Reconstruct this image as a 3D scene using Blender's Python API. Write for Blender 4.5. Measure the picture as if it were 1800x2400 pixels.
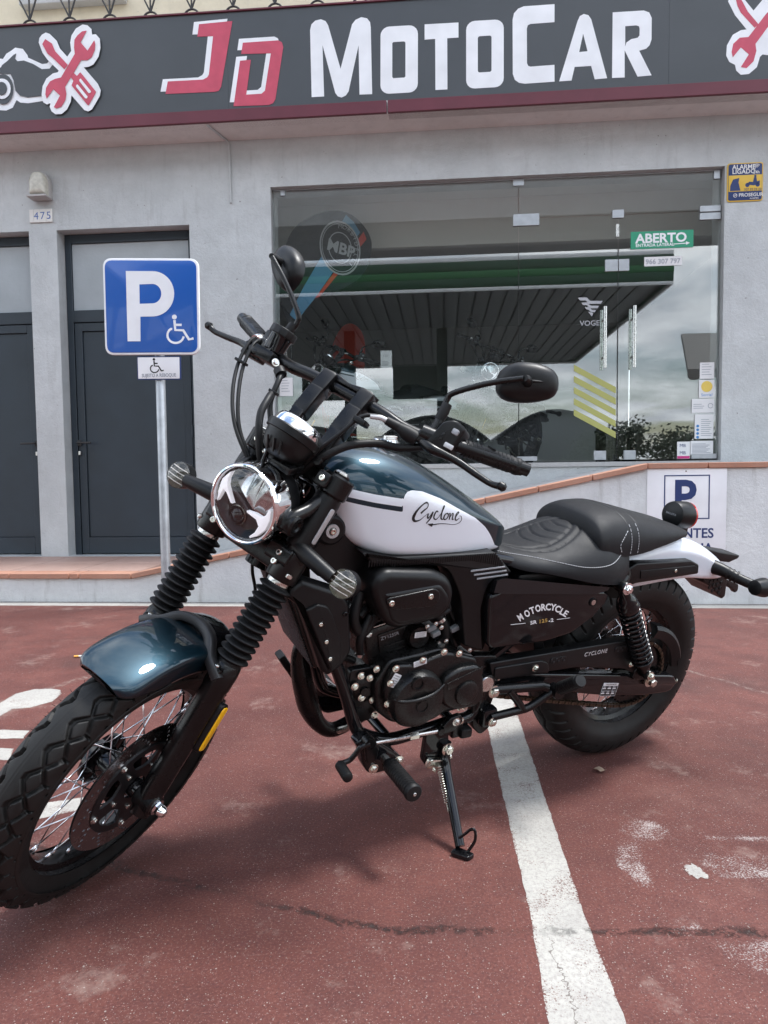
import bpy, bmesh, math, random
from mathutils import Vector, Matrix
from mathutils.bvhtree import BVHTree
R=math.radians; PI=math.pi
random.seed(7)
S=bpy.context.scene
for o in list(bpy.data.objects): bpy.data.objects.remove(o)
COL=S.collection
# ------------------------------------------------------------------ camera
cam=bpy.data.cameras.new('camera'); camo=bpy.data.objects.new('camera',cam); COL.objects.link(camo)
cam.sensor_fit='AUTO'; cam.sensor_width=36.0; cam.lens=1642.9/2400*36.0; cam.clip_start=.02; cam.clip_end=600
RC=(Matrix.Rotation(R(-3.193),3,'X')@Matrix.Rotation(R(.6854),3,'Y'))
BC=Matrix(((1,0,0),(0,0,-1),(0,1,0)))
camo.matrix_world=Matrix.Translation((0,0,.8795))@(RC@BC).to_4x4()
S.camera=camo
S.render.resolution_x=768; S.render.resolution_y=1024
# ------------------------------------------------------------------ world: sky with broken cloud
SUN_EL=R(66); SUN_AZ=R(82)          # azimuth measured from +Y towards +X
w=bpy.data.worlds.new('World'); S.world=w; w.use_nodes=True
nt=w.node_tree; nt.nodes.clear(); N=nt.nodes.new; L=nt.links.new
wo=N('ShaderNodeOutputWorld'); bg=N('ShaderNodeBackground'); bg.inputs['Strength'].default_value=.125
sky=N('ShaderNodeTexSky'); sky.sky_type='NISHITA'; sky.sun_disc=False; sky.sun_elevation=SUN_EL; sky.sun_rotation=SUN_AZ
sky.air_density=1.3; sky.dust_density=1.2
tc=N('ShaderNodeTexCoord'); sp=N('ShaderNodeSeparateXYZ'); L(tc.outputs['Generated'],sp.inputs[0])
mz=N('ShaderNodeMath'); mz.operation='MAXIMUM'; L(sp.outputs['Z'],mz.inputs[0]); mz.inputs[1].default_value=0.0
az=N('ShaderNodeMath'); az.operation='ADD'; L(mz.outputs[0],az.inputs[0]); az.inputs[1].default_value=.16
dv=N('ShaderNodeVectorMath'); dv.operation='DIVIDE'; L(tc.outputs['Generated'],dv.inputs[0])
cz=N('ShaderNodeCombineXYZ'); [L(az.outputs[0],cz.inputs[i]) for i in range(3)]; L(cz.outputs[0],dv.inputs[1])
nz=N('ShaderNodeTexNoise'); nz.inputs['Scale'].default_value=1.35; nz.inputs['Detail'].default_value=9; nz.inputs['Roughness'].default_value=.58; nz.inputs['Distortion'].default_value=.25
L(dv.outputs[0],nz.inputs['Vector'])
rp=N('ShaderNodeValToRGB'); rp.color_ramp.elements[0].position=.40; rp.color_ramp.elements[1].position=.58; L(nz.outputs['Fac'],rp.inputs['Fac'])
nz2=N('ShaderNodeTexNoise'); nz2.inputs['Scale'].default_value=2.6; nz2.inputs['Detail'].default_value=6; L(dv.outputs[0],nz2.inputs['Vector'])
rp2=N('ShaderNodeValToRGB'); rp2.color_ramp.elements[0].color=(7.0,7.5,8.3,1); rp2.color_ramp.elements[1].color=(11.4,11.9,12.6,1)
rp2.color_ramp.elements[0].position=.36; rp2.color_ramp.elements[1].position=.62; L(nz2.outputs['Fac'],rp2.inputs['Fac'])
mx=N('ShaderNodeMix'); mx.data_type='RGBA'; L(rp.outputs['Color'],mx.inputs['Factor']); L(sky.outputs[0],mx.inputs['A']); L(rp2.outputs['Color'],mx.inputs['B'])
L(mx.outputs['Result'],bg.inputs['Color']); L(bg.outputs[0],wo.inputs[0])
# ------------------------------------------------------------------ sun behind thin cloud
sl=bpy.data.lights.new('sun','SUN'); sl.energy=2.1; sl.angle=R(12); sl.color=(1,.99,.97)
so=bpy.data.objects.new('sun',sl); COL.objects.link(so)
sd=Vector((math.sin(SUN_AZ)*math.cos(SUN_EL),math.cos(SUN_AZ)*math.cos(SUN_EL),math.sin(SUN_EL)))
so.rotation_euler=sd.to_track_quat('Z','Y').to_euler(); so.location=sd*30
S.view_settings.view_transform='Standard'; S.view_settings.look='None'; S.view_settings.exposure=1.15; S.view_settings.gamma=1
S.view_settings.use_curve_mapping=False
S.render.engine='CYCLES'
try:
    S.cycles.max_bounces=10; S.cycles.transparent_max_bounces=16; S.cycles.glossy_bounces=5; S.cycles.transmission_bounces=6
    S.cycles.caustics_reflective=False; S.cycles.caustics_refractive=False; S.cycles.sample_clamp_indirect=6
except Exception: pass
# ------------------------------------------------------------------ materials
MT={}
def mat(name,col=(.5,.5,.5),rough=.5,metal=0,coat=0,coat_r=.05,spec=.5,noise=0,nscale=40,bump=0,bscale=200,trans=0,ior=1.45,emit=None,alpha=1,rvar=0,sheen=0):
    if name in MT: return MT[name]
    m=bpy.data.materials.new(name); m.use_nodes=True; t=m.node_tree; b=t.nodes['Principled BSDF']
    b.inputs['Base Color'].default_value=(*col,1); b.inputs['Roughness'].default_value=rough; b.inputs['Metallic'].default_value=metal
    b.inputs['Coat Weight'].default_value=coat; b.inputs['Coat Roughness'].default_value=coat_r; b.inputs['Specular IOR Level'].default_value=spec
    b.inputs['Transmission Weight'].default_value=trans; b.inputs['IOR'].default_value=ior; b.inputs['Sheen Weight'].default_value=sheen
    if emit: b.inputs['Emission Color'].default_value=(*emit[0],1); b.inputs['Emission Strength'].default_value=emit[1]
    tc=t.nodes.new('ShaderNodeTexCoord')
    if noise or rvar:
        n=t.nodes.new('ShaderNodeTexNoise'); n.inputs['Scale'].default_value=nscale; n.inputs['Detail'].default_value=6; t.links.new(tc.outputs['Object'],n.inputs['Vector'])
        if noise:
            r=t.nodes.new('ShaderNodeMapRange'); r.inputs['From Min'].default_value=.3; r.inputs['From Max'].default_value=.7; r.inputs['To Min'].default_value=1-noise; r.inputs['To Max'].default_value=1+noise
            t.links.new(n.outputs['Fac'],r.inputs['Value'])
            v=t.nodes.new('ShaderNodeVectorMath'); v.operation='SCALE'; v.inputs[0].default_value=col; t.links.new(r.outputs[0],v.inputs['Scale']); t.links.new(v.outputs[0],b.inputs['Base Color'])
        if rvar:
            r2=t.nodes.new('ShaderNodeMapRange'); r2.inputs['From Min'].default_value=.3; r2.inputs['From Max'].default_value=.7; r2.inputs['To Min'].default_value=max(0,rough-rvar); r2.inputs['To Max'].default_value=rough+rvar
            t.links.new(n.outputs['Fac'],r2.inputs['Value']); t.links.new(r2.outputs[0],b.inputs['Roughness'])
    if bump:
        n2=t.nodes.new('ShaderNodeTexNoise'); n2.inputs['Scale'].default_value=bscale; n2.inputs['Detail'].default_value=4; t.links.new(tc.outputs['Object'],n2.inputs['Vector'])
        bp=t.nodes.new('ShaderNodeBump'); bp.inputs['Strength'].default_value=bump; bp.inputs['Distance'].default_value=.002; t.links.new(n2.outputs['Fac'],bp.inputs['Height']); t.links.new(bp.outputs[0],b.inputs['Normal'])
    MT[name]=m; return m
mat('black_plastic',(.0048,.0050,.0056),.38,spec=.36,bump=.12,bscale=900,rvar=.05)
mat('black_satin',(.0042,.0042,.0046),.28,spec=.42,noise=.1,rvar=.06,nscale=25)
mat('black_gloss',(.006,.006,.007),.07,rvar=.02,nscale=8)
mat('black_rubber',(.0055,.0055,.006),.5,spec=.36,bump=.1,bscale=500,rvar=.06)
mat('tyre_rubber',(.0085,.0083,.0081),.54,spec=.38,noise=.25,nscale=30,rvar=.08,bump=.15,bscale=700)
mat('seat_vinyl',(.0080,.0085,.0102),.54,spec=.32,bump=.22,bscale=1400,rvar=.04)
mat('thread',(.5,.51,.53),.7)
mat('chrome',(.86,.86,.87),.035,metal=1,rvar=.02,nscale=15)
mat('steel',(.62,.61,.58),.26,metal=1,noise=.12,nscale=60,rvar=.08)
mat('zinc',(.70,.69,.62),.24,metal=1,rvar=.08)
mat('spoke_steel',(.78,.78,.80),.18,metal=1)
mat('engine_black',(.0060,.0058,.0059),.27,spec=.45,bump=.2,bscale=1100,rvar=.07)
mat('chain_metal',(.10,.075,.055),.4,metal=.8)
mat('carrier_black',(.008,.008,.009),.4)
mat('brace_grey',(.02,.02,.021),.42,rvar=.05)
mat('disc_steel',(.42,.41,.41),.24,metal=1,rvar=.05,nscale=80)
mat('amber',(.95,.50,.01),.15,coat=.4)
mat('red_lens',(.45,.012,.012),.1,coat=.8)
mat('white_print',(.78,.78,.79),.5)
mat('silver_print',(.50,.50,.51),.4,metal=.3)
mat('gold_print',(.42,.27,.08),.4)
mat('label_white',(.72,.73,.75),.4)
mat('label_grey',(.30,.31,.33),.5)
mat('black_print',(.012,.012,.014),.45)
mat('led_white',(.92,.92,.95),.3)
mat('led_lit',(.92,.92,.95),.3,emit=((.93,.93,1.0),.15))
mat('reflector_pale',(.13,.125,.11),.22,metal=.75,noise=.3,nscale=220)
mat('hose_clip',(.55,.55,.54),.25,metal=1)
mat('connector_grey',(.16,.17,.18),.5)
mat('smoke',(.03,.03,.035),.15)
mat('lamp_bowl',(.45,.46,.47),.14,metal=1)
def lens_mat(name,f0=.05,tint=(1,1,1)):
    m=bpy.data.materials.new(name); m.use_nodes=True; t=m.node_tree; t.nodes.clear()
    o=t.nodes.new('ShaderNodeOutputMaterial'); mx=t.nodes.new('ShaderNodeMixShader'); tr=t.nodes.new('ShaderNodeBsdfTransparent'); gl=t.nodes.new('ShaderNodeBsdfGlossy'); lw=t.nodes.new('ShaderNodeLayerWeight'); lw.inputs[0].default_value=.5
    tr.inputs[0].default_value=(*tint,1); gl.inputs['Roughness'].default_value=.0; gl.inputs['Color'].default_value=(1,1,1,1)
    pw=t.nodes.new('ShaderNodeMath'); pw.operation='POWER'; pw.inputs[1].default_value=5; t.links.new(lw.outputs['Facing'],pw.inputs[0])
    mm=t.nodes.new('ShaderNodeMath'); mm.operation='MULTIPLY_ADD'; mm.use_clamp=True; mm.inputs[1].default_value=1-f0; mm.inputs[2].default_value=f0
    t.links.new(pw.outputs[0],mm.inputs[0]); t.links.new(mm.outputs[0],mx.inputs[0]); t.links.new(tr.outputs[0],mx.inputs[1]); t.links.new(gl.outputs[0],mx.inputs[2]); t.links.new(mx.outputs[0],o.inputs[0])
    MT[name]=m; return m
lens_mat('clear_lens',.06)
lens_mat('shop_glass',.11,(.93,.96,.95))
lens_mat('smoke_lens',.06,(.8,.78,.74))
# metallic teal/white tank paint: the two-tone layout is a point attribute (signed distance to the white area)
def paint_mat(name,two):
    m=bpy.data.materials.new(name); m.use_nodes=True; t=m.node_tree; b=t.nodes['Principled BSDF']
    fl=t.nodes.new('ShaderNodeTexVoronoi'); fl.inputs['Scale'].default_value=2600; tc=t.nodes.new('ShaderNodeTexCoord'); t.links.new(tc.outputs['Object'],fl.inputs['Vector'])
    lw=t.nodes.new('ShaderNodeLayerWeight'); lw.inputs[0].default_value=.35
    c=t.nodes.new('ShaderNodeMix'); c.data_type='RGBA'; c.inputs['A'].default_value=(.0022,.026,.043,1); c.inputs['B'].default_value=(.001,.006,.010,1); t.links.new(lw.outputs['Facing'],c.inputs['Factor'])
    b.inputs['Roughness'].default_value=.40; b.inputs['Metallic'].default_value=.7; b.inputs['Coat Weight'].default_value=1; b.inputs['Coat Roughness'].default_value=.015; b.inputs['Coat IOR'].default_value=1.45
    if two:
        at=t.nodes.new('ShaderNodeAttribute'); at.attribute_name='white_sd'; g=t.nodes.new('ShaderNodeMath'); g.operation='GREATER_THAN'; g.inputs[1].default_value=0
        t.links.new(at.outputs['Fac'],g.inputs[0]); m2=t.nodes.new('ShaderNodeMix'); m2.data_type='RGBA'; m2.inputs['B'].default_value=(.76,.81,.88,1)
        t.links.new(g.outputs[0],m2.inputs['Factor']); t.links.new(c.outputs['Result'],m2.inputs['A']); t.links.new(m2.outputs['Result'],b.inputs['Base Color'])
        mr=t.nodes.new('ShaderNodeMath'); mr.operation='MULTIPLY_ADD'; mr.inputs[1].default_value=-.7; mr.inputs[2].default_value=.7; t.links.new(g.outputs[0],mr.inputs[0]); t.links.new(mr.outputs[0],b.inputs['Metallic'])
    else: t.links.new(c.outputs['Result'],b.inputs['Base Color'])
    MT[name]=m
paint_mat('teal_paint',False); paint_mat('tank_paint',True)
mat('white_paint',(.76,.81,.88),.25,coat=1,coat_r=.02)
# ------------------------------------------------------------------ mesh helpers
class MB:
    def __init__(s): s.v=[]; s.f=[]
    def add(s,v,f,T=None):
        n=len(s.v)
        if T is not None: v=[T@Vector(p) for p in v]
        s.v+= [tuple(p) for p in v]; s.f+=[tuple(i+n for i in q) for q in f]; return s
def ring_frames(P):
    P=[Vector(p) for p in P]; n=len(P); T=[]
    for i in range(n):
        a=P[max(i-1,0)]; b=P[min(i+1,n-1)]; T.append((b-a).normalized())
    up=Vector((0,0,1)) if abs(T[0].z)<.9 else Vector((1,0,0))
    x=T[0].cross(up).normalized(); F=[]
    for i in range(n):
        x=(x-T[i]*x.dot(T[i])).normalized(); F.append((P[i],x,T[i].cross(x)))
    return F
def catmull(P,k=8,closed=False):
    P=[Vector(p) for p in P]; n=len(P); out=[]
    if n<3 and not closed: return P
    rng=n if closed else n-1
    for i in range(rng):
        if closed: p0,p1,p2,p3=P[(i-1)%n],P[i],P[(i+1)%n],P[(i+2)%n]
        else: p0,p1,p2,p3=P[max(i-1,0)],P[i],P[i+1],P[min(i+2,n-1)]
        for j in range(k):
            t=j/k; t2=t*t; t3=t2*t
            out.append(.5*((2*p1)+(-p0+p2)*t+(2*p0-5*p1+4*p2-p3)*t2+(-p0+3*p1-3*p2+p3)*t3))
    if not closed: out.append(P[-1])
    return out
def tube(P,r=.01,n=12,caps=True,k=0,closed=False):
    if k:
        rr=r if hasattr(r,'__len__') else None
        if rr is not None:
            Q=catmull([(x,0,0) for x in rr],k); r=[q.x for q in Q]
        P=catmull(P,k)
    F=ring_frames(P); v=[];f=[]
    for i,(p,x,y) in enumerate(F):
        q=r[i] if hasattr(r,'__len__') else r
        for j in range(n):
            a=2*PI*j/n; v.append(p+x*(q*math.cos(a))+y*(q*math.sin(a)))
    m=len(F)
    for i in range(m-1):
        for j in range(n):
            a=i*n+j; b=i*n+(j+1)%n; f.append((a,b,b+n,a+n))
    if closed:
        for j in range(n): f.append(((m-1)*n+j,(m-1)*n+(j+1)%n,(j+1)%n,j))
    elif caps:
        f.append(tuple(range(n-1,-1,-1))); f.append(tuple((m-1)*n+j for j in range(n)))
    return v,f
def lathe(prof,o=(0,0,0),ax=(0,1,0),n=32,caps=True,ang=2*PI,ref=None):
    """prof: (t along axis, radius)"""
    o=Vector(o); ax=Vector(ax).normalized()
    up=Vector(ref) if ref else (Vector((0,0,1)) if abs(ax.z)<.9 else Vector((1,0,0)))
    x=(up-ax*up.dot(ax)).normalized(); y=ax.cross(x); v=[];f=[]
    for t,r in prof:
        for j in range(n):
            a=2*PI*j/n; v.append(o+ax*t+x*(r*math.cos(a))+y*(r*math.sin(a)))
    m=len(prof)
    for i in range(m-1):
        for j in range(n):
            a=i*n+j; b=i*n+(j+1)%n; f.append((a,b,b+n,a+n))
    if caps:
        if prof[0][1]>1e-6: f.append(tuple(range(n-1,-1,-1)))
        if prof[-1][1]>1e-6: f.append(tuple((m-1)*n+j for j in range(n)))
    return v,f
def loft(rings,cap=True,close=True):
    v=[];f=[]; n=len(rings[0])
    for r in rings: v+=[Vector(p) for p in r]
    for i in range(len(rings)-1):
        for j in range(n if close else n-1):
            a=i*n+j; b=i*n+(j+1)%n; f.append((a,b,b+n,a+n))
    if cap: f.append(tuple(range(n-1,-1,-1))); f.append(tuple((len(rings)-1)*n+j for j in range(n)))
    return v,f
def area2(p): return sum(p[i][0]*p[(i+1)%len(p)][1]-p[(i+1)%len(p)][0]*p[i][1] for i in range(len(p)))/2
def inset(p,d):
    if area2(p)<0: d=-d
    n=len(p); out=[]
    for i in range(n):
        a,b,c=Vector(p[i-1][:2]),Vector(p[i][:2]),Vector(p[(i+1)%n][:2])
        e1=(b-a); e2=(c-b)
        if e1.length<1e-9 or e2.length<1e-9: out.append((b.x,b.y)); continue
        e1.normalize(); e2.normalize(); n1=Vector((-e1.y,e1.x)); n2=Vector((-e2.y,e2.x)); m=n1+n2
        q=m.length
        if q<.2: m=n1; k=1
        else: m/=q; k=min(1/max(m.dot(n1),.35),2)
        out.append((b.x+m.x*d*k,b.y+m.y*d*k))
    return out
def rpoly(p,r,n=5):
    out=[]; m=len(p)
    for i in range(m):
        a,b,c=Vector(p[i-1][:2]),Vector(p[i][:2]),Vector(p[(i+1)%m][:2])
        rr=p[i][2] if len(p[i])>2 else r
        la=(a-b).length; lc=(c-b).length; d=min(rr,la*.45,lc*.45)
        if d<1e-5: out.append((b.x,b.y)); continue
        p0=b+(a-b).normalized()*d; p1=b+(c-b).normalized()*d
        for k in range(n+1):
            t=k/n; q=p0*(1-t)**2+b*(2*t*(1-t))+p1*t*t; out.append((q.x,q.y))
    return out
def prism(poly,y0,y1,bev=.003,mp=None,steps=3,back=True):
    """extrude a 2D outline (x,z) from y0 to y1; the y1 side is bevelled"""
    if area2(poly)<0: poly=poly[::-1]
    mp=mp or (lambda x,y,z:(x,y,z)); sg=1 if y1>y0 else -1
    rings=[[mp(x,y0,z) for x,z in (inset(poly,bev*.5) if back else poly)]]
    if back: rings.append([mp(x,y0+sg*bev*.5,z) for x,z in poly])
    for k in range(steps+1):
        a=k/steps*PI/2; d=bev*(1-math.cos(a)); rings.append([mp(x,y1-sg*bev*(1-math.sin(a)),z) for x,z in inset(poly,d)])
    return loft(rings)
def box(c,s,bev=.002,T=None):
    x,y,z=s[0]/2,s[1]/2,s[2]/2; b=min(bev,x*.9,y*.9,z*.9)
    pl=[(-x,-z),(x,-z),(x,z),(-x,z)]
    v,f=prism(rpoly(pl,b,2),-y,y,b,steps=2)
    M=Matrix.Translation(c)
    if T is not None: M=M@T
    return [M@Vector(p) for p in v],f
def text2d(s,size=1.0,shear=0,align='LEFT',bold=0,space=1.0):
    cu=bpy.data.curves.new('tmp','FONT'); cu.body=s; cu.size=size; cu.shear=shear; cu.align_x=align; cu.offset=bold; cu.space_character=space; cu.resolution_u=3; cu.fill_mode='FRONT'
    ob=bpy.data.objects.new('tmp',cu); COL.objects.link(ob)
    dg=bpy.context.evaluated_depsgraph_get(); me=bpy.data.meshes.new_from_object(ob.evaluated_get(dg))
    v=[(p.co.x,p.co.y) for p in me.vertices]; f=[tuple(q.vertices) for q in me.polygons]
    bpy.data.objects.remove(ob); bpy.data.curves.remove(cu); bpy.data.meshes.remove(me)
    return v,f
def solid2d(v,f,mp,th):
    """flat glyph faces -> thin solid; mp(x,y,depth)"""
    n=len(v); V=[mp(x,y,th) for x,y in v]+[mp(x,y,0) for x,y in v]; F=[tuple(q) for q in f]
    ed={}
    for q in f:
        for i in range(len(q)):
            e=(q[i],q[(i+1)%len(q)]); ed[e]=1
    for (a,b) in ed:
        if (b,a) not in ed: F.append((b,a,a+n,b+n))
    return V,F
OW={}
def build(name,mb,material,parent=None,T=None,smooth=35,mats=None,fm=None):
    me=bpy.data.meshes.new(name); V=[Vector(p) for p in mb.v]
    if T is not None: V=[T@p for p in V]
    if parent is None:
        xs=[p.x for p in V]; ys=[p.y for p in V]; zs=[p.z for p in V]
        return V,me
    me.from_pydata([tuple(p) for p in V],[],mb.f); me.validate()
    if material is not None:
        for q in (material if isinstance(material,(list,tuple)) else [material]): me.materials.append(MT[q] if isinstance(q,str) else q)
    if fm: me.polygons.foreach_set('material_index',fm)
    if smooth: me.shade_smooth(); me.set_sharp_from_angle(angle=R(smooth))
    else: me.shade_flat()
    o=bpy.data.objects.new(name,me); COL.objects.link(o); o.parent=parent
    return o
def part(name,geo,material,parent,T=None,smooth=35,label=None,kind=None):
    if isinstance(geo,tuple): geo=MB().add(*geo)
    o=build(name,geo,material,parent,T,smooth)
    if label: o['label']=label
    if kind: o['kind']=kind
    return o
def tag(o,label,cat,group=None,kind=None):
    if label: o['label']=label
    if cat: o['category']=cat
    if group: o['group']=group
    if kind: o['kind']=kind
    return o
def empty(name,M,label=None,cat=None,group=None,kind=None):
    o=bpy.data.objects.new(name,None); COL.objects.link(o); o.matrix_world=M; o.empty_display_size=.1
    return tag(o,label,cat,group,kind)
def single(name,geo,material,M,label=None,cat=None,group=None,kind=None,smooth=35):
    """one top-level mesh; verts given in frame M, origin moved to its base"""
    if isinstance(geo,tuple): geo=MB().add(*geo)
    V=[Vector(p) for p in geo.v]
    c=Vector((sum(p.x for p in V)/len(V),sum(p.y for p in V)/len(V),min(p.z for p in V)))
    me=bpy.data.meshes.new(name); me.from_pydata([tuple(p-c) for p in V],[],geo.f); me.validate()
    for q in (material if isinstance(material,(list,tuple)) else [material]): me.materials.append(MT[q] if isinstance(q,str) else q)
    if smooth: me.shade_smooth(); me.set_sharp_from_angle(angle=R(smooth))
    else: me.shade_flat()
    o=bpy.data.objects.new(name,me); COL.objects.link(o); o.matrix_world=M@Matrix.Translation(c)
    return tag(o,label,cat,group,kind)
def root(name,M,at,label,cat,group=None):
    return empty(name,M@Matrix.Translation(at),label,cat,group)
def rel(at): return Matrix.Translation(-Vector(at))
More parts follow.
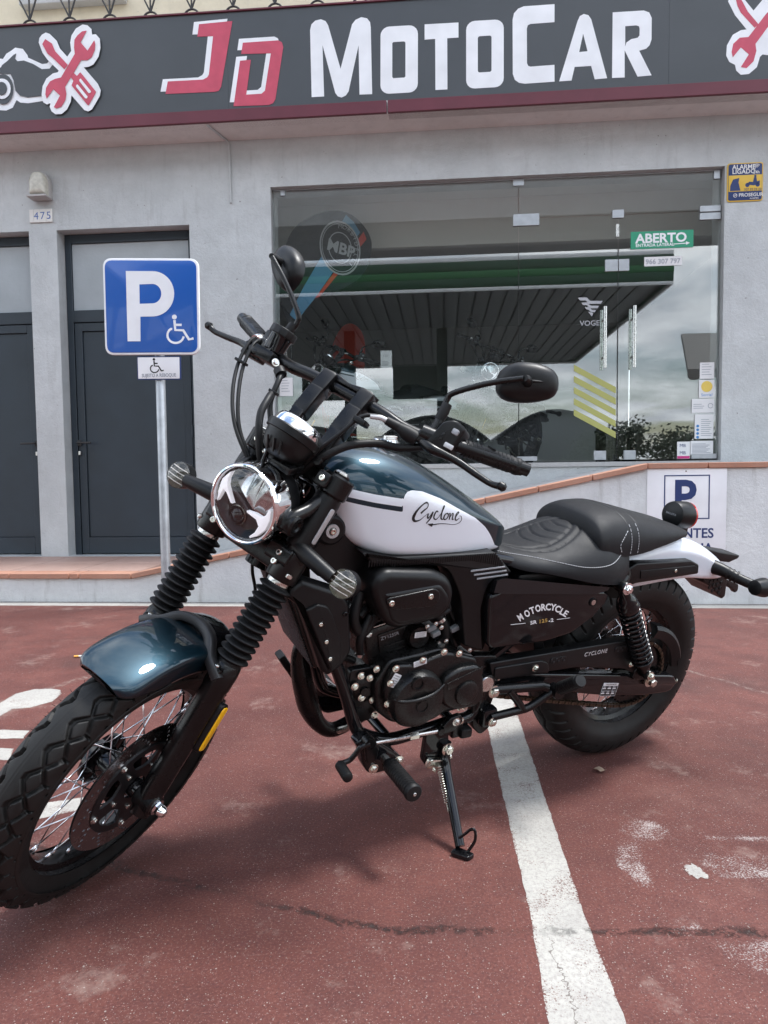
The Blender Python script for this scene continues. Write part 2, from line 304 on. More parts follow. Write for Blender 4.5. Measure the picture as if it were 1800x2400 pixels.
GL={
 'J':[(-1.415,4.294),(-1.156,4.301),(-1.255,3.827),(-1.274,3.797),(-1.306,3.791),(-1.692,3.796),(-1.671,3.888),(-1.394,3.886),(-1.361,3.901),(-1.348,3.921),(-1.308,4.2),(-1.43,4.204)],
 'D':[(-1.079,4.138),(-0.808,4.139),(-0.78,4.124),(-0.77,4.089),(-0.838,3.711),(-0.856,3.683),(-0.889,3.671),(-1.162,3.677),(-1.104,4.008),(-1.02,4.01),(-1.062,3.757),(-0.944,3.757),(-0.917,3.778),(-0.866,4.048),(-1.094,4.057)],
 'Jw':[(-1.454,4.313),(-1.194,4.321),(-1.294,3.846),(-1.313,3.817),(-1.346,3.81),(-1.731,3.816),(-1.71,3.907),(-1.433,3.905),(-1.4,3.92),(-1.387,3.94),(-1.347,4.219),(-1.469,4.223)],
 'Dw':[(-1.109,4.169),(-0.837,4.169),(-0.809,4.154),(-0.8,4.12),(-0.868,3.741),(-0.886,3.713),(-0.918,3.701),(-1.192,3.708),(-1.133,4.039),(-1.05,4.04),(-1.091,3.787),(-0.973,3.788),(-0.946,3.808),(-0.896,4.079),(-1.123,4.087)],
 'M':[(-0.561,3.712),(-0.564,4.199),(-0.553,4.24),(-0.524,4.265),(-0.481,4.272),(-0.446,4.257),(-0.427,4.226),(-0.338,3.906),(-0.247,4.221),(-0.22,4.252),(-0.177,4.268),(-0.134,4.257),(-0.112,4.229),(-0.107,4.192),(-0.103,3.709),(-0.198,3.711),(-0.2,4.068),(-0.28,3.739),(-0.301,3.71),(-0.333,3.697),(-0.362,3.707),(-0.381,3.733),(-0.472,4.085),(-0.466,3.712)],
 'O1':[(0.178,4.187),(0.198,4.184),(0.216,4.175),(0.231,4.161),(0.24,4.143),(0.243,4.124),(0.239,3.768),(0.236,3.749),(0.227,3.731),(0.212,3.717),(0.194,3.708),(0.173,3.705),(0.025,3.705),(0.005,3.708),(-0.013,3.717),(-0.028,3.731),(-0.037,3.748),(-0.04,3.768),(-0.035,4.125),(-0.032,4.145),(-0.022,4.162),(-0.008,4.176),(0.011,4.185),(0.031,4.188)],
 'O1h':[(0.136,4.075),(0.14,4.074),(0.144,4.073),(0.147,4.07),(0.149,4.066),(0.15,4.062),(0.147,3.828),(0.147,3.824),(0.145,3.82),(0.141,3.817),(0.138,3.815),(0.133,3.815),(0.063,3.815),(0.058,3.815),(0.055,3.817),(0.052,3.82),(0.05,3.824),(0.049,3.828),(0.052,4.062),(0.052,4.066),(0.054,4.07),(0.058,4.073),(0.061,4.075),(0.066,4.075)],
 'T':[(0.293,4.187),(0.542,4.185),(0.542,4.078),(0.459,4.078),(0.458,3.712),(0.369,3.713),(0.37,4.079),(0.292,4.078)],
 'O2':[(0.808,4.188),(0.828,4.185),(0.846,4.176),(0.86,4.163),(0.869,4.145),(0.872,4.126),(0.871,3.771),(0.868,3.751),(0.859,3.734),(0.845,3.72),(0.827,3.711),(0.807,3.708),(0.66,3.708),(0.64,3.711),(0.622,3.719),(0.608,3.733),(0.599,3.751),(0.596,3.77),(0.598,4.127),(0.601,4.146),(0.61,4.164),(0.624,4.177),(0.642,4.186),(0.662,4.189)],
 'O2h':[(0.769,4.078),(0.774,4.077),(0.777,4.075),(0.78,4.072),(0.782,4.069),(0.783,4.065),(0.782,3.833),(0.781,3.829),(0.779,3.825),(0.776,3.823),(0.773,3.821),(0.768,3.82),(0.696,3.82),(0.692,3.821),(0.688,3.822),(0.685,3.825),(0.683,3.829),(0.682,3.833),(0.683,4.065),(0.684,4.069),(0.686,4.072),(0.689,4.075),(0.693,4.077),(0.697,4.078)],
 'C':[(1.238,4.27),(1.238,4.144),(1.065,4.142),(1.046,4.134),(1.039,4.111),(1.04,3.866),(1.049,3.846),(1.065,3.84),(1.238,3.843),(1.239,3.724),(1.025,3.721),(0.983,3.73),(0.952,3.753),(0.937,3.795),(0.936,4.179),(0.946,4.224),(0.976,4.255),(1.017,4.269)],
 'A':[(1.272,3.724),(1.403,4.142),(1.419,4.175),(1.447,4.188),(1.48,4.177),(1.5,4.147),(1.615,3.727),(1.527,3.724),(1.501,3.82),(1.383,3.82),(1.361,3.725)],
 'Ah':[(1.443,4.05),(1.475,3.925),(1.415,3.922)],
 'R':[(1.652,4.186),(1.871,4.185),(1.909,4.169),(1.927,4.13),(1.927,3.98),(1.914,3.941),(1.89,3.918),(1.841,3.907),(1.93,3.729),(1.831,3.726),(1.738,3.916),(1.74,3.725),(1.65,3.727)],
 'Rh':[(1.741,4.084),(1.819,4.085),(1.838,4.078),(1.843,4.061),(1.842,4.013),(1.829,3.998),(1.784,3.991),(1.751,3.97),(1.742,3.943)],
 'wr':[(-2.293,4.292),(-2.329,4.289),(-2.366,4.263),(-2.393,4.231),(-2.398,4.174),(-2.394,4.126),(-2.512,3.956),(-2.559,3.949),(-2.602,3.932),(-2.635,3.886),(-2.642,3.838),(-2.633,3.805),(-2.578,3.873),(-2.525,3.822),(-2.578,3.738),(-2.558,3.727),(-2.516,3.739),(-2.483,3.786),(-2.473,3.833),(-2.481,3.887),(-2.408,3.988),(-2.346,4.076),(-2.296,4.073),(-2.26,4.094),(-2.234,4.145),(-2.228,4.188),(-2.235,4.217),(-2.292,4.144),(-2.345,4.209)],
 'sd':[(-2.627,4.25),(-2.575,4.214),(-2.551,4.155),(-2.454,4.048),(-2.482,4.016),(-2.574,4.108),(-2.612,4.139),(-2.652,4.214)],
 'sd2':[(-2.408,3.985),(-2.383,3.961),(-2.356,3.987),(-2.341,3.97),(-2.235,3.835),(-2.244,3.816),(-2.298,3.737),(-2.309,3.742),(-2.429,3.893),(-2.413,3.926),(-2.432,3.954)],
 'slot1':[(-2.351,3.937),(-2.272,3.837),(-2.28,3.825),(-2.293,3.826),(-2.364,3.921),(-2.361,3.933)],
 'slot2':[(-2.378,3.895),(-2.301,3.8),(-2.307,3.786),(-2.322,3.789),(-2.391,3.877),(-2.389,3.891)],
 'ol':[(-2.683,4.23),(-2.676,4.263),(-2.655,4.287),(-2.623,4.301),(-2.592,4.289),(-2.538,4.235),(-2.514,4.176),(-2.458,4.111),(-2.424,4.152),(-2.43,4.214),(-2.418,4.266),(-2.38,4.316),(-2.327,4.342),(-2.287,4.334),(-2.257,4.304),(-2.253,4.263),(-2.223,4.264),(-2.193,4.229),(-2.19,4.162),(-2.208,4.096),(-2.251,4.041),(-2.288,4.026),(-2.329,4.025),(-2.221,3.896),(-2.199,3.847),(-2.208,3.804),(-2.274,3.707),(-2.305,3.693),(-2.336,3.705),(-2.435,3.821),(-2.442,3.774),(-2.475,3.718),(-2.518,3.686),(-2.57,3.686),(-2.6,3.71),(-2.614,3.744),(-2.606,3.773),(-2.634,3.763),(-2.665,3.781),(-2.676,3.835),(-2.665,3.902),(-2.632,3.958),(-2.578,3.993),(-2.537,4.0),(-2.531,4.012),(-2.616,4.096),(-2.655,4.151)],
 'mo':[(-3.169,4.124),(-3.063,4.147),(-2.985,4.132),(-2.957,4.169),(-2.914,4.191),(-2.882,4.211),(-2.82,4.198),(-2.785,4.149),(-2.781,4.13),(-2.668,4.075),(-2.627,4.078),(-2.61,4.099),(-2.575,4.07),(-2.608,4.035),(-2.67,4.035),(-2.701,4.053),(-2.876,4.092),(-2.699,3.836),(-2.668,3.834),(-2.669,3.798),(-2.795,3.788),(-2.858,3.796),(-2.888,3.817),(-2.922,3.761),(-2.976,3.742),(-3.039,3.748),(-3.11,3.8),(-3.181,3.862)],
 'mi':[(-3.171,4.075),(-3.003,4.066),(-2.992,4.084),(-2.949,4.111),(-2.895,4.156),(-2.873,4.164),(-2.885,4.126),(-2.865,4.106),(-2.813,4.108),(-2.741,4.079),(-2.67,4.035),(-2.608,4.035),(-2.575,4.07),(-2.531,4.012),(-2.537,4.0),(-2.589,3.992),(-2.637,3.953),(-2.668,3.892),(-2.673,3.835),(-2.793,3.829),(-2.856,3.845),(-2.891,3.885),(-2.903,3.963),(-2.927,4.013),(-3.173,4.037)],
 'wh':[(-2.905,3.896),(-2.91,3.861),(-2.924,3.829),(-2.944,3.805),(-2.968,3.79),(-2.995,3.786),(-3.021,3.793),(-3.044,3.811),(-3.062,3.837),(-3.072,3.87),(-3.075,3.905),(-3.069,3.94),(-3.055,3.971),(-3.036,3.995),(-3.011,4.01),(-2.985,4.014),(-2.959,4.007),(-2.936,3.99),(-2.918,3.964),(-2.907,3.931)],
 'whw':[(-2.924,3.897),(-2.928,3.873),(-2.939,3.852),(-2.956,3.836),(-2.976,3.826),(-2.998,3.823),(-3.02,3.828),(-3.04,3.84),(-3.055,3.858),(-3.064,3.88),(-3.066,3.905),(-3.062,3.928),(-3.051,3.949),(-3.034,3.966),(-3.014,3.975),(-2.991,3.978),(-2.97,3.973),(-2.95,3.961),(-2.935,3.943),(-2.926,3.921)],
 'whc':[(-2.951,3.898),(-2.955,3.879),(-2.966,3.863),(-2.982,3.853),(-3.0,3.85),(-3.018,3.855),(-3.033,3.867),(-3.043,3.884),(-3.045,3.903),(-3.041,3.923),(-3.03,3.938),(-3.014,3.948),(-2.996,3.951),(-2.978,3.946),(-2.963,3.935),(-2.954,3.918)],
 'rol':[(2.456,4.211),(2.472,4.241),(2.519,4.246),(2.567,4.219),(2.632,4.136),(2.723,4.241),(2.819,4.25),(2.949,4.021),(2.922,3.785),(2.7,3.83),(2.682,3.815),(2.662,3.744),(2.608,3.7),(2.552,3.698),(2.52,3.729),(2.511,3.769),(2.471,3.792),(2.449,3.837),(2.453,3.908),(2.492,3.978),(2.547,4.006),(2.587,4.009),(2.506,4.112)],
 'rwr':[(2.85,4.248),(2.712,4.099),(2.6,3.955),(2.54,3.954),(2.496,3.914),(2.486,3.859),(2.494,3.821),(2.549,3.887),(2.605,3.836),(2.551,3.751),(2.591,3.741),(2.638,3.786),(2.656,3.856),(2.649,3.905),(2.79,4.094),(2.914,4.181)],
 'rsd':[(2.507,4.231),(2.544,4.221),(2.593,4.13),(2.668,4.038),(2.642,4.016),(2.545,4.126),(2.521,4.175)],
}
SCRIPT=[
 ([(0.8391, 0.8429), (0.8309, 0.8498), (0.8235, 0.855), (0.8214, 0.8621), (0.826, 0.8659), (0.8356, 0.8617), (0.8482, 0.8505), (0.8556, 0.8381), (0.8556, 0.83), (0.85, 0.8261), (0.8392, 0.8283), (0.83, 0.8352), (0.8216, 0.8412)],[20, 16, 10, 12, 16, 14, 22, 32, 32, 22, 11, 6, 5]),
 ([(0.8196, 0.8421), (0.8207, 0.8348), (0.8192, 0.8311), (0.8155, 0.8346), (0.8078, 0.8453)],[14, 18, 14, 9, 12]),
 ([(0.8078, 0.8453), (0.813, 0.8308), (0.8227, 0.8193)],[18, 18, 9]),
 ([(0.7941, 0.8438), (0.7985, 0.8458), (0.8036, 0.8378), (0.8036, 0.8304), (0.798, 0.8274), (0.7914, 0.8326)],[12, 15, 17, 16, 12, 6]),
 ([(0.7914, 0.8326), (0.7836, 0.8434), (0.7769, 0.8551), (0.7799, 0.8543), (0.7842, 0.8406), (0.7847, 0.8296), (0.7801, 0.8266), (0.7755, 0.831)],[6, 9, 12, 12, 17, 17, 11, 6]),
 ([(0.7693, 0.8391), (0.7743, 0.8375), (0.7775, 0.8302), (0.7747, 0.8258), (0.7687, 0.8279), (0.7655, 0.8352), (0.7694, 0.84), (0.7638, 0.8376)],[9, 14, 17, 13, 12, 14, 9, 6]),
 ([(0.7638, 0.8376), (0.7607, 0.8382), (0.7619, 0.8248)],[7, 14, 16]),
 ([(0.7613, 0.8285), (0.7552, 0.8372), (0.752, 0.8371), (0.7534, 0.8254), (0.7487, 0.8252)],[6, 9, 14, 15, 7]),
 ([(0.7452, 0.8278), (0.7388, 0.8351), (0.7351, 0.839), (0.7384, 0.8397), (0.743, 0.8343), (0.7449, 0.826), (0.741, 0.8216), (0.7331, 0.8264)],[7, 9, 12, 11, 16, 16, 12, 6]),
 ([(0.7328, 0.8311), (0.7277, 0.829), (0.7263, 0.8204), (0.7345, 0.8142), (0.7493, 0.8124), (0.769, 0.8155), (0.7881, 0.8167), (0.8056, 0.8154)],[4, 7, 7, 7, 6, 7, 9, 14]),
 ([(0.8185, 0.8184), (0.8126, 0.8164), (0.8049, 0.8148)],[2, 20, 40]),
]
MOTO=[
 ('M',[0.5369, 0.5755, -0.0148, 0.0073, 0.0134, 0.0154]),
 ('O',[0.5178, 0.5835, -0.0158, 0.0063, 0.0125, 0.0159]),
 ('T',[0.5029, 0.5899, -0.0175, 0.004, 0.0103, 0.0166]),
 ('O',[0.4857, 0.5937, -0.019, 0.0017, 0.0079, 0.0171]),
 ('R',[0.4695, 0.5948, -0.02, -0.0004, 0.0056, 0.0172]),
 ('C',[0.453, 0.5939, -0.0208, -0.0029, 0.0029, 0.0171]),
 ('Y',[0.4363, 0.5914, -0.0212, -0.005, 0.0004, 0.0167]),
 ('C',[0.4198, 0.5849, -0.0213, -0.0077, -0.0029, 0.0158]),
 ('L',[0.4042, 0.5763, -0.021, -0.0097, -0.0055, 0.0149]),
 ('E',[0.3908, 0.5694, -0.0205, -0.0113, -0.0076, 0.0139]),
 ('SR',[0.4929, 0.5567, -0.01, 0.0003, 0.0035, 0.0089]),
 ('125',[0.4623, 0.5571, -0.0101, 0.0003, 0.0036, 0.009]),
 ('-2',[0.4363, 0.5556, -0.0103, 0.0003, 0.0037, 0.0091]),
]
RULES= [[(0.5616, 0.5586), (0.5168, 0.5572)], [(0.4163, 0.5552), (0.3731, 0.5545)]]
# ================================================================== SETTING
PSI=R(4.7441)
FM=Matrix(((math.cos(PSI),math.sin(PSI),0,-.0074),(-math.sin(PSI),math.cos(PSI),0,4.6933),(0,0,1,0),(0,0,0,1)))   # facade frame: u right, v into the building, z up
def nn(t,kind,**kw):
    n=t.nodes.new(kind)
    for k,v in kw.items():
        if k in ('operation','data_type','feature','blend_type','noise_dimensions'): setattr(n,k,v)
        else: n.inputs[k].default_value=v
    return n
def mixc(t,fac,a,b):
    m=t.nodes.new('ShaderNodeMix'); m.data_type='RGBA'
    for s,x in (('Factor',fac),('A',a),('B',b)):
        if hasattr(x,'is_linked'): t.links.new(x,m.inputs[s])
        else: m.inputs[s].default_value=x if s=='Factor' else (*x,1)
    return m.outputs['Result']
def ramp(t,src,a,b,va=0,vb=1):
    m=nn(t,'ShaderNodeMapRange'); m.inputs['From Min'].default_value=a; m.inputs['From Max'].default_value=b; m.inputs['To Min'].default_value=va; m.inputs['To Max'].default_value=vb
    t.links.new(src,m.inputs['Value']); return m.outputs[0]
def mth(t,op,a,b=None,clamp=False):
    m=t.nodes.new('ShaderNodeMath'); m.operation=op; m.use_clamp=clamp
    for i,x in enumerate((a,b)):
        if x is None: continue
        if hasattr(x,'is_linked'): t.links.new(x,m.inputs[i])
        else: m.inputs[i].default_value=x
    return m.outputs[0]
def noise(t,vec,scale,detail=4,rough=.55):
    n=nn(t,'ShaderNodeTexNoise',Scale=scale,Detail=detail,Roughness=rough); t.links.new(vec,n.inputs['Vector']); return n.outputs['Fac']
def voro(t,vec,scale,feature='F1'):
    n=t.nodes.new('ShaderNodeTexVoronoi'); n.feature=feature; n.inputs['Scale'].default_value=scale; t.links.new(vec,n.inputs['Vector']); return n
def red_ground(t):
    tc=t.nodes.new('ShaderNodeTexCoord'); g=t.nodes.new('ShaderNodeNewGeometry'); P=g.outputs['Position']
    big=noise(t,P,.9,5); mid=noise(t,P,6,6,.6); fine=noise(t,P,160,3,.7)
    c=mixc(t,ramp(t,big,.35,.65),(.082,.024,.0185),(.148,.050,.039))
    c=mixc(t,ramp(t,mid,.42,.68,0,.7),c,(.072,.023,.019)); c=mixc(t,ramp(t,noise(t,P,1.7,8,.72),.54,.68,0,.28),c,(.25,.125,.10))
    c=mixc(t,ramp(t,noise(t,P,38,5,.7),.46,.70,0,.5),c,(.085,.027,.026)); c=mixc(t,ramp(t,fine,.50,.72,0,.7),c,(.045,.017,.017)); c=mixc(t,ramp(t,noise(t,P,190,2,.6),.55,.70,0,.5),c,(.215,.10,.082))
    dust=noise(t,P,3.1,9,.75); c=mixc(t,ramp(t,dust,.57,.68,0,.5),c,(.29,.21,.18)); stain=noise(t,P,1.1,4,.6); c=mixc(t,ramp(t,stain,.58,.70,0,.55),c,(.045,.022,.020))
    v=voro(t,P,240); n3=t.nodes.new('ShaderNodeSeparateColor'); t.links.new(v.outputs['Color'],n3.inputs[0])
    speck=mth(t,'MULTIPLY',mth(t,'LESS_THAN',v.outputs['Distance'],ramp(t,noise(t,P,70,2),.35,.65,.14,.36)),mth(t,'GREATER_THAN',n3.outputs[0],ramp(t,noise(t,P,2.6,5,.65),.36,.66,.985,.80)))
    c=mixc(t,mth(t,'MULTIPLY',speck,.65),c,(.36,.30,.265)); vb=voro(t,P,95); nb=t.nodes.new('ShaderNodeSeparateColor'); t.links.new(vb.outputs['Color'],nb.inputs[0]); c=mixc(t,mth(t,'MULTIPLY',mth(t,'MULTIPLY',mth(t,'LESS_THAN',vb.outputs['Distance'],ramp(t,noise(t,P,50,2),.35,.65,.05,.17)),mth(t,'GREATER_THAN',nb.outputs[2],.93)),.7),c,(.33,.28,.25))
    v2=voro(t,P,420); n4=t.nodes.new('ShaderNodeSeparateColor'); t.links.new(v2.outputs['Color'],n4.inputs[0])
    sp2=mth(t,'MULTIPLY',mth(t,'LESS_THAN',v2.outputs['Distance'],.3),mth(t,'GREATER_THAN',n4.outputs[1],.89))
    c=mixc(t,mth(t,'MULTIPLY',sp2,.6),c,(.30,.215,.195))
    # cracks: one long open crack beside the bike, a second towards the step
    sx=t.nodes.new('ShaderNodeSeparateXYZ'); t.links.new(P,sx.inputs[0])
    wob=mth(t,'MULTIPLY',mth(t,'SUBTRACT',noise(t,P,7,5,.7),.5),.09)
    y0=mth(t,'ADD',mth(t,'MULTIPLY',sx.outputs['X'],-.03),mth(t,'ADD',1.305,mth(t,'MULTIPLY',mth(t,'MAXIMUM',mth(t,'MULTIPLY',sx.outputs['X'],-1.0),0.0),.34)))
    d=mth(t,'ABSOLUTE',mth(t,'ADD',mth(t,'SUBTRACT',sx.outputs['Y'],y0),wob))
    brk=ramp(t,noise(t,P,40,7,.85),.47,.58)
    ck=mth(t,'MULTIPLY',mth(t,'MULTIPLY',ramp(t,d,.003,.016,1,0),brk),ramp(t,noise(t,P,5,3,.6),.36,.56,.15,1),True)
    y1=mth(t,'ADD',mth(t,'MULTIPLY',sx.outputs['X'],1.55),5.05)
    d1=mth(t,'ABSOLUTE',mth(t,'ADD',mth(t,'SUBTRACT',sx.outputs['Y'],y1),mth(t,'MULTIPLY',wob,3.0)))
    ck1=mth(t,'MULTIPLY',ramp(t,d1,.006,.05,1,0),mth(t,'MULTIPLY',brk,ramp(t,sx.outputs['X'],-.6,-.9)),True)
    y2=mth(t,'ADD',mth(t,'MULTIPLY',sx.outputs['X'],-1.9),5.55)
    d2=mth(t,'ABSOLUTE',mth(t,'ADD',mth(t,'SUBTRACT',sx.outputs['Y'],y2),mth(t,'MULTIPLY',wob,2.2)))
    ck2=mth(t,'MULTIPLY',ramp(t,d2,.003,.03,1,0),mth(t,'MULTIPLY',brk,ramp(t,sx.outputs['X'],1.0,1.2)),True)
    c=mixc(t,mth(t,'MULTIPLY',ck,.8),c,(.026,.023,.021)); c=mixc(t,mth(t,'MULTIPLY',ck1,.7),c,(.26,.22,.19)); c=mixc(t,mth(t,'MULTIPLY',ck2,.7),c,(.26,.22,.19))
    h=mth(t,'ADD',mth(t,'MULTIPLY',fine,.6),mth(t,'SUBTRACT',mth(t,'MULTIPLY',speck,.5),mth(t,'MULTIPLY',ck,1.2)))
    return P,c,h,fine,mid
EDGE={'line_paint':.07,'worn_paint':.20,'bay_paint':.10}
def ground_mat(name,wear=None,paint=(.41,.395,.36)):
    m=bpy.data.materials.new(name); m.use_nodes=True; t=m.node_tree; b=t.nodes['Principled BSDF']; P,c,h,fine,mid=red_ground(t)
    rough=.72
    if wear is not None:
        v=voro(t,P,170); chips=mth(t,'ADD',mth(t,'MULTIPLY',noise(t,P,230,3,.75),.62),mth(t,'MULTIPLY',noise(t,P,9,5,.65),.5))
        ed=t.nodes.new('ShaderNodeAttribute'); ed.attribute_name='edge'
        chips=mth(t,'ADD',chips,mth(t,'MULTIPLY',ed.outputs['Fac'],EDGE.get(name,.12)))
        lo,hi=wear; k=ramp(t,chips,lo,hi,0,1)
        dirty=mixc(t,ramp(t,noise(t,P,110,4,.75),.46,.66,0,.6),paint,(.22,.20,.19)); dirty=mixc(t,ramp(t,noise(t,P,5,6,.65),.40,.66,0,.6),dirty,(.25,.235,.22))
        sx=t.nodes.new('ShaderNodeSeparateXYZ'); t.links.new(P,sx.inputs[0])
        dl=mth(t,'ABSOLUTE',mth(t,'SUBTRACT',mth(t,'SUBTRACT',sx.outputs['X'],.298),mth(t,'MULTIPLY',mth(t,'SUBTRACT',noise(t,P,14,4,.7),.5),.07)))
        hl=mth(t,'MULTIPLY',ramp(t,dl,.0004,.0016,1,0),ramp(t,sx.outputs['Y'],1.30,1.26))
        dirty=mixc(t,mth(t,'MULTIPLY',hl,.8),dirty,(.10,.08,.07))
        c=mixc(t,k,dirty,c)
    t.links.new(c,b.inputs['Base Color']); b.inputs['Roughness'].default_value=rough; b.inputs['Specular IOR Level'].default_value=.35
    bp=t.nodes.new('ShaderNodeBump'); bp.inputs['Strength'].default_value=.8; bp.inputs['Distance'].default_value=.004; t.links.new(h,bp.inputs['Height']); t.links.new(bp.outputs[0],b.inputs['Normal'])
    MT[name]=m
ground_mat('red_ground'); ground_mat('line_paint',(.625,.69)); ground_mat('worn_paint',(.47,.56),(.42,.36,.34)); ground_mat('bay_paint',(.64,.70))
mat('asphalt',(.07,.07,.072),.85,noise=.3,nscale=30,bump=.4,bscale=120)
mat('forecourt',(.34,.335,.325),.8,noise=.15,nscale=2)
def wall_mat(name,c0,c1,stain=(.2,.19,.18),bs=.5,rough=.6,st=.35,metal=0):
    m=bpy.data.materials.new(name); m.use_nodes=True; t=m.node_tree; b=t.nodes['Principled BSDF']; tc=t.nodes.new('ShaderNodeTexCoord'); P=tc.outputs['Object']
    c=mixc(t,ramp(t,noise(t,P,1.3,6,.6),.35,.65),c0,c1)
    c=mixc(t,ramp(t,noise(t,P,7,7,.7),.40,.66,0,.30),c,tuple(x*.72 for x in c0))
    mp=t.nodes.new('ShaderNodeMapping'); mp.inputs['Scale'].default_value=(7,7,.9); t.links.new(P,mp.inputs['Vector'])
    c=mixc(t,ramp(t,noise(t,mp.outputs[0],1.6,7,.7),.56,.78,0,st),c,stain)
    c=mixc(t,mth(t,'GREATER_THAN',noise(t,P,34,2,.5),.775),c,stain)
    h=mth(t,'ADD',mth(t,'MULTIPLY',noise(t,P,55,6,.7),1.0),mth(t,'MULTIPLY',noise(t,P,9,4),.9))
    bp=t.nodes.new('ShaderNodeBump'); bp.inputs['Strength'].default_value=bs; bp.inputs['Distance'].default_value=.006; t.links.new(h,bp.inputs['Height']); t.links.new(bp.outputs[0],b.inputs['Normal'])
    t.links.new(c,b.inputs['Base Color']); b.inputs['Roughness'].default_value=rough; b.inputs['Metallic'].default_value=metal; MT[name]=m
wall_mat('grey_wall',(.47,.488,.490),(.56,.578,.58),bs=1.0,rough=.5,metal=.15)
wall_mat('pale_wall',(.56,.575,.58),(.68,.69,.685),(.33,.32,.30),bs=.9,rough=.75,st=.75)
wall_mat('soffit_paint',(.70,.66,.64),(.76,.72,.70),(.30,.26,.25),bs=.2,rough=.7,st=.3)
wall_mat('cream_wall',(.62,.54,.40),(.68,.60,.46),bs=.3,rough=.8,st=.15)
wall_mat('terracotta',(.42,.20,.13),(.50,.27,.19),(.30,.22,.18),bs=.5,rough=.75,st=.6)
wall_mat('terracotta_tile',(.40,.25,.20),(.46,.31,.26),(.33,.28,.25),bs=.3,rough=.6,st=.6)
wall_mat('concrete',(.42,.41,.40),(.5,.49,.48),bs=.4,rough=.8)
mat('sign_panel',(.062,.069,.076),.42,noise=.06,nscale=3)
mat('sign_red',(.56,.075,.125),.45,noise=.08,nscale=12); mat('sign_white',(.84,.85,.87),.45,noise=.07,nscale=5); mat('sign_maroon',(.125,.022,.036),.4,noise=.1,nscale=5)
mat('alu_dark',(.026,.037,.048),.42,noise=.12,nscale=4,rvar=.06); mat('iron',(.035,.034,.034),.6); mat('grey_metal',(.42,.44,.46),.4,metal=.6,noise=.1,nscale=20)
mat('galv',(.40,.42,.44),.42,metal=.7,noise=.18,nscale=14); mat('blue_sign',(.006,.095,.42),.3,coat=.3); mat('navy',(.018,.04,.15),.45); mat('yellow_sign',(.72,.47,.06),.45)
mat('frost_glass',(.40,.44,.46),.12,noise=.12,nscale=2.5,bump=.6,bscale=40,spec=.9); mat('tile_white',(.72,.71,.68),.25,coat=.4); mat('tile_blue',(.10,.16,.38),.3)
mat('lamp_glass',(.55,.54,.47),.25,noise=.15,nscale=30,bump=.3,bscale=300); mat('paper',(.72,.72,.72),.6); mat('print_grey',(.30,.32,.36),.6); mat('print_blue',(.05,.22,.50),.6); mat('smile_yellow',(.75,.55,.12),.6); mat('green_sign',(.03,.30,.17),.4); mat('pink',(.55,.04,.2),.5)
mat('room_wall',(.62,.61,.60),.8); mat('room_floor',(.5,.5,.49),.5); mat('room_ceil',(.66,.65,.63),.9); mat('flag_black',(.012,.013,.018),.7); mat('flag_blue',(.10,.28,.45),.7); mat('flag_red',(.55,.05,.03),.7); mat('flag_grey',(.42,.43,.45),.7); mat('yellow_film',(.40,.40,.13),.6)
mat('canopy_white',(.78,.79,.80),.4); mat('canopy_green',(.015,.13,.035),.35); mat('canopy_greend',(.008,.055,.022),.35); mat('canopy_ceiling',(.09,.092,.095),.6); mat('canopy_rib',(.16,.165,.17),.5); mat('dark_metal',(.035,.036,.037),.5); mat('pillar_green',(.015,.03,.024),.5)
mat('shed_grey',(.085,.09,.095),.7,noise=.2,nscale=1.5); mat('shed_roof',(.055,.058,.06),.6); mat('awning',(.22,.21,.20),.8); mat('house_brick',(.22,.10,.075),.8,noise=.2,nscale=8); mat('bark',(.07,.05,.035),.9)
mat('tree_leaf',(.09,.11,.075),.7,noise=.4,nscale=2)
I4=Matrix.Identity(4)
def sheet(poly,z): return [(x,y,z) for x,y in (poly if area2(poly)>0 else poly[::-1])],[tuple(range(len(poly)))]
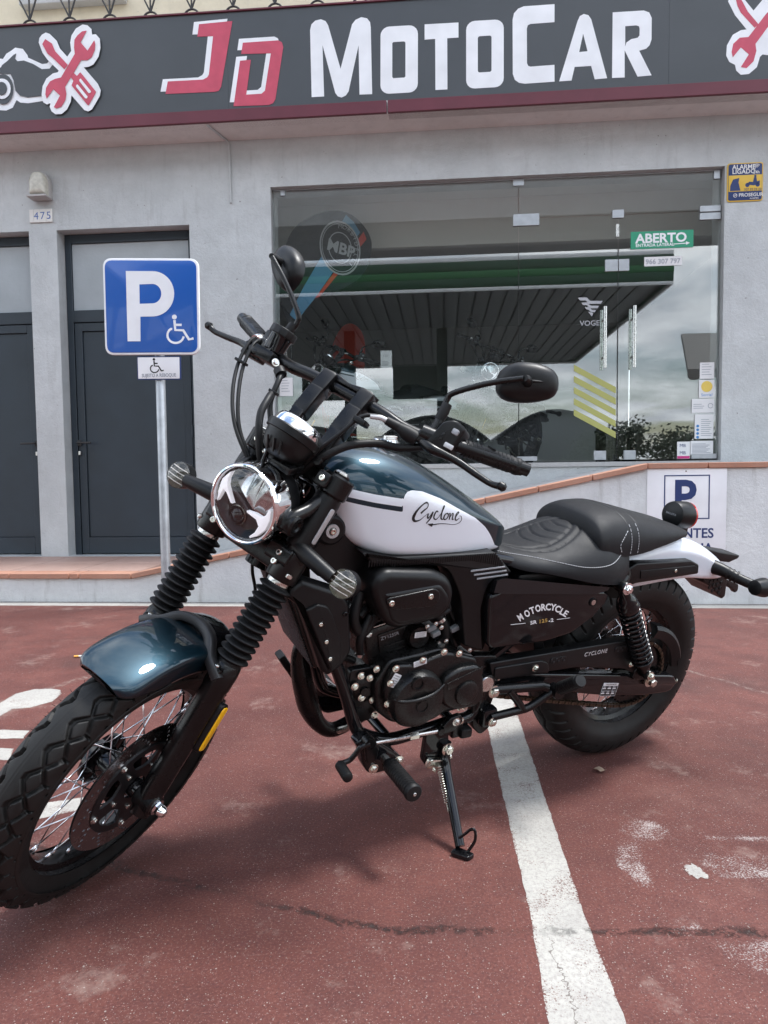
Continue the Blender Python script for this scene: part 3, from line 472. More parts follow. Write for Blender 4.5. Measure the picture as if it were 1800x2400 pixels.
def strip(name,polys,z,m,label=None):
    mb=MB()
    ed=[]
    for p0 in polys:
        p=p0 if area2(p0)>0 else p0[::-1]
        if m=='worn_paint':                     # feathered: a small grid carrying the distance to the outline
            P2=[Vector(q) for q in p]; xs=[q.x for q in P2]; ys=[q.y for q in P2]; st=.011; nx=int((max(xs)-min(xs)+.06)/st)+1; ny=int((max(ys)-min(ys)+.06)/st)+1; V=[];ids={}
            def sdist(x,y):
                q=Vector((x,y)); d=9; ins=False
                for i in range(len(P2)):
                    a,b=P2[i-1],P2[i]; e=b-a; t=max(0,min(1,(q-a).dot(e)/e.length_squared)); d=min(d,(q-a-e*t).length)
                    if (a.y>y)!=(b.y>y) and x<(b.x-a.x)*(y-a.y)/(b.y-a.y)+a.x: ins=not ins
                return -d if ins else d
            F=[]
            for i in range(nx+1):
                for j in range(ny+1):
                    x,y=min(xs)-.03+i*st,min(ys)-.03+j*st; d=sdist(x,y)
                    if d<.022: ids[i,j]=len(V); V.append((x,y,z)); ed.append(max(0,min(1.5,.45+d/.028)))
            for i in range(nx):
                for j in range(ny):
                    k=[(i,j),(i+1,j),(i+1,j+1),(i,j+1)]
                    if all(q in ids for q in k): F.append(tuple(ids[q] for q in k))
            mb.add([(a,b,c+.00004*polys.index(p0)) for a,b,c in V],F); continue
        if m in ('asphalt','forecourt','red_ground'): mb.add(*sheet(p,z)); ed+=[0]*len(p); continue
        q=[]                                   # resample the outline, ragged edge, soft worn rim
        for i in range(len(p)):
            a,b=Vector(p[i]),Vector(p[(i+1)%len(p)]); n=max(1,int((b-a).length/.02)) if (b-a).length<4 else 1
            q+=[tuple(a.lerp(b,k/n)) for k in range(n)]
        pe=sum((Vector(q[k])-Vector(q[k-1])).length for k in range(len(q))); d=min({'worn_paint':.022,'line_paint':.006}.get(m,.010),.45*abs(area2(q))/pe)
        o_=[(x+random.uniform(-.0015,.0015),y+random.uniform(-.0015,.0015)) for x,y in q]; i_=inset(q,d); n=len(q)
        mb.add([(x,y,z) for x,y in o_+i_],[(k,(k+1)%n,(k+1)%n+n,k+n) for k in range(n)]+[tuple(range(n,2*n))]); ed+=[1]*n+[0]*n
    o=single(name,mb,m,I4,kind='structure',smooth=0)
    if any(ed) and len(ed)==len(o.data.vertices): at=o.data.attributes.new('edge','FLOAT','POINT'); at.data.foreach_set('value',[float(x) for x in ed])
    return o
strip('ground',[[(-250,-250),(250,-250),(250,250),(-250,250)]],-.006,'asphalt')
def fq(u,v): q=FM@Vector((u,v,0)); return (q.x,q.y)
strip('parking_lot',[[fq(-14,-8.2),fq(14,-8.2),fq(14,.02),fq(-14,.02)]],0,'red_ground')
strip('forecourt',[[fq(-60,-60),fq(60,-60),fq(60,-8.25),fq(-60,-8.25)]],-.002,'forecourt')
strip('edge_line',[[fq(-14,-.13),fq(14,-.13),fq(14,-.004),fq(-14,-.004)]],.0004,'bay_paint')
strip('bay_line',[[(.372,2.80),(.505,2.77),(.484,2.613),(.388,1.352),(.377,1.067),(.34,.3),(.215,.3),(.252,1.069),(.282,1.354),(.365,2.645)]],.0004,'line_paint')
# disabled-bay symbol half hidden by the front wheel
def pill(pts,w,n=6):
    """stroke of constant width along a polyline -> outline polygon"""
    P=[Vector(p) for p in pts]; Lf=[];Rt=[]
    for i,p in enumerate(P):
        a=P[max(i-1,0)]; b=P[min(i+1,len(P)-1)]; d=(b-a).normalized(); q=Vector((-d.y,d.x))*w/2; Lf.append(p+q); Rt.append(p-q)
    return [(q.x,q.y) for q in Lf]+[(q.x,q.y) for q in reversed(Rt)]
strip('bay_symbol',[[(-1.55,2.60),(-1.509,2.693),(-1.509,2.808),(-1.463,2.868),(-1.391,2.872),(-1.345,2.85),(-1.318,2.80),(-1.309,2.705),(-1.358,2.634),(-1.421,2.619),(-1.427,2.543),(-1.50,2.50)],[(-1.46,2.42),(-1.241,2.389),(-1.226,2.318),(-1.45,2.32)],[(-1.40,2.25),(-1.211,2.231),(-1.177,2.139),(-1.38,2.14)],[(-.96,1.84),(-.827,1.88),(-.805,1.808),(-.93,1.745)]],.0004,'bay_paint')
def circ2(cx,cy,r,n=18): return [(cx+r*math.cos(2*PI*i/n),cy+r*math.sin(2*PI*i/n)) for i in range(n)]
strip('worn_marking',[[(.571,1.693),(.62,1.725),(.673,1.719),(.706,1.645),(.649,1.614),(.610,1.584),(.585,1.55),(.566,1.48),(.575,1.41),(.529,1.423),(.505,1.519),(.53,1.62)],[(.69,1.516),(.718,1.562),(1.2,1.55),(1.2,1.44),(.708,1.453)],[(.750,1.644),(1.2,1.631),(1.2,1.60),(.757,1.612)],[(.605,1.262),(.95,1.275),(.95,1.17),(.64,1.176),(.598,1.206)],[(.54,1.31),(.60,1.32),(.61,1.29),(.55,1.285)]],.00018,'worn_paint')
# a flake of fresh paint and litter
random.seed(3)
for (x,y,r) in ((.672,1.487,.020),):
    p=[(x+r*(.75+.5*random.random())*math.cos(a*2*PI/16),y+r*(1.1+.9*random.random())*math.sin(a*2*PI/16)) for a in range(16)]
    o=strip('paint_flake',[p],.0008,'bay_paint')
mat('filter_orange',(.75,.36,.08),.8); mat('butt_paper',(.75,.73,.68),.8); mat('leaf_yellow',(.62,.42,.06),.8); mat('leaf_brown',(.30,.22,.16),.8)
for x,y,a,l in ((-1.515,3.365,.1,'cigarette butt lying on the red ground near the painted bay symbol'),(1.35,2.27,1.9,'cigarette butt lying behind the rear tyre on the red ground')):
    r=empty('cigarette_butt',Matrix.Translation((x,y,.007))@Matrix.Rotation(a,4,'Z'),l,'cigarette butt','butts on the ground')
    part('filter',tube([(0,0,0),(.022,0,0)],.0052,8),'filter_orange',r); part('paper',tube([(.022,0,0),(.04,0,0)],.005,8),'butt_paper',r)
for i,(x,y,s,m,l) in enumerate(((1.28,2.19,.03,'leaf_brown','curled pale leaf on the red ground behind the rear tyre'),(2.05,3.3,.03,'leaf_yellow','small yellow leaf on the ground below the customer parking plate'),(.62,2.0,.02,'leaf_brown','dry leaf scrap on the ground beside the white line'))):
    P=[(s*math.cos(t)*(1 if k%2 else .8),s*.55*math.sin(t),.004+.006*(k%3)/2) for k,t in enumerate([i2*2*PI/10 for i2 in range(10)])]
    single('leaf',loft([[ (a*.98,b*.98,c-.001) for a,b,c in P],P]),m,Matrix.Translation((x,y,.003))@Matrix.Rotation(i*1.3,4,'Z'),l,'leaf',smooth=0)
# ------------------------------------------------------------------ low wall, step and ramp
def ramp_z(u): return .204 if u<-1.75 else (.204+(u+1.75)*.2063 if u<1.724 else .921)
lw=root('low_wall',FM,(0,.5,0),'pale rendered low wall with a ramp, step and terracotta coping below the shop front','wall')
LT=rel((0,.5,0))
part('wall',prism([(-14,0),(14,0),(14,.886),(1.724,.886),(-1.75,.168),(-14,.168)],.995,0,.004),'pale_wall',lw,LT)
def slab(u0,u1,v0,v1,h,bev=.004,j=0):
    z0,z1=ramp_z(u0+1e-4),ramp_z(u1-1e-4)
    v,f=box(((u0+u1)/2,(v0+v1)/2,0),(u1-u0,v1-v0,h),bev)
    out=[]
    for p in v:
        t=(p.x-u0)/(u1-u0); out.append((p.x,p.y,p.z-h/2+z0+(z1-z0)*t+.001))
    return out,f
bl=[-3.65,-3.22,-2.62,-2.22,-2.1,-1.755]
edges=[-3.9,-3.55,-3.18,-2.64,-2.20,-2.13,-1.752]+[-1.75+.347*i for i in range(1,11)]+[1.724+.375*i for i in range(1,9)]
random.seed(11)
for i in range(len(edges)-1):
    a,b=edges[i],edges[i+1]
    part('coping_brick',slab(a+.004,b-.004,-.022+random.uniform(-.006,.004),.125,.036,.006),'terracotta',lw,LT)
for i,u in enumerate([-4.2+.49*k for k in range(5)]):
    for k,(a,b) in enumerate(((.13,.56),(.565,.99))):
        part('step_tile',slab(u+.003,u+.487,a,b,.03,.003),'terracotta_tile',lw,LT)
part('ramp_floor',prism([(-1.75,.17),(1.73,.888),(4.8,.888),(4.8,.902),(1.724,.902),(-1.75,.184)],.99,.13,.002),'concrete',lw,LT)
# ------------------------------------------------------------------ the shop building
bd=root('shop_building',FM,(0,1.1,0),'grey two storey shop building with dark doors and a wide glass front','building')
BT=rel((0,1.1,0))
def holes_wall(us,zs,holes,v0,v1):
    mb=MB(); inh=lambda u,z:any(a<u<b and c<z<d for a,b,c,d in holes)
    for i in range(len(us)-1):
        for j in range(len(zs)-1):
            a,b,c,d=us[i],us[i+1],zs[j],zs[j+1]
            if inh((a+b)/2,(c+d)/2): continue
            mb.add([(a,v0,c),(b,v0,c),(b,v0,d),(a,v0,d)],[(0,1,2,3)]); mb.add([(a,v1,c),(b,v1,c),(b,v1,d),(a,v1,d)],[(3,2,1,0)])
    for a,b,c,d in holes:
        mb.add([(a,v0,c),(a,v1,c),(a,v1,d),(a,v0,d)],[(0,1,2,3)]); mb.add([(b,v0,c),(b,v1,c),(b,v1,d),(b,v0,d)],[(3,2,1,0)])
        mb.add([(a,v0,d),(a,v1,d),(b,v1,d),(b,v0,d)],[(0,1,2,3)]); mb.add([(a,v0,c),(a,v1,c),(b,v1,c),(b,v0,c)],[(3,2,1,0)])
    return mb
D1=(-3.95,-3.005,.206,2.917); D2=(-2.765,-1.638,.206,2.915); WN=(-.961,2.564,.946,3.183)
us=sorted({-9,9,*D1[:2],*D2[:2],*WN[:2]}); zs=sorted({0,3.66,*D1[2:],*D2[2:],*WN[2:]})
part('wall',holes_wall(us,zs,[D1,D2,WN],1.0,1.25),'grey_wall',bd,BT,smooth=10)
part('window_sill',box((.8,1.06,.928),(3.53,.15,.034),.004),'concrete',bd,BT)
part('soffit',box((0,.98,3.61),(18,.54,.10),.004),'soffit_paint',bd,BT)
part('conduit',tube([(-1.372,.72,3.552),(-1.30,.985,3.552),(-1.289,.992,3.53),(-1.286,.992,3.07)],.009,8),'grey_wall',bd,BT)
part('upper_wall',box((0,2.3,5.9),(18,.2,3.4),.01),'cream_wall',bd,BT)
part('balcony_slab',box((0,1.53,4.30),(18,1.36,.11),.004),'concrete',bd,BT)
part('upper_sill',box((-3.15,2.15,5.50),(1.05,.1,.06),.01),'concrete',bd,BT)
part('upper_shutter',box((-3.15,2.19,6.2),(.95,.03,1.3),.01),'paper',bd,BT)
def door(a,b,hu,hs):
    z0,z1=.206,2.915; v=1.12
    d=part('door',prism([(a+.002,z0+.002),(b-.002,z0+.002),(b-.002,z1-.002),(a+.002,z1-.002)],1.2,v+.045,.002),'alu_dark',bd,BT,label=None)
    def fr(name,u0,u1,y0,y1,vf,m='alu_dark',bev=.004): return part(name,box(((u0+u1)/2,vf+.02,(y0+y1)/2),(u1-u0,.05,y1-y0),bev),m,d,BT)
    fr('frame',a+.003,a+.055,z0,z1-.003,v); fr('frame',b-.055,b-.003,z0,z1-.003,v); fr('frame',a+.055,b-.055,z1-.075,z1-.003,v); fr('transom_bar',a+.055,b-.055,2.185,2.285,v)
    fr('transom_glass',a+.056,b-.056,2.286,z1-.076,v+.018,'frost_glass')
    fr('stile',a+.062,a+.125,z0+.01,2.178,v+.006); fr('stile',b-.125,b-.062,z0+.01,2.178,v+.006); fr('rail',a+.125,b-.125,2.11,2.178,v+.006); fr('rail',a+.125,b-.125,z0+.01,z0+.15,v+.006)
    fr('panel',a+.127,b-.127,z0+.152,2.108,v+.02,'alu_dark',.006)
    for z in (.45,1.25,2.0): part('hinge',tube([(a+.058 if hs<0 else b-.058,v-.008,z-.05),(a+.058 if hs<0 else b-.058,v-.008,z+.05)],.010,10),'alu_dark',d,BT)
    h=part('handle',box((hu,v-.015,1.166),(.03,.022,.05),.005),'iron',d,BT)
    part('lever',tube([(hu,v-.02,1.168),(hu,v-.055,1.168),(hu+hs*.02,v-.06,1.168),(hu+hs*.12,v-.058,1.166)],.0085,8),'iron',d,BT)
    part('lock_cylinder',box((hu,v-.012,1.08),(.018,.03,.034),.004),'steel',d,BT)
door(D1[0],D1[1],-3.07,-1); door(D2[0],D2[1],-2.688,1)
# glass shop front, frameless panes with metal patch fittings
sf=part('shop_front',box((.80,1.066,3.177),(3.51,.02,.008),.001),'grey_metal',bd,BT)
def pane(a,b,c,d,y=1.06): return part('glass_pane',box(((a+b)/2,y,(c+d)/2),(b-a,.01,d-c),.001),'shop_glass',sf,BT,smooth=10)
pane(-.955,1.012,.952,3.172); pane(1.018,1.782,.962,2.87); pane(1.79,2.556,.962,2.87); pane(1.018,2.556,2.88,3.172)
def fit(name,u0,u1,z0,z1,m='grey_metal'): return part(name,box(((u0+u1)/2,1.06,(z0+z1)/2),(u1-u0,.03,z1-z0),.003),m,sf,BT)
for q in ((.972,1.175,2.815,2.906),(1.738,1.826,2.845,2.908),(2.40,2.556,2.865,2.91),(2.40,2.556,2.805,2.856),(1.686,1.783,2.438,2.528),(1.789,1.869,2.438,2.528),(1.606,1.70,.962,1.035),(1.84,1.93,.962,1.035),(1.0,1.16,.962,.998),(2.36,2.55,.962,1.0),(-.89,-.855,3.13,3.17),(.972,1.056,3.125,3.17),(2.50,2.545,3.11,3.17)): fit('patch_fitting',*q)
fit('lock_bolt',1.767,1.79,2.70,2.80,'steel')
for hu in (1.676,1.90):
    h=part('door_handle',tube([(hu,.995,1.68),(hu,.995,2.155)],.0135,12),'steel',sf,BT)
    part('door_handle',tube([(hu,1.125,1.68),(hu,1.125,2.155)],.0135,12),'steel',sf,BT)
    for z in (1.77,2.065): part('handle_post',tube([(hu,.995,z),(hu,1.125,z)],.008,8),'steel',sf,BT)
# room behind the glass
for nm,c,s,m in (('shop_floor',(.2,4.3,.90),(6.6,6.1,.06),'room_floor'),('shop_back_wall',(.2,7.4,2.1),(6.6,.1,2.5),'room_wall'),('shop_side_wall',(-3.15,4.3,2.1),(.1,6.05,2.5),'room_wall'),('shop_side_wall',(3.55,4.3,2.1),(.1,6.05,2.5),'room_wall'),('shop_ceiling',(.2,4.32,3.34),(6.6,6.1,.06),'room_ceil')):
    single(nm,box(c,s,.002),m,FM,kind='structure')
single('added_pale_bulkhead',box((.2,1.80,3.11),(6.5,.08,.40),.004),'room_ceil',FM,kind='structure')  # pale panel added to catch daylight and brighten the background of the flag
# ------------------------------------------------------------------ fascia sign
sg=root('fascia_sign',FM,(0,.72,3.56),'long dark grey fascia sign reading JD MOTOCAR with crossed tool emblems','sign')
ST=rel((0,.72,3.56))
for i,(a,b) in enumerate(((-9,-5.2),(-5.2,-1.2),(-1.2,2.05),(2.05,5.6),(5.6,9))): part('sign_panel',box(((a+b)/2,.76,4.012),(b-a-.0006,.10,.712),.002),'sign_panel',sg,ST)
part('maroon_trim',box((-4.495,.745,3.604),(9.0,.12,.088),.003),'sign_maroon',sg,ST); part('maroon_trim',box((4.515,.745,3.604),(9.0,.12,.088),.003),'sign_maroon',sg,ST)
part('top_trim',box((0,.755,4.374),(18,.115,.012),.002),'sign_maroon',sg,ST)
def glyph(name,key,m,hole=None,v=.71,th=.0012,par=sg,T=ST):
    p=GL[key]; 
    bm=bmesh.new(); 
    def loop(pp): 
        vs=[bm.verts.new((x,0,z)) for x,z in pp]; return [bm.edges.new((vs[i],vs[(i+1)%len(vs)])) for i in range(len(vs))]
    E=loop(p)
    for h in (hole or []): E+=loop(GL[h])
    bmesh.ops.triangle_fill(bm,use_beauty=True,edges=E)
    bm.verts.index_update(); V=[(q.co.x,q.co.z) for q in bm.verts]; F=[]
    for q in bm.faces:
        ii=[x.index for x in q.verts]; aa=area2([V[k] for k in ii]); F.append(tuple(ii) if aa>0 else tuple(ii[::-1]))
    bm.free()
    return part(name,solid2d(V,F,lambda x,z,d:(x,v-d,z),th),m,par,T,smooth=0)
for k,h in (('M',None),('O1',['O1h']),('T',None),('O2',['O2h']),('C',None),('A',['Ah']),('R',['Rh'])): glyph('letter',k,'sign_white',h)
glyph('letter_shadow','Jw','sign_white'); glyph('letter_shadow','Dw','sign_white'); glyph('letter','J','sign_red',v=.7085); glyph('letter','D','sign_red',v=.7085)
e=glyph('emblem','mo','sign_white'); 
for k,m,v in (('mi','sign_panel',.7055),('wh','sign_panel',.701),('whw','sign_white',.6965),('whc','sign_panel',.692),('ol','sign_white',.6975),('wr','sign_red',.693),('sd','sign_red',.693),('sd2','sign_red',.693),('slot1','sign_white',.6885),('slot2','sign_white',.6885)):
    glyph('emblem_piece',k,m,v=v,par=e)
e2=glyph('emblem','rol','sign_white'); glyph('emblem_piece','rwr','sign_red',v=.7085,par=e2); glyph('emblem_piece','rsd','sign_red',v=.7085,par=e2)
# ------------------------------------------------------------------ wrought iron railing on the balcony
rl=root('balcony_railing',FM,(0,.78,4.38),'black wrought iron balcony railing of rings and fanned bars above the sign','railing')
RT=rel((0,.78,4.38))
part('bottom_rail',tube([(-5,.78,4.385),(5,.78,4.385)],.008,6),'iron',rl,RT); part('top_rail',tube([(-5,.78,5.25),(5,.78,5.25)],.015,8),'iron',rl,RT)
for k in range(-5,10):
    u=-2.797+.3257*k
    mb=MB(); mb.add(*tube([(u+.062*math.cos(a),.78,4.392+.062*math.sin(a)) for a in [i*2*PI/24 for i in range(24)]],.0075,6,closed=True))
    for du in (-.10,0,.075): mb.add(*tube([(u,.78,4.452),(u+du,.78,4.66),(u+du*1.3,.78,5.25)],.007,6))
    part('baluster',mb,'iron',rl,RT)
# ------------------------------------------------------------------ things on the wall
lm=root('wall_lamp',FM,(-2.862,.95,3.156),'beige bulkhead lamp with a domed glass cover above the house number','lamp')
T=rel((-2.862,.95,3.156))
dome=rpoly([(-2.94,3.165),(-2.785,3.165),(-2.785,3.30,.06),(-2.82,3.37,.06),(-2.905,3.37,.06),(-2.94,3.30,.06)],.01,5)
part('base',prism(dome,1.0,.95,.006),'concrete',lm,T); cu_,cz_=-2.862,3.25
part('glass_cover',loft([[(cu_+(x-cu_)*k,v,cz_+(z-cz_)*k) for x,z in dome] for v,k in ((.95,.90),(.915,.88),(.895,.80),(.886,.66),(.883,.4))]),'lamp_glass',lm,T,smooth=50); part('bottom_rim',box((-2.862,.935,3.158),(.165,.11,.016),.004),'concrete',lm,T)
hn=root('house_number',FM,(-2.89,.995,2.98),'small glazed tiles with the blue number 475 below the lamp','number tiles')
T=rel((-2.89,.995,2.98))
for i,ch in enumerate(' 475'):
    w=.036 if i==0 else .052; u=-2.988+(0 if i==0 else .038+(i-1)*.0535)
    t_=part('tile',box((u+w/2,.994,3.034),(w,.012,.106),.002),'tile_white',hn,T)
    if ch!=' ':
        v,f=text2d(ch,.085); part('digit',solid2d(v,f,lambda x,y,d:(u+.001+x,.988-d,3.005+y),.0015),'tile_blue',t_,T,smooth=0)
def plate_text(par,T,items,v,name='lettering',th=.0012):
    for it in items:
        s,u,z,size,m=it[:5]; al=it[5] if len(it)>5 else 'LEFT'; bold=it[6] if len(it)>6 else 0; sx=it[7] if len(it)>7 else 1
        g,f=text2d(s,size,0,al,bold); part(name,solid2d(g,f,lambda x,y,d:(u+x*sx,v-d,z+y),th),m,par,T,smooth=0)
al=root('alarm_sign',FM,(2.709,.99,2.91),'blue and yellow alarm warning plate reading ALARME LIGADO beside the glass front','sign')
T=rel((2.709,.99,2.91)); rr=lambda a,b,c,d,r:rpoly([(a,c),(b,c),(b,d),(a,d)],r,4)
part('border',prism(rr(2.578,2.840,2.911,3.197,.02),.998,.992,.001),'yellow_sign',al,T); part('plate',prism(rr(2.586,2.832,2.919,3.189,.016),.992,.990,.0005),'navy',al,T)
part('picture',prism(rr(2.588,2.830,2.985,3.105,.004),.990,.9885,.0003),'yellow_sign',al,T)
plate_text(al,T,[('ALARME',2.612,3.150,.046,'white_print','LEFT',.0009),('LIGADO',2.612,3.116,.046,'white_print','LEFT',.0009),('24h',2.765,3.112,.032,'white_print','LEFT',.0004),('PROSEGUR',2.662,2.945,.036,'white_print','LEFT',.0005),('707 32 23 23',2.700,2.988,.024,'navy'),('ALARMES',2.742,2.925,.016,'white_print')],.9880)
pic=[[(2.598,2.99),(2.675,2.99),(2.66,3.05),(2.665,3.085),(2.62,3.075),(2.600,3.03)],circ2(2.725,3.03,.016),circ2(2.80,3.03,.016),[(2.715,3.035),(2.74,3.055),(2.765,3.05),(2.772,3.085),(2.79,3.088),(2.795,3.055),(2.815,3.06),(2.815,3.035),(2.77,3.025),(2.74,3.03)],circ2(2.782,3.094,.009)]
mb=MB()
for p in pic: mb.add(*prism(p,.9886,.9878,.0002,steps=1))
part('pictogram',mb,'navy',al,T); 
mb=MB(); mb.add(*tube([(2.637+.013*math.cos(a),.989,2.956+.013*math.sin(a)) for a in [i*2*PI/16 for i in range(16)]],.0022,5,closed=True)); mb.add(*tube([(2.628,.989,2.951),(2.646,.989,2.961)],.0022,5)); 
for rr_ in (.012,.022,.032): mb.add(*tube([(2.79+rr_*math.cos(a),.989,3.150+rr_*math.sin(a)) for a in [R(45+i*9) for i in range(11)]],.003,5))
part('logo_mark',mb,'white_print',al,T)
# ------------------------------------------------------------------ customer parking plate on the low wall
cp=root('parking_plate',FM,(1.97,-.006,.36),'white CLIENTES parking plate with a navy framed P on the low wall','sign')
T=rel((1.97,-.006,.36))
part('plate',prism([(1.722,.30),(2.218,.30),(2.220,.884),(1.722,.886)],-.001,-.006,.001),'sign_white',cp,T)
mb=MB()
for a,b,c,d in ((1.828,2.114,.836,.843),(1.828,2.114,.558,.565),(1.828,1.835,.565,.836),(2.107,2.114,.565,.836)): mb.add(*box(((a+b)/2,-.007,(c+d)/2),(b-a,.002,d-c),.0003))
part('frame_line',mb,'navy',cp,T)
plate_text(cp,T,[('P',1.885,.600,.30,'navy','LEFT',.008,.93),('CLIENTES',1.965,.437,.088,'navy','CENTER',.0015,.94),('DA LOJA',1.975,.340,.088,'navy','CENTER',.0015,.94)],-.0062)
part('screw',lathe([(0,.006),(.002,.005),(.003,0)],(1.965,-.006,.868),(0,-1,0),10),'steel',cp,T)
# ------------------------------------------------------------------ disabled parking sign on its post
PB=(-1.441,-.17,0)
ps=root('parking_sign_post',FM,PB,'blue disabled parking P sign with a small tow-away plate on a galvanised post','sign post')
T=rel(PB)@Matrix.Rotation(R(0),4,'Y')
part('post',lathe([(0,.031),(2.26,.031),(2.265,.028)],PB,(0,0,1),20),'galv',ps,T)
part('foot_collar',lathe([(0,.06),(.006,.058),(.02,.036)],PB,(0,0,1),20),'concrete',ps,T)
q=[(-1.783,1.668),(-1.152,1.655),(-1.145,2.262),(-1.780,2.287)]
part('sign_edge',prism(rpoly(q,.06,6),-.205,-.225,.004),'sign_white',ps,T)
bp_=part('blue_face',prism(rpoly(inset(q,.014),.05,6),-.225,-.2275,.0008),'blue_sign',ps,T)
P_=[(-1.628,1.751),(-1.542,1.749),(-1.538,1.906)]+[(-1.452+.143*math.cos(R(a_)),2.0485+.1435*math.sin(R(a_))) for a_ in range(-90,91,9)]+[(-1.625,2.199)]
H_=[(-1.538,2.111)]+[(-1.452+.058*math.cos(R(a_)),2.0495+.0615*math.sin(R(a_))) for a_ in range(90,-91,-12)]+[(-1.540,1.988)]
GL['P_']=P_; GL['H_']=H_; glyph('letter','P_','sign_white',['H_'],v=-.2275,th=.0015,par=ps,T=T)
def chair_icon(cx,cz,s,v,m,par,T,name='wheelchair_symbol'):
    mb=MB(); ad=lambda p:mb.add(*prism(p,v,v-.0015,.0002,mp=lambda x,y,z:(cx+x*s,y,cz+z*s),steps=1))
    mb.add(*prism(circ2(0,.92,.095),v,v-.0015,.0002,mp=lambda x,y,z:(cx+x*s,y,cz+z*s),steps=1))
    ad(pill([(0,.80),(0.02,.42),(.34,.40),(.56,.04),(.74,.08)],.10)); ad(pill([(.02,.62),(.28,.61)],.09))
    ad(pill([(-.10,.46)]+[(.03+.33*math.cos(a),.22+.30*math.sin(a)) for a in [R(125+i*14) for i in range(17)]],.085))
    return part(name,mb,m,par,T)
chair_icon(-1.312,1.745,.165,-.2275,'sign_white',ps,T)
pl=[(-1.577,1.505),(-1.288,1.500),(-1.286,1.650),(-1.577,1.655)]
part('small_plate_edge',prism(rpoly(pl,.006,2),-.20,-.212,.001),'navy',ps,T); part('small_plate',prism(rpoly(inset(pl,.006),.004,2),-.212,-.2135,.0004),'sign_white',ps,T)
plate_text(ps,T,[('SUJEITO A REBOQUE',-1.432,1.520,.0315,'print_grey','CENTER',.0005,.78)],-.2136); chair_icon(-1.462,1.555,.085,-.2136,'black_print',ps,T)
part('clamp',box((-1.441,-.195,1.75),(.09,.03,.03),.004),'galv',ps,T); part('clamp',box((-1.441,-.195,2.15),(.09,.03,.03),.004),'galv',ps,T)
# ------------------------------------------------------------------ notices on the glass
GV=1.054
def notice(name,a,b,c,d,m,label,items,extra=(),cat='notice',v=GV):
    at=((a+b)/2,v,c); r=root(name,FM,at,label,cat); T=rel(at)
    part('sheet',box(((a+b)/2,v-.0008,(c+d)/2),(b-a,.0014,d-c),.0003),m,r,T); plate_text(r,T,items,v-.0016,th=.0006)
    for e in extra: part(e[0],prism(e[1],v-.0015,v-.0026,.0002,steps=1),e[2],r,T)
    return r,T
r,T=notice('open_sign',1.88,2.355,2.602,2.735,'green_sign','green ABERTO open sign hung inside the glass door',[('ABERTO',1.918,2.648,.098,'sign_white','LEFT',.003,1.05),('ENTRADA LATERAL',1.918,2.618,.033,'sign_white','LEFT',.0006)],[('arrow',[(2.205,2.627),(2.30,2.630),(2.30,2.620),(2.328,2.635),(2.298,2.648),(2.30,2.637),(2.205,2.633)],'sign_white')],'sign')
notice('phone_notice',1.985,2.272,2.467,2.538,'paper','white strip with a telephone number under the open sign',[('966 307 797',1.995,2.484,.052,'print_grey','LEFT',.0008)])
lines=lambda u0,u1,z0,z1,n:[('text_line',[(u0,z1-(z1-z0)*k/n),(u0+(u1-u0)*(.7+.3*((k*37)%10)/10),z1-(z1-z0)*k/n),(u0+(u1-u0)*(.7+.3*((k*37)%10)/10),z1-(z1-z0)*k/n-.004),(u0,z1-(z1-z0)*k/n-.004)],'print_grey') for k in range(n)]
notice('notice_sheet',2.415,2.525,1.585,1.712,'paper','plain white notice sheet, topmost of the column on the glass',[],lines(2.43,2.51,1.60,1.70,5))
notice('smile_notice',2.410,2.528,1.437,1.578,'paper','notice with a yellow smiling face on the glass',[('Sorria!',2.428,1.450,.032,'print_blue')],[('smiling_face',circ2(2.47,1.525,.043,20),'smile_yellow'),('eye',circ2(2.455,1.538,.004,8),'black_print'),('eye',circ2(2.483,1.538,.004,8),'black_print')][:1])
notice('logo_notice',2.358,2.528,1.322,1.430,'paper','wide white notice with a small round stamp on the glass',[],lines(2.37,2.46,1.345,1.39,3)+[('stamp',pill([(2.50+.018*math.cos(R(a)),1.375+.018*math.sin(R(a))) for a in range(0,350,20)],.004),'print_grey')])
notice('rules_notice',2.382,2.525,1.118,1.308,'paper','white sheet with four blue round icons on the glass',[],lines(2.43,2.515,1.13,1.27,9)+[('icon',circ2(2.405,1.218-k*.029,.011,12),'print_blue') for k in range(4)])
notice('payment_sticker',2.250,2.348,.942+.02,1.098,'paper','white card payment sticker with a pink band on the glass',[('MB',2.268,1.055,.036,'navy'),('MB',2.268,.998,.036,'navy')],[('band',[(2.252,.964),(2.346,.964),(2.346,.985),(2.252,.985)],'pink')],'sticker')
notice('terms_notice',2.352,2.525,.992,1.102,'paper','wide printed sheet beside the payment sticker on the glass',[],lines(2.365,2.51,1.0,1.08,8))
# VOGE decal, its word mark half behind the handle, and the yellow stripes
vg=root('brand_decal',FM,(1.57,1.07,2.03),'grey VOGE decal with striped shield on the glass door','decal'); T=rel((1.57,1.07,2.03))
mb=MB()
for p in ([(1.476,2.243),(1.545,2.243),(1.57,2.215),(1.668,2.212),(1.655,2.19),(1.562,2.192),(1.538,2.22),(1.494,2.22)],[(1.503,2.204),(1.552,2.204),(1.575,2.178),(1.64,2.175),(1.628,2.155),(1.567,2.157),(1.545,2.183),(1.518,2.183)],[(1.53,2.168),(1.565,2.167),(1.585,2.145),(1.618,2.142),(1.607,2.125),(1.578,2.126),(1.558,2.148),(1.545,2.148)],[(1.555,2.132),(1.598,2.118),(1.585,2.092)]): mb.add(*prism(p,1.054,1.0528,.0002,steps=1))
part('shield',mb,'flag_grey',vg,T); plate_text(vg,T,[('VOGE',1.492,2.022,.058,'flag_grey','LEFT',.0006)],1.054)
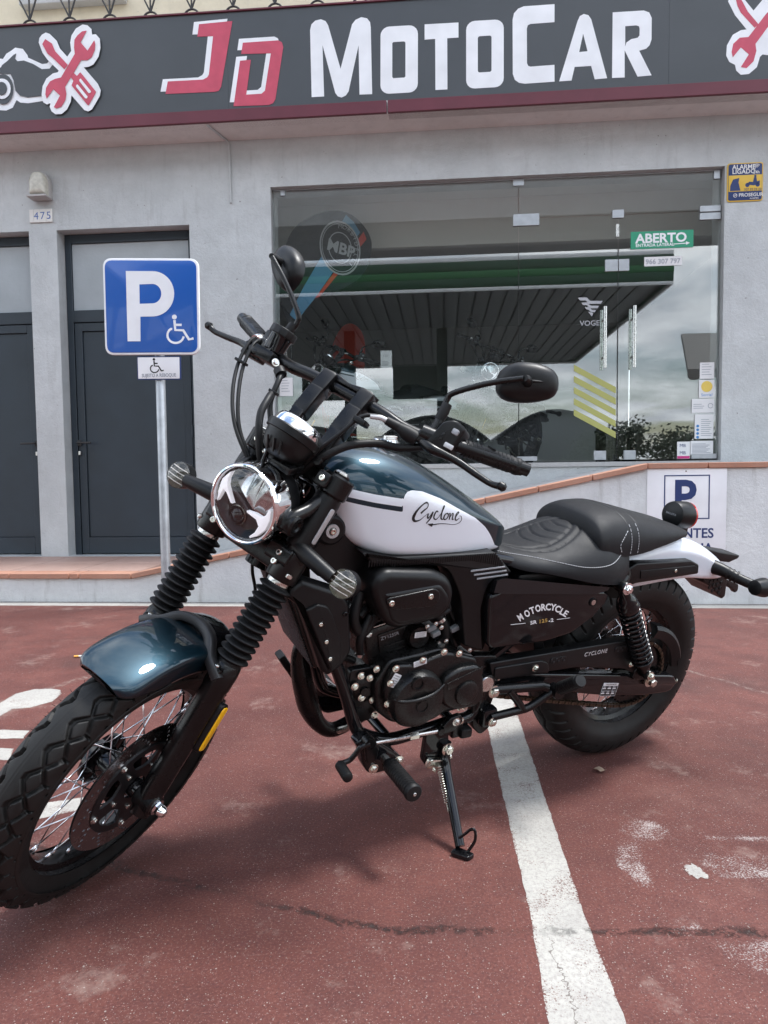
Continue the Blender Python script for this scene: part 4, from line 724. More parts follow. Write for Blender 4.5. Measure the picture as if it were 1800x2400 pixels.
yd=root('stripe_decal',FM,(1.61,1.07,1.27),'yellow slanted stripe film on the glass door behind the handles','decal'); T=rel((1.61,1.07,1.27))
for k in range(5):
    z=1.72-.088*k; part('stripe',prism([(1.448,z),(1.775,z-.185),(1.775,z-.235),(1.448,z-.05)],1.056,1.0545,.0002,steps=1),'yellow_film',yd,T)
# ------------------------------------------------------------------ inside: flag, posters
fb=root('feather_flag',FM,(-.55,1.5,.93),'black teardrop flag with a white oval badge behind the shop glass','flag'); T=rel((-.55,1.5,.93))
def bow(x,y,z): return (x,1.5+y+.05*math.sin((x+.6)*3.2),z)
out=catmull([(-.86,2.20,0),(-.72,2.40,0),(-.45,2.50,0),(-.27,2.63,0),(-.20,2.87,0),(-.28,3.05,0),(-.45,3.16,0),(-.68,3.13,0),(-.88,2.98,0),(-.99,2.72,0),(-1.0,2.4,0),(-.93,2.2,0)],6,True)
def dense(poly,y,th,m,name,par=fb):
    bm=bmesh.new(); vs=[bm.verts.new((p[0],0,p[1])) for p in poly]; f=bm.faces.new(vs); bmesh.ops.triangulate(bm,faces=[f]); bmesh.ops.subdivide_edges(bm,edges=bm.edges[:],cuts=3,use_grid_fill=True)
    bm.verts.index_update(); V=[(q.co.x,q.co.z) for q in bm.verts]; F=[]
    for q in bm.faces:
        ii=[x.index for x in q.verts]; F.append(tuple(ii) if area2([V[k] for k in ii])>0 else tuple(ii[::-1]))
    bm.free(); return part(name,solid2d(V,F,lambda x,z,d:bow(x,y-d,z),th),m,par,T,smooth=60)
dense([(p.x,p.y) for p in out],0,.004,'flag_black','cloth')
dense([(-.86,2.215),(-.70,2.41),(-.30,2.98),(-.355,3.07),(-.42,3.13),(-.80,2.50),(-.92,2.27)],-.0045,.001,'flag_blue','blue_band')
dense([(-.70,2.41),(-.66,2.425),(-.245,2.92),(-.27,2.985)],-.0045,.001,'flag_red','red_band')
cx,cz=-.475,2.845
def oval(rx,rz,n=32): return [(cx+rx*math.cos(a)*.985-rz*.17*math.sin(a)*.5,cz+rz*math.sin(a)) for a in [i*2*PI/n for i in range(n)]]
for k,(a,m) in enumerate(((1,'flag_grey'),(.93,'flag_black'),(.89,'flag_grey'),(.86,'flag_black'),(.58,'flag_grey'),(.54,'flag_black'))): dense(oval(.178*a,.235*a),-.006-.0012*k,.0006,m,'badge_ring')
for i,ch in enumerate('MORBIDELLI'):
    a=R(88-i*15.5); v,f=text2d(ch,.052,0,'CENTER'); ca,sa=math.cos(a-PI/2),math.sin(a-PI/2); px,pz=cx+.128*math.cos(a),cz+.165*math.sin(a)
    part('lettering',solid2d(v,f,lambda x,y,d:bow(px+x*ca-(y)*sa,-.0145-d,pz+x*sa+y*ca),.0005),'flag_grey',fb,T,smooth=0)
v,f=text2d('MBP',.14,.2,'CENTER',.004); part('lettering',solid2d(v,f,lambda x,y,d:bow(cx+x*.9,-.0145-d,cz-.05+y-.3*x),.0005),'flag_grey',fb,T,smooth=0)
part('pole',tube([(-.92,1.53,.93),(-.93,1.53,2.0),(-1.01,1.53,2.6),(-.9,1.53,3.0),(-.68,1.53,3.14)],.008,8,k=6),'dark_metal',fb,T)
part('base',lathe([(0,.16),(.02,.15),(.03,.03)],(-.92,1.53,.93),(0,0,1),20),'dark_metal',fb,T)
fr=root('red_feather_flag',FM,(-.5,3.2,.93),'dim red feather flag standing at the back of the shop','flag'); T=rel((-.5,3.2,.93))
part('cloth',prism([(p.x,p.y) for p in catmull([(-.85,1.2,0),(-.95,1.7,0),(-.8,2.35,0),(-.62,2.55,0),(-.45,2.35,0),(-.5,1.7,0),(-.6,1.2,0)],6,True)],3.2,3.19,.002),'flag_red',fr,T); part('pole',tube([(-.8,3.2,.93),(-.85,3.2,1.3)],.012,8),'dark_metal',fr,T); part('base',lathe([(0,.15),(.02,.14),(.03,.03)],(-.8,3.2,.93),(0,0,1),16),'dark_metal',fr,T)
notice('price_tag',-.135,-.035,1.80,1.955,'paper','white price sheet hanging on a bike inside the shop',[('125',-.115,1.90,.03,'print_grey')],lines(-.125,-.05,1.815,1.86,4),v=1.55)
notice('window_notice',-.93,-.82,1.52,1.67,'paper','white notice stuck at the edge of the fixed shop pane beside the grey wall',[],lines(-.915,-.84,1.54,1.65,5),v=1.054)
dk=root('waste_drum',FM,(1.98,1.9,.93),'black round drum standing behind the right glass door','drum'); T=rel((1.98,1.9,.93))
part('body',lathe([(0,.17),(.01,.18),(.28,.18),(.29,.19),(.31,.19),(.32,.17)],(1.98,1.9,.93),(0,0,1),28),'black_gloss',dk,T); part('lid',lathe([(.32,.175),(.335,.17),(.34,.0)],(1.98,1.9,.93),(0,0,1),28),'dark_metal',dk,T)
ct=root('shop_counter',FM,(1.4,4.2,.93),'pale shop counter standing deep inside behind the glass doors','counter'); T=rel((1.4,4.2,.93))
part('body',box((1.6,4.3,1.4),(1.6,.6,.9),.01),'paper',ct,T); part('top',box((1.6,4.28,1.87),(1.7,.7,.04),.01),'room_wall',ct,T)
# ------------------------------------------------------------------ across the street (seen mirrored in the glass): fuel station canopy, sheds, trees
def Bk(v): return 2*1.06-v      # virtual depth behind the glass -> real position in front of it
fc=root('fuel_station_canopy',FM,(-2,-22,0),'wide fuel station canopy with green and white fascia across the street','canopy'); T=rel((-2,-22,0))
KC=1.42; hz_=lambda z:.88+(z-.88)*KC; v0,v1=Bk(15.6*KC-4.68),Bk(26.4*KC-4.68); u0,u1=-22,5.16*KC
part('roof',box(((u0+u1)/2,(v0+v1)/2,hz_(5.42)),(u1-u0,v0-v1,.08),.01),'canopy_ceiling',fc,T)
def band(nm,z0,z1,m,ex):
    z0,z1=hz_(z0),hz_(z1)-.002
    mb=MB(); mb.add(*box(((u0+u1)/2,v0+ex/2,(z0+z1)/2),(u1-u0+ex*2,ex,z1-z0),.004)); mb.add(*box((u1+ex/2,(v0+v1)/2,(z0+z1)/2),(ex,v0-v1,z1-z0),.004)); mb.add(*box(((u0+u1)/2,v1-ex/2,(z0+z1)/2),(u1-u0+ex*2,ex,z1-z0),.004)); part(nm,mb,m,fc,T)
band('fascia_white',4.80,4.87,'canopy_white',.06); band('fascia_green',4.871,5.07,'canopy_greend',.062); band('fascia_bright_green',5.071,5.22,'canopy_green',.07); band('fascia_green',5.221,5.43,'canopy_greend',.062); band('fascia_white',5.431,5.52,'canopy_white',.06)
for k in range(58): part('ceiling_rib',box((u0+.25+k*.5,(v0+v1)/2,hz_(4.90)+.02),(.43,v0-v1-.02,.05),.004),'canopy_rib',fc,T)
part('ceiling',box(((u0+u1)/2,(v0+v1)/2,hz_(4.90)+.06),(u1-u0-.02,v0-v1-.02,.03),.002),'canopy_ceiling',fc,T)
pv=Bk(20*KC-4.68)
for u in (-7.5,-2.30,.31,-12.5):
    p=part('pillar',box((u*KC,pv,hz_(4.88)/2),(.42,.42,hz_(4.88)),.01),'pillar_green',fc,T)
    if u in (-2.30,.31): part('flag_panel',box((u*KC-.21-.88,pv,hz_(3.42)),(1.76,.1,1.30),.01),'pillar_green',p,T)
vd=root('added_reflection_deck',FM,(0,-53,0),'long high concrete deck added to darken the top of the glass reflection','added_reflection_deck'); T=rel((0,-53,0))  # invented deck, added only to darken the upper band of the window reflection
gv=Bk(55.3); part('deck',box((0,gv,22.6),(190,9,4.6),.1),'concrete',vd,T); part('parapet',box((0,gv+4.4,25.4),(190,.3,1.0),.02),'concrete',vd,T)
for u in (-62,-34,34,62): part('pier',box((u,gv,10.1),(3.0,5.0,20.2),.1),'concrete',vd,T)
def shed(u,w,v,h,rise,lab):
    r=root('storage_shed',FM,(u,v,0),lab,'shed','grey sheds across the street'); T=rel((u,v,0)); n=16
    arc=[(u-w/2+w*i/n,h+rise*(1-(2*i/n-1)**2)) for i in range(n+1)]
    part('wall',prism([(u-w/2,0),(u+w/2,0)]+arc[::-1],v-14,v,.02),'shed_grey',r,T)
    part('roof',prism(arc+[(x,z+.15) for x,z in arc[::-1]],v-14.2,v+.25,.01),'shed_roof',r,T)
    part('door',box((u,v+.04,1.5),(w*.3,.06,3.0),.01),'shed_roof',r,T)
    for k in (-1,1): part('window',box((u+k*w*.32,v+.03,2.0),(w*.14,.05,.9),.01),'dark_metal',r,T)
shed(-.2,7.6,Bk(40.3),2.6,1.75,'grey arched storage shed behind the fuel canopy pillars'); shed(7.55,7.8,Bk(40.5),2.6,2.0,'grey arched storage shed beyond the end of the fuel canopy'); shed(-8.2,7.8,Bk(40.1),2.4,1.4,'grey arched storage shed behind the far canopy bay')
hs=root('awning_roof',FM,(7.4,-7.6,0),'freestanding scalloped grey awning roof on posts across the street','awning'); T=rel((7.4,-7.6,0))
hv=Bk(10.6)
mb=MB(); mb.add([(5.4,hv+.02,3.7),(12,hv+.02,3.7),(12,hv+1.6,2.75),(5.0,hv+1.6,2.75),(5.4,hv-.04,3.66),(12,hv-.04,3.66),(12,hv+1.56,2.70),(5.0,hv+1.56,2.70)],[(0,1,2,3),(7,6,5,4),(0,3,7,4),(1,5,6,2),(3,2,6,7),(0,4,5,1)])
part('awning',mb,'awning',hs,T,smooth=0)
for k in range(28): part('awning_scallop',prism([(5.0+.25*k,2.74),(5.24+.25*k,2.74),(5.24+.25*k,2.6),(5.18+.25*k,2.55),(5.06+.25*k,2.55),(5.0+.25*k,2.6)],hv+1.6,hv+1.58,.004),'awning',hs,T)
for u in (6.6,11.8): part('post',tube([(u,hv+.3,0),(u,hv+.3,3.5)],.06,10),'dark_metal',hs,T)
# trees behind
def tree(u,v,h,lab,seed):
    rnd=random.Random(seed); r=root('tree',FM,(u,v,0),lab,'tree','trees across the street'); T=rel((u,v,0))
    mb=MB(); mb.add(*tube([(u,v,0),(u+.1,v,h*.4),(u,v,h*.75)],[.16,.12,.04],8))
    for k in range(6):
        a=rnd.uniform(0,6.28); z=h*rnd.uniform(.35,.6); mb.add(*tube([(u,v,z),(u+1.0*math.cos(a),v+1.0*math.sin(a),z+h*.2)],[.06,.02],6))
    part('trunk',mb,'bark',r,T)
    V=[];F=[]
    for k in range(1500):
        c=k%14; ca=c*2.4; cr=.35+.9*((c*37)%10)/10; cz=h*(.5+.45*((c*53)%14)/14)
        p=Vector((u+cr*math.cos(ca),v+cr*math.sin(ca),cz))+Vector((rnd.gauss(0,.34),rnd.gauss(0,.34),rnd.gauss(0,.27)))
        d=Vector((rnd.uniform(-1,1),rnd.uniform(-1,1),rnd.uniform(-.6,.6))).normalized(); e=d.orthogonal().normalized(); s=rnd.uniform(.08,.15); i=len(V)
        V+=[p-d*s,p+e*s*.5,p+d*s,p-e*s*.5]; F.append((i,i+1,i+2,i+3))
    part('crown',(V,F),'tree_leaf',r,T,smooth=0)
for i in range(7): tree(9.0+1.9*i+.4*math.sin(i*3.1),Bk(35+1.5*math.sin(i*2.2)),2.9+.6*math.sin(i*1.7)+.06*i,'loose leafy tree in the row beyond the grey awning roof',20+i)
# ================================================================== MOTORCYCLE (x forward, y left, z up, origin under the rear axle)
BM=Matrix.Translation((.6663,2.1889,.004))@Matrix.Rotation(R(207.9813),4,'Z')@Matrix.Rotation(R(-13.793),4,'X')
bike=empty('motorcycle',BM,'teal and white cruiser motorcycle parked on its side stand on the red ground','motorcycle')
EPS=R(28.9793); DEL=R(37.4967); OFF=.0686
u_=Vector((-math.sin(EPS),0,math.cos(EPS))); n_=Vector((math.cos(EPS),0,math.sin(EPS))); l_=Vector((0,1,0))
n2=n_*math.cos(DEL)+l_*math.sin(DEL); l2=-n_*math.sin(DEL)+l_*math.cos(DEL); A0=Vector((1.46,0,.298))-n_*OFF
FK=Matrix(((n2.x,l2.x,u_.x,A0.x),(n2.y,l2.y,u_.y,A0.y),(n2.z,l2.z,u_.z,A0.z),(0,0,0,1)))     # steered fork frame: a forward, b left, c up the forks
MIR=Matrix.Scale(-1,4,(0,1,0))
def bp(name,geo,m,par=None,T=None,smooth=35,label=None): return part(name,geo,m,par or bike,T,smooth,label)
def mirror_geo(g): v,f=(g.v,g.f) if isinstance(g,MB) else g; return [(p[0],-p[1],p[2]) for p in v],[tuple(q[::-1]) for q in f]
def both(name,geo,m,par=None,T=None,smooth=35):
    g=geo if isinstance(geo,tuple) else (geo.v,geo.f); return bp(name,g,m,par,T,smooth),bp(name,mirror_geo(g),m,par,T,smooth)
BOLTS={}
def bolt(par,pos,r=.006,ax=(0,1,0),m='zinc',T=None,h=None,sock=False,name='bolt'):
    key=(round(r,4),m,sock)
    if key not in BOLTS:
        mb=MB()
        if sock:
            mb.add(*lathe([(0,r*1.05),(r*.55,r),(r*.75,r*.8),(r*.75,r*.45),(r*.3,r*.42),(r*.3,0)],(0,0,0),(0,0,1),14))
        else:
            mb.add(*lathe([(0,r*1.45),(r*.22,r*1.45),(r*.25,r*1.35)],(0,0,0),(0,0,1),16)); mb.add(*lathe([(r*.2,r),(r*.85,r),(r*1.0,r*.82)],(0,0,0),(0,0,1),6)); mb.add(*lathe([(r*.9,r*.5),(r*1.15,r*.42)],(0,0,0),(0,0,1),8))
        me=bpy.data.meshes.new('bolt'); me.from_pydata([tuple(p) for p in mb.v],[],mb.f); me.materials.append(MT[m]); me.shade_smooth(); me.set_sharp_from_angle(angle=R(30)); BOLTS[key]=me
    o=bpy.data.objects.new(name,BOLTS[key]); COL.objects.link(o); o.parent=par
    p=Vector(pos); a=Vector(ax).normalized()
    if T is not None: p=T@p; a=(T.to_3x3()@a).normalized()
    o.matrix_local=Matrix.Translation(p)@a.to_track_quat('Z','Y').to_matrix().to_4x4(); return o
# ------------------------------------------------------------------ wheels
def tyre_geo(R0,W,rr,nth,nv,groove):
    h=R0-rr; half=[(0,R0),(.5*W*.38,R0-.0035),(.5*W*.70,R0-.013),(.5*W*.90,R0-.030),(.5*W,R0-.055),(.5*W*.97,rr+.03),(.5*W*.80,rr+.006),(.5*W*.72,rr-.006)]
    P=catmull([(y,r,0) for y,r in half],12); s=[0]
    for i in range(1,len(P)): s.append(s[-1]+(P[i]-P[i-1]).length)
    prof=[]
    for k in range(-nv,nv+1):
        q=abs(k)/nv*s[-1]; i=max(j for j in range(len(s)) if s[j]<=q+1e-9); i=min(i,len(P)-2); t=(q-s[i])/(s[i+1]-s[i]); p=P[i].lerp(P[i+1],t); d=(P[i+1]-P[i]).normalized(); nrm=Vector((d.y,-d.x))*-1
        nrm=Vector((-d.y,d.x)); 
        if nrm.y<0 and i<40: nrm=-nrm
        if p.x>.3*W and nrm.x<0: nrm=-nrm
        sg=1 if k>=0 else -1; prof.append((sg*q,sg*p.x,p.y,sg*nrm.x,nrm.y))
    v=[];f=[]; m=len(prof)
    for i in range(nth):
        th=2*PI*i/nth; c,s_=math.cos(th),math.sin(th)
        for (q,y,r,ny,nr) in prof:
            d=groove(th,q); rr_=r-d*nr; v.append((rr_*c,y-d*ny,rr_*s_))
    for i in range(nth):
        j=(i+1)%nth
        for k in range(m-1): f.append((i*m+k,i*m+k+1,j*m+k+1,j*m+k))
    return v,f
def sm(x,w): return max(0.,min(1.,1-(x/w-.66)/.34)) if x<w else 0.
NB=34
def grv_f(th,q):
    p=(th*NB/(2*PI))%1.0; sd=1 if q>0 else -1
    p=(p+(.5 if sd>0 else 0))%1.0; a=abs(q); t=1-abs(2*p-1)        # 0 at the pinch, 1 mid block
    t=min(1,t*1.25); d=0
    for c in (.035-.0165*t,.035+.0165*t): d=max(d,sm(abs(a-c),.0052))
    if t>=.98 and a>.0515: d=max(d,sm(abs(p-.5)*.055,.0032)*(1 if a<.066 else 0))
    if a<.0012: d=max(d,.12)
    if .070<a<.082: d=max(d,.45*sm(abs(p-.18)*.055,.004))
    return .0085*d
def grv_r(th,q):
    a=abs(q); sd=1 if q>0 else -1; N=44; p=(th*N/(2*PI)+a*9.0+(.5 if sd>0 else 0))%1.0; L=2*PI*.30/N; d=0
    if .040<a<.092: d=max(d,sm(abs(p-.5)*L,.0036)*min(1,(a-.038)/.01))
    z=.020+.006*math.sin(th*N/2); d=max(d,sm(abs(a-z),.0040))
    if a<.02: d=max(d,.6*sm(abs(((th*N/4/PI)+q*6)%1-.5)*L*2,.003))
    return .0060*d
def nubs(R0,W,n,seed,v,f):
    rnd=random.Random(seed)
    for i in range(n):
        th=rnd.uniform(0,2*PI); y=rnd.choice((-1,1))*rnd.choice((.30,.46,.5,.505))*W*rnd.uniform(.94,1.0); r=R0-.012-.055*max(0,(abs(y)/W-.42))/.08+ (0.008 if abs(y)<.35*W else 0)
        if abs(y)<.35*W: r=R0-.004
        c,s=math.cos(th),math.sin(th); o=Vector((r*c,y,r*s)); d=Vector((c,math.copysign(.25+.9*max(0,abs(y)/W-.4)*8,y),s)).normalized()*rnd.uniform(.005,.012); e=Vector((-s,0,c))*.0006; k=len(v)
        v+=[tuple(o-e),tuple(o+e),tuple(o+d+Vector((rnd.uniform(-.003,.003),0,rnd.uniform(-.003,.003))))]; f.append((k,k+1,k+2))
def rim_geo(rr,w):
    pr=[(-w/2-.004,rr+.010),(-w/2-.006,rr+.004),(-w/2-.001,rr-.004),(-w*.36,rr-.006),(-w*.28,rr-.017),(-w*.1,rr-.021),(w*.1,rr-.021),(w*.28,rr-.017),(w*.36,rr-.006),(w/2+.001,rr-.004),(w/2+.006,rr+.004),(w/2+.004,rr+.010),(0,rr+.006),(-w/2-.004,rr+.010)]
    return lathe(pr,(0,0,0),(0,1,0),96,caps=False)
SPK={}
def spokes(par,T,rr,hub_r,hub_y,n):
    def mk(L_):
        k=round(L_,4)
        if k not in SPK:
            mb=MB(); mb.add(*tube([(0,0,0),(0,0,L_-.016)],.00155,6)); mb.add(*tube([(0,0,L_-.017),(0,0,L_)],.0031,6)); me=bpy.data.meshes.new('spoke'); me.from_pydata([tuple(p) for p in mb.v],[],mb.f); me.materials.append(MT['spoke_steel']); me.shade_smooth(); SPK[k]=me
        return SPK[k]
    for k in range(n):
        sd=1 if k%2 else -1; cr=1 if (k//2)%2 else -1; th=2*PI*k/n; hb=th+cr*.95
        a=Vector((hub_r*math.cos(hb),sd*hub_y,hub_r*math.sin(hb))); b=Vector(((rr-.019)*math.cos(th),sd*.004,(rr-.019)*math.sin(th)))
        o=bpy.data.objects.new('spoke',mk((b-a).length)); COL.objects.link(o); o.parent=par; o.matrix_local=T@Matrix.Translation(a)@(b-a).to_track_quat('Z','Y').to_matrix().to_4x4()
def holes_disc(outer,inner,holes,y,th):
    bm=bmesh.new(); E=[]
    def loop(p):
        vs=[bm.verts.new((x,0,z)) for x,z in p]; E.extend(bm.edges.new((vs[i],vs[(i+1)%len(vs)])) for i in range(len(vs)))
    loop(outer); loop(inner); [loop(h) for h in holes]
    bmesh.ops.triangle_fill(bm,use_beauty=True,edges=E); bm.verts.index_update(); V=[(q.co.x,q.co.z) for q in bm.verts]; F=[]
    for q in bm.faces:
        ii=[x.index for x in q.verts]; F.append(tuple(ii) if area2([V[k] for k in ii])>0 else tuple(ii[::-1]))
    bm.free(); n=len(V); v,f=solid2d(V,F,lambda x,z,d:(x,y+d,z),th); f=[q[::-1] for q in f]
    f+= [tuple(i+n for i in q) for q in F]; return v,f
def c2(r,n=64,cx=0,cz=0): return [(cx+r*math.cos(2*PI*i/n),cz+r*math.sin(2*PI*i/n)) for i in range(n)]
# front wheel
WF=FK@Matrix.Translation((OFF,0,0))
fw=bp('front_wheel',rim_geo(.2215,.062),'black_satin',None,WF)
v,f=tyre_geo(.298,.098,.2215,1564,66,grv_f); nubs(.298,.098,520,5,v,f)
part('tyre',(v,f),'tyre_rubber',fw,WF,smooth=75)
mb=MB(); mb.add(*lathe([(-.05,.022),(-.046,.055),(-.036,.057),(-.030,.032),(.02,.030),(.030,.055),(.036,.055),(.040,.03),(.05,.022)],(0,0,0),(0,1,0),40)); part('hub',mb,'black_gloss',fw,WF)
spokes(fw,WF,.2215,.050,.033,36)
hl=[]
for k in range(12):
    for j,(r,da) in enumerate(((.139,0),(.129,.07),(.119,.14),(.109,.21),(.118,.30))): a=2*PI*k/12+da; hl.append(c2(.0032,7,r*math.cos(a),r*math.sin(a)))
part('brake_disc',holes_disc(c2(.146,96),c2(.100,64),hl,.052,.0045),'disc_steel',fw,WF,smooth=20)
op=[]
for k in range(5):
    a0=2*PI*k/5; op.append(rpoly([(.088*math.cos(a0+t)*s,.088*math.sin(a0+t)*s) for t,s in ((-.42,1),(-.2,1.02),(.2,1.02),(.42,1),(.32,.62),(-.32,.62))],.008,3))
ca=part('disc_carrier',holes_disc(c2(.104,64),c2(.026,32),op,.0535,.0055),'carrier_black',fw,WF,smooth=20)
for k in range(5): a=2*PI*(k+.5)/5; bolt(fw,(.097*math.cos(a),.059,.097*math.sin(a)),.0055,(0,1,0),'steel',WF); bolt(fw,(.052*math.cos(a),.059,.052*math.sin(a)),.0055,(0,1,0),'steel',WF,sock=True)
part('axle_spacer',lathe([(.05,.020),(.085,.018),(.09,.015)],(0,0,0),(0,1,0),20),'black_gloss',fw,WF)
mb=MB(); mb.add(*lathe([(.122,.0165),(.126,.0165)],(0,0,0),(0,1,0),20)); mb.add(*lathe([(.126,.0125),(.134,.0125)],(0,0,0),(0,1,0),6)); mb.add(*lathe([(.134,.0115),(.142,.0108),(.147,.007),(.149,0)],(0,0,0),(0,1,0),20))
part('axle_nut',mb,'chrome',fw,WF)
# rear wheel
WR=Matrix.Translation((0,0,.306))
rw=bp('rear_wheel',rim_geo(.197,.090),'black_satin',None,WR)
v,f=tyre_geo(.306,.140,.197,1188,52,grv_r); nubs(.306,.140,420,9,v,f)
part('tyre',(v,f),'tyre_rubber',rw,WR,smooth=75)
part('hub',lathe([(-.075,.03),(-.07,.07),(-.05,.075),(-.04,.04),(.04,.04),(.05,.065),(.075,.068),(.08,.03)],(0,0,0),(0,1,0),40),'black_satin',rw,WR)
spokes(rw,WR,.197,.058,.045,36)
tp=[]
for i in range(44*4): a=2*PI*i/176; r=.098+(.006 if i%4 in (1,2) else 0); tp.append((r*math.cos(a),r*math.sin(a)))
part('sprocket',holes_disc(tp,c2(.045,32),[c2(.012,14,.07*math.cos(k*PI/3),.07*math.sin(k*PI/3)) for k in range(6)],.084,.006),'black_satin',rw,WR,smooth=20)
part('brake_disc',holes_disc(c2(.115,64),c2(.06,40),[c2(.004,7,(.075+.01*(k%3))*math.cos(k*.35),(.075+.01*(k%3))*math.sin(k*.35)) for k in range(18)],-.088,.005),'disc_steel',rw,WR,smooth=20)
mb=MB(); mb.add(*lathe([(.138,.019),(.142,.019)],(-.0,0,0),(0,1,0),20)); mb.add(*lathe([(.142,.0125),(.157,.0125),(.16,.010)],(0,0,0),(0,1,0),6)); mb.add(*tube([(0,-.15,0),(0,.14,0)],.009,12)); part('axle_nut',mb,'zinc',rw,WR)
# ------------------------------------------------------------------ forks
def leg(s):
    b=.0976*s
    lo=bp('fork_leg',lathe([(-.036,.010),(-.032,.020),(.03,.0255),(.12,.0265),(.262,.0268),(.268,.029),(.300,.0295),(.318,.0275),(.322,.024)],(OFF,b,0),(0,0,1),28),'black_satin',None,FK)
    mb=MB(); mb.add(*lathe([(-.024,.020),(-.02,.024),(.02,.024),(.024,.020)],(OFF,b,0),(0,1,0),24)); part('axle_boss',mb,'black_satin',lo,FK)
    mb=MB(); mb.add(*box((OFF+.026,b,.300),(.03,.022,.022),.005)); mb.add(*box((OFF-.018,b+s*.012,.262),(.02,.012,.05),.005)); part('fender_lug',mb,'black_satin',lo,FK)
    pr=[(.318,.0262)]; n=12; c0,c1=.326,.505
    for i in range(n):
        z=c0+(c1-c0)*i/n; p=(c1-c0)/n; pr+=[(z,.0245),(z+p*.16,.0275),(z+p*.36,.0335),(z+p*.46,.0350),(z+p*.54,.0350),(z+p*.64,.0335),(z+p*.84,.0275)]
    pr+=[(c1,.024),(c1+.008,.0235)]
    part('gaiter',lathe(pr,(OFF,b,0),(0,0,1),36,caps=False),'black_rubber',lo,FK,smooth=60)
    part('fork_tube',lathe([(.30,.0185),(.76,.0185)],(OFF,b,0),(0,0,1),24),'black_satin',lo,FK)
    part('clamp_band',lathe([(.507,.0238),(.511,.0243),(.515,.0238)],(OFF,b,0),(0,0,1),28),'steel',lo,FK)
    return lo
lgL=leg(1); lgR=leg(-1)
o=rpoly([(-.010,.125),(.010,.125),(.010,.24),(-.010,.24)],.0099,5)
rf=part('reflector_base',prism(rpoly([(-.013,.128),(.013,.128),(.013,.240),(-.013,.240)],.0125,5),.118,.131,.003,mp=lambda x,y,z:(.047+x-(y-.118)*.2,y,z)),'black_plastic',lgL,FK)
part('reflector',prism(rpoly([(-.0095,.133),(.0095,.133),(.0095,.235),(-.0095,.235)],.0092,5),.131,.1345,.002,mp=lambda x,y,z:(.045+x,y,z)),'amber',lgL,FK)
# caliper behind the left leg
mb=MB(); mb.add(*box((.012,.066,.118),(.055,.046,.085),.010)); mb.add(*lathe([(0,.014),(.012,.014)],(.012,.089,.135),(0,1,0),16)); mb.add(*box((.04,.09,.11),(.04,.012,.03),.004)); cl=bp('brake_caliper',mb,'black_satin',None,FK)
for z in (.088,.148): bolt(cl,(.03,.098,z),.005,(0,1,0),'zinc',FK,sock=True)
# lower yoke
mb=MB()
for s in (1,-1):
    b=.0976*s; mb.add(*lathe([(.517,.031),(.520,.033),(.578,.033),(.582,.030)],(OFF,b,0),(0,0,1),32))
    mb.add(*prism(rpoly([(.02,.545),(.075,.545),(.075,.583),(.02,.583)],.010,4),b*.55,b*1.12,.004,mp=lambda x,y,z:(x+.03,y,z)))
mb.add(*box((.05,0,.545),(.045,.14,.045),.008)); mb.add(*lathe([(.50,.026),(.60,.026)],(0,0,0),(0,0,1),24)); mb.add(*box((.02,0,.545),(.05,.07,.04),.006))
ly=bp('lower_yoke',mb,'black_satin',None,FK)
for s in (1,-1):
    bolt(ly,(OFF+.034,.083*s,.566),.0068,(1,-.18*s,0),'zinc',FK,sock=True); bolt(ly,(OFF+.034,.083*s,.546),.0068,(1,-.18*s,0),'zinc',FK,sock=True)
    part('slot_plate',box((OFF+.021,s*(.0976+.022),.535),(.018,.014,.010),.004,Matrix.Rotation(s*R(45),4,'Z')),'steel',ly,FK)
# upper yoke and fork shrouds (headlight ears)
mb=MB()
for s in (1,-1):
    b=.0976*s; mb.add(*lathe([(.712,.030),(.716,.033),(.752,.033),(.756,.030)],(OFF,b,0),(0,0,1),32)); mb.add(*box((.055,b*.62,.734),(.045,.08,.034),.006)); mb.add(*box((OFF+.035,b*.86,.734),(.02,.03,.03),.005))
mb.add(*lathe([(.712,.03),(.758,.03)],(0,0,0),(0,0,1),28)); mb.add(*box((.03,0,.735),(.08,.12,.030),.008))
uy=bp('upper_yoke',mb,'black_satin',None,FK)
for s in (1,-1):
    bolt(uy,(OFF+.046,.085*s,.735),.0065,(1,0,0),'zinc',FK,sock=True); part('fork_cap',lathe([(.755,.016),(.762,.016),(.766,.012),(.768,0)],(OFF,.0976*s,0),(0,0,1),6),'steel',uy,FK)
for s in (1,-1):
    b=.0976*s
    sh=bp('fork_shroud',lathe([(.588,.026),(.592,.030),(.640,.0295),(.700,.0285),(.711,.027)],(OFF,b,0),(0,0,1),32),'black_plastic',None,FK)
    part('inlay_strip',prism(rpoly([(-.0085,.612),(.0085,.612),(.0085,.692),(-.0085,.692)],.006,4),.0255,.0305,.001,mp=lambda x,y,z:(OFF+x*.7+y*.35,b+s*(y*.93-x*.2),z)),'silver_print',sh,FK)
    part('headlight_arm',tube([(OFF+.012,b*.93,.70),(.105,b*.92,.668),(.135,b*.86,.640),(.138,b*.80,.615)],[.014,.014,.015,.016],14,k=5),'black_satin',sh,FK)
    part('arm_pivot',lathe([(0,.022),(.004,.024),(.024,.024),(.028,.020),(.028,.012),(.024,.010),(.024,0)],(.128,s*.072,.628),(0,s,0),24),'black_satin',sh,FK)
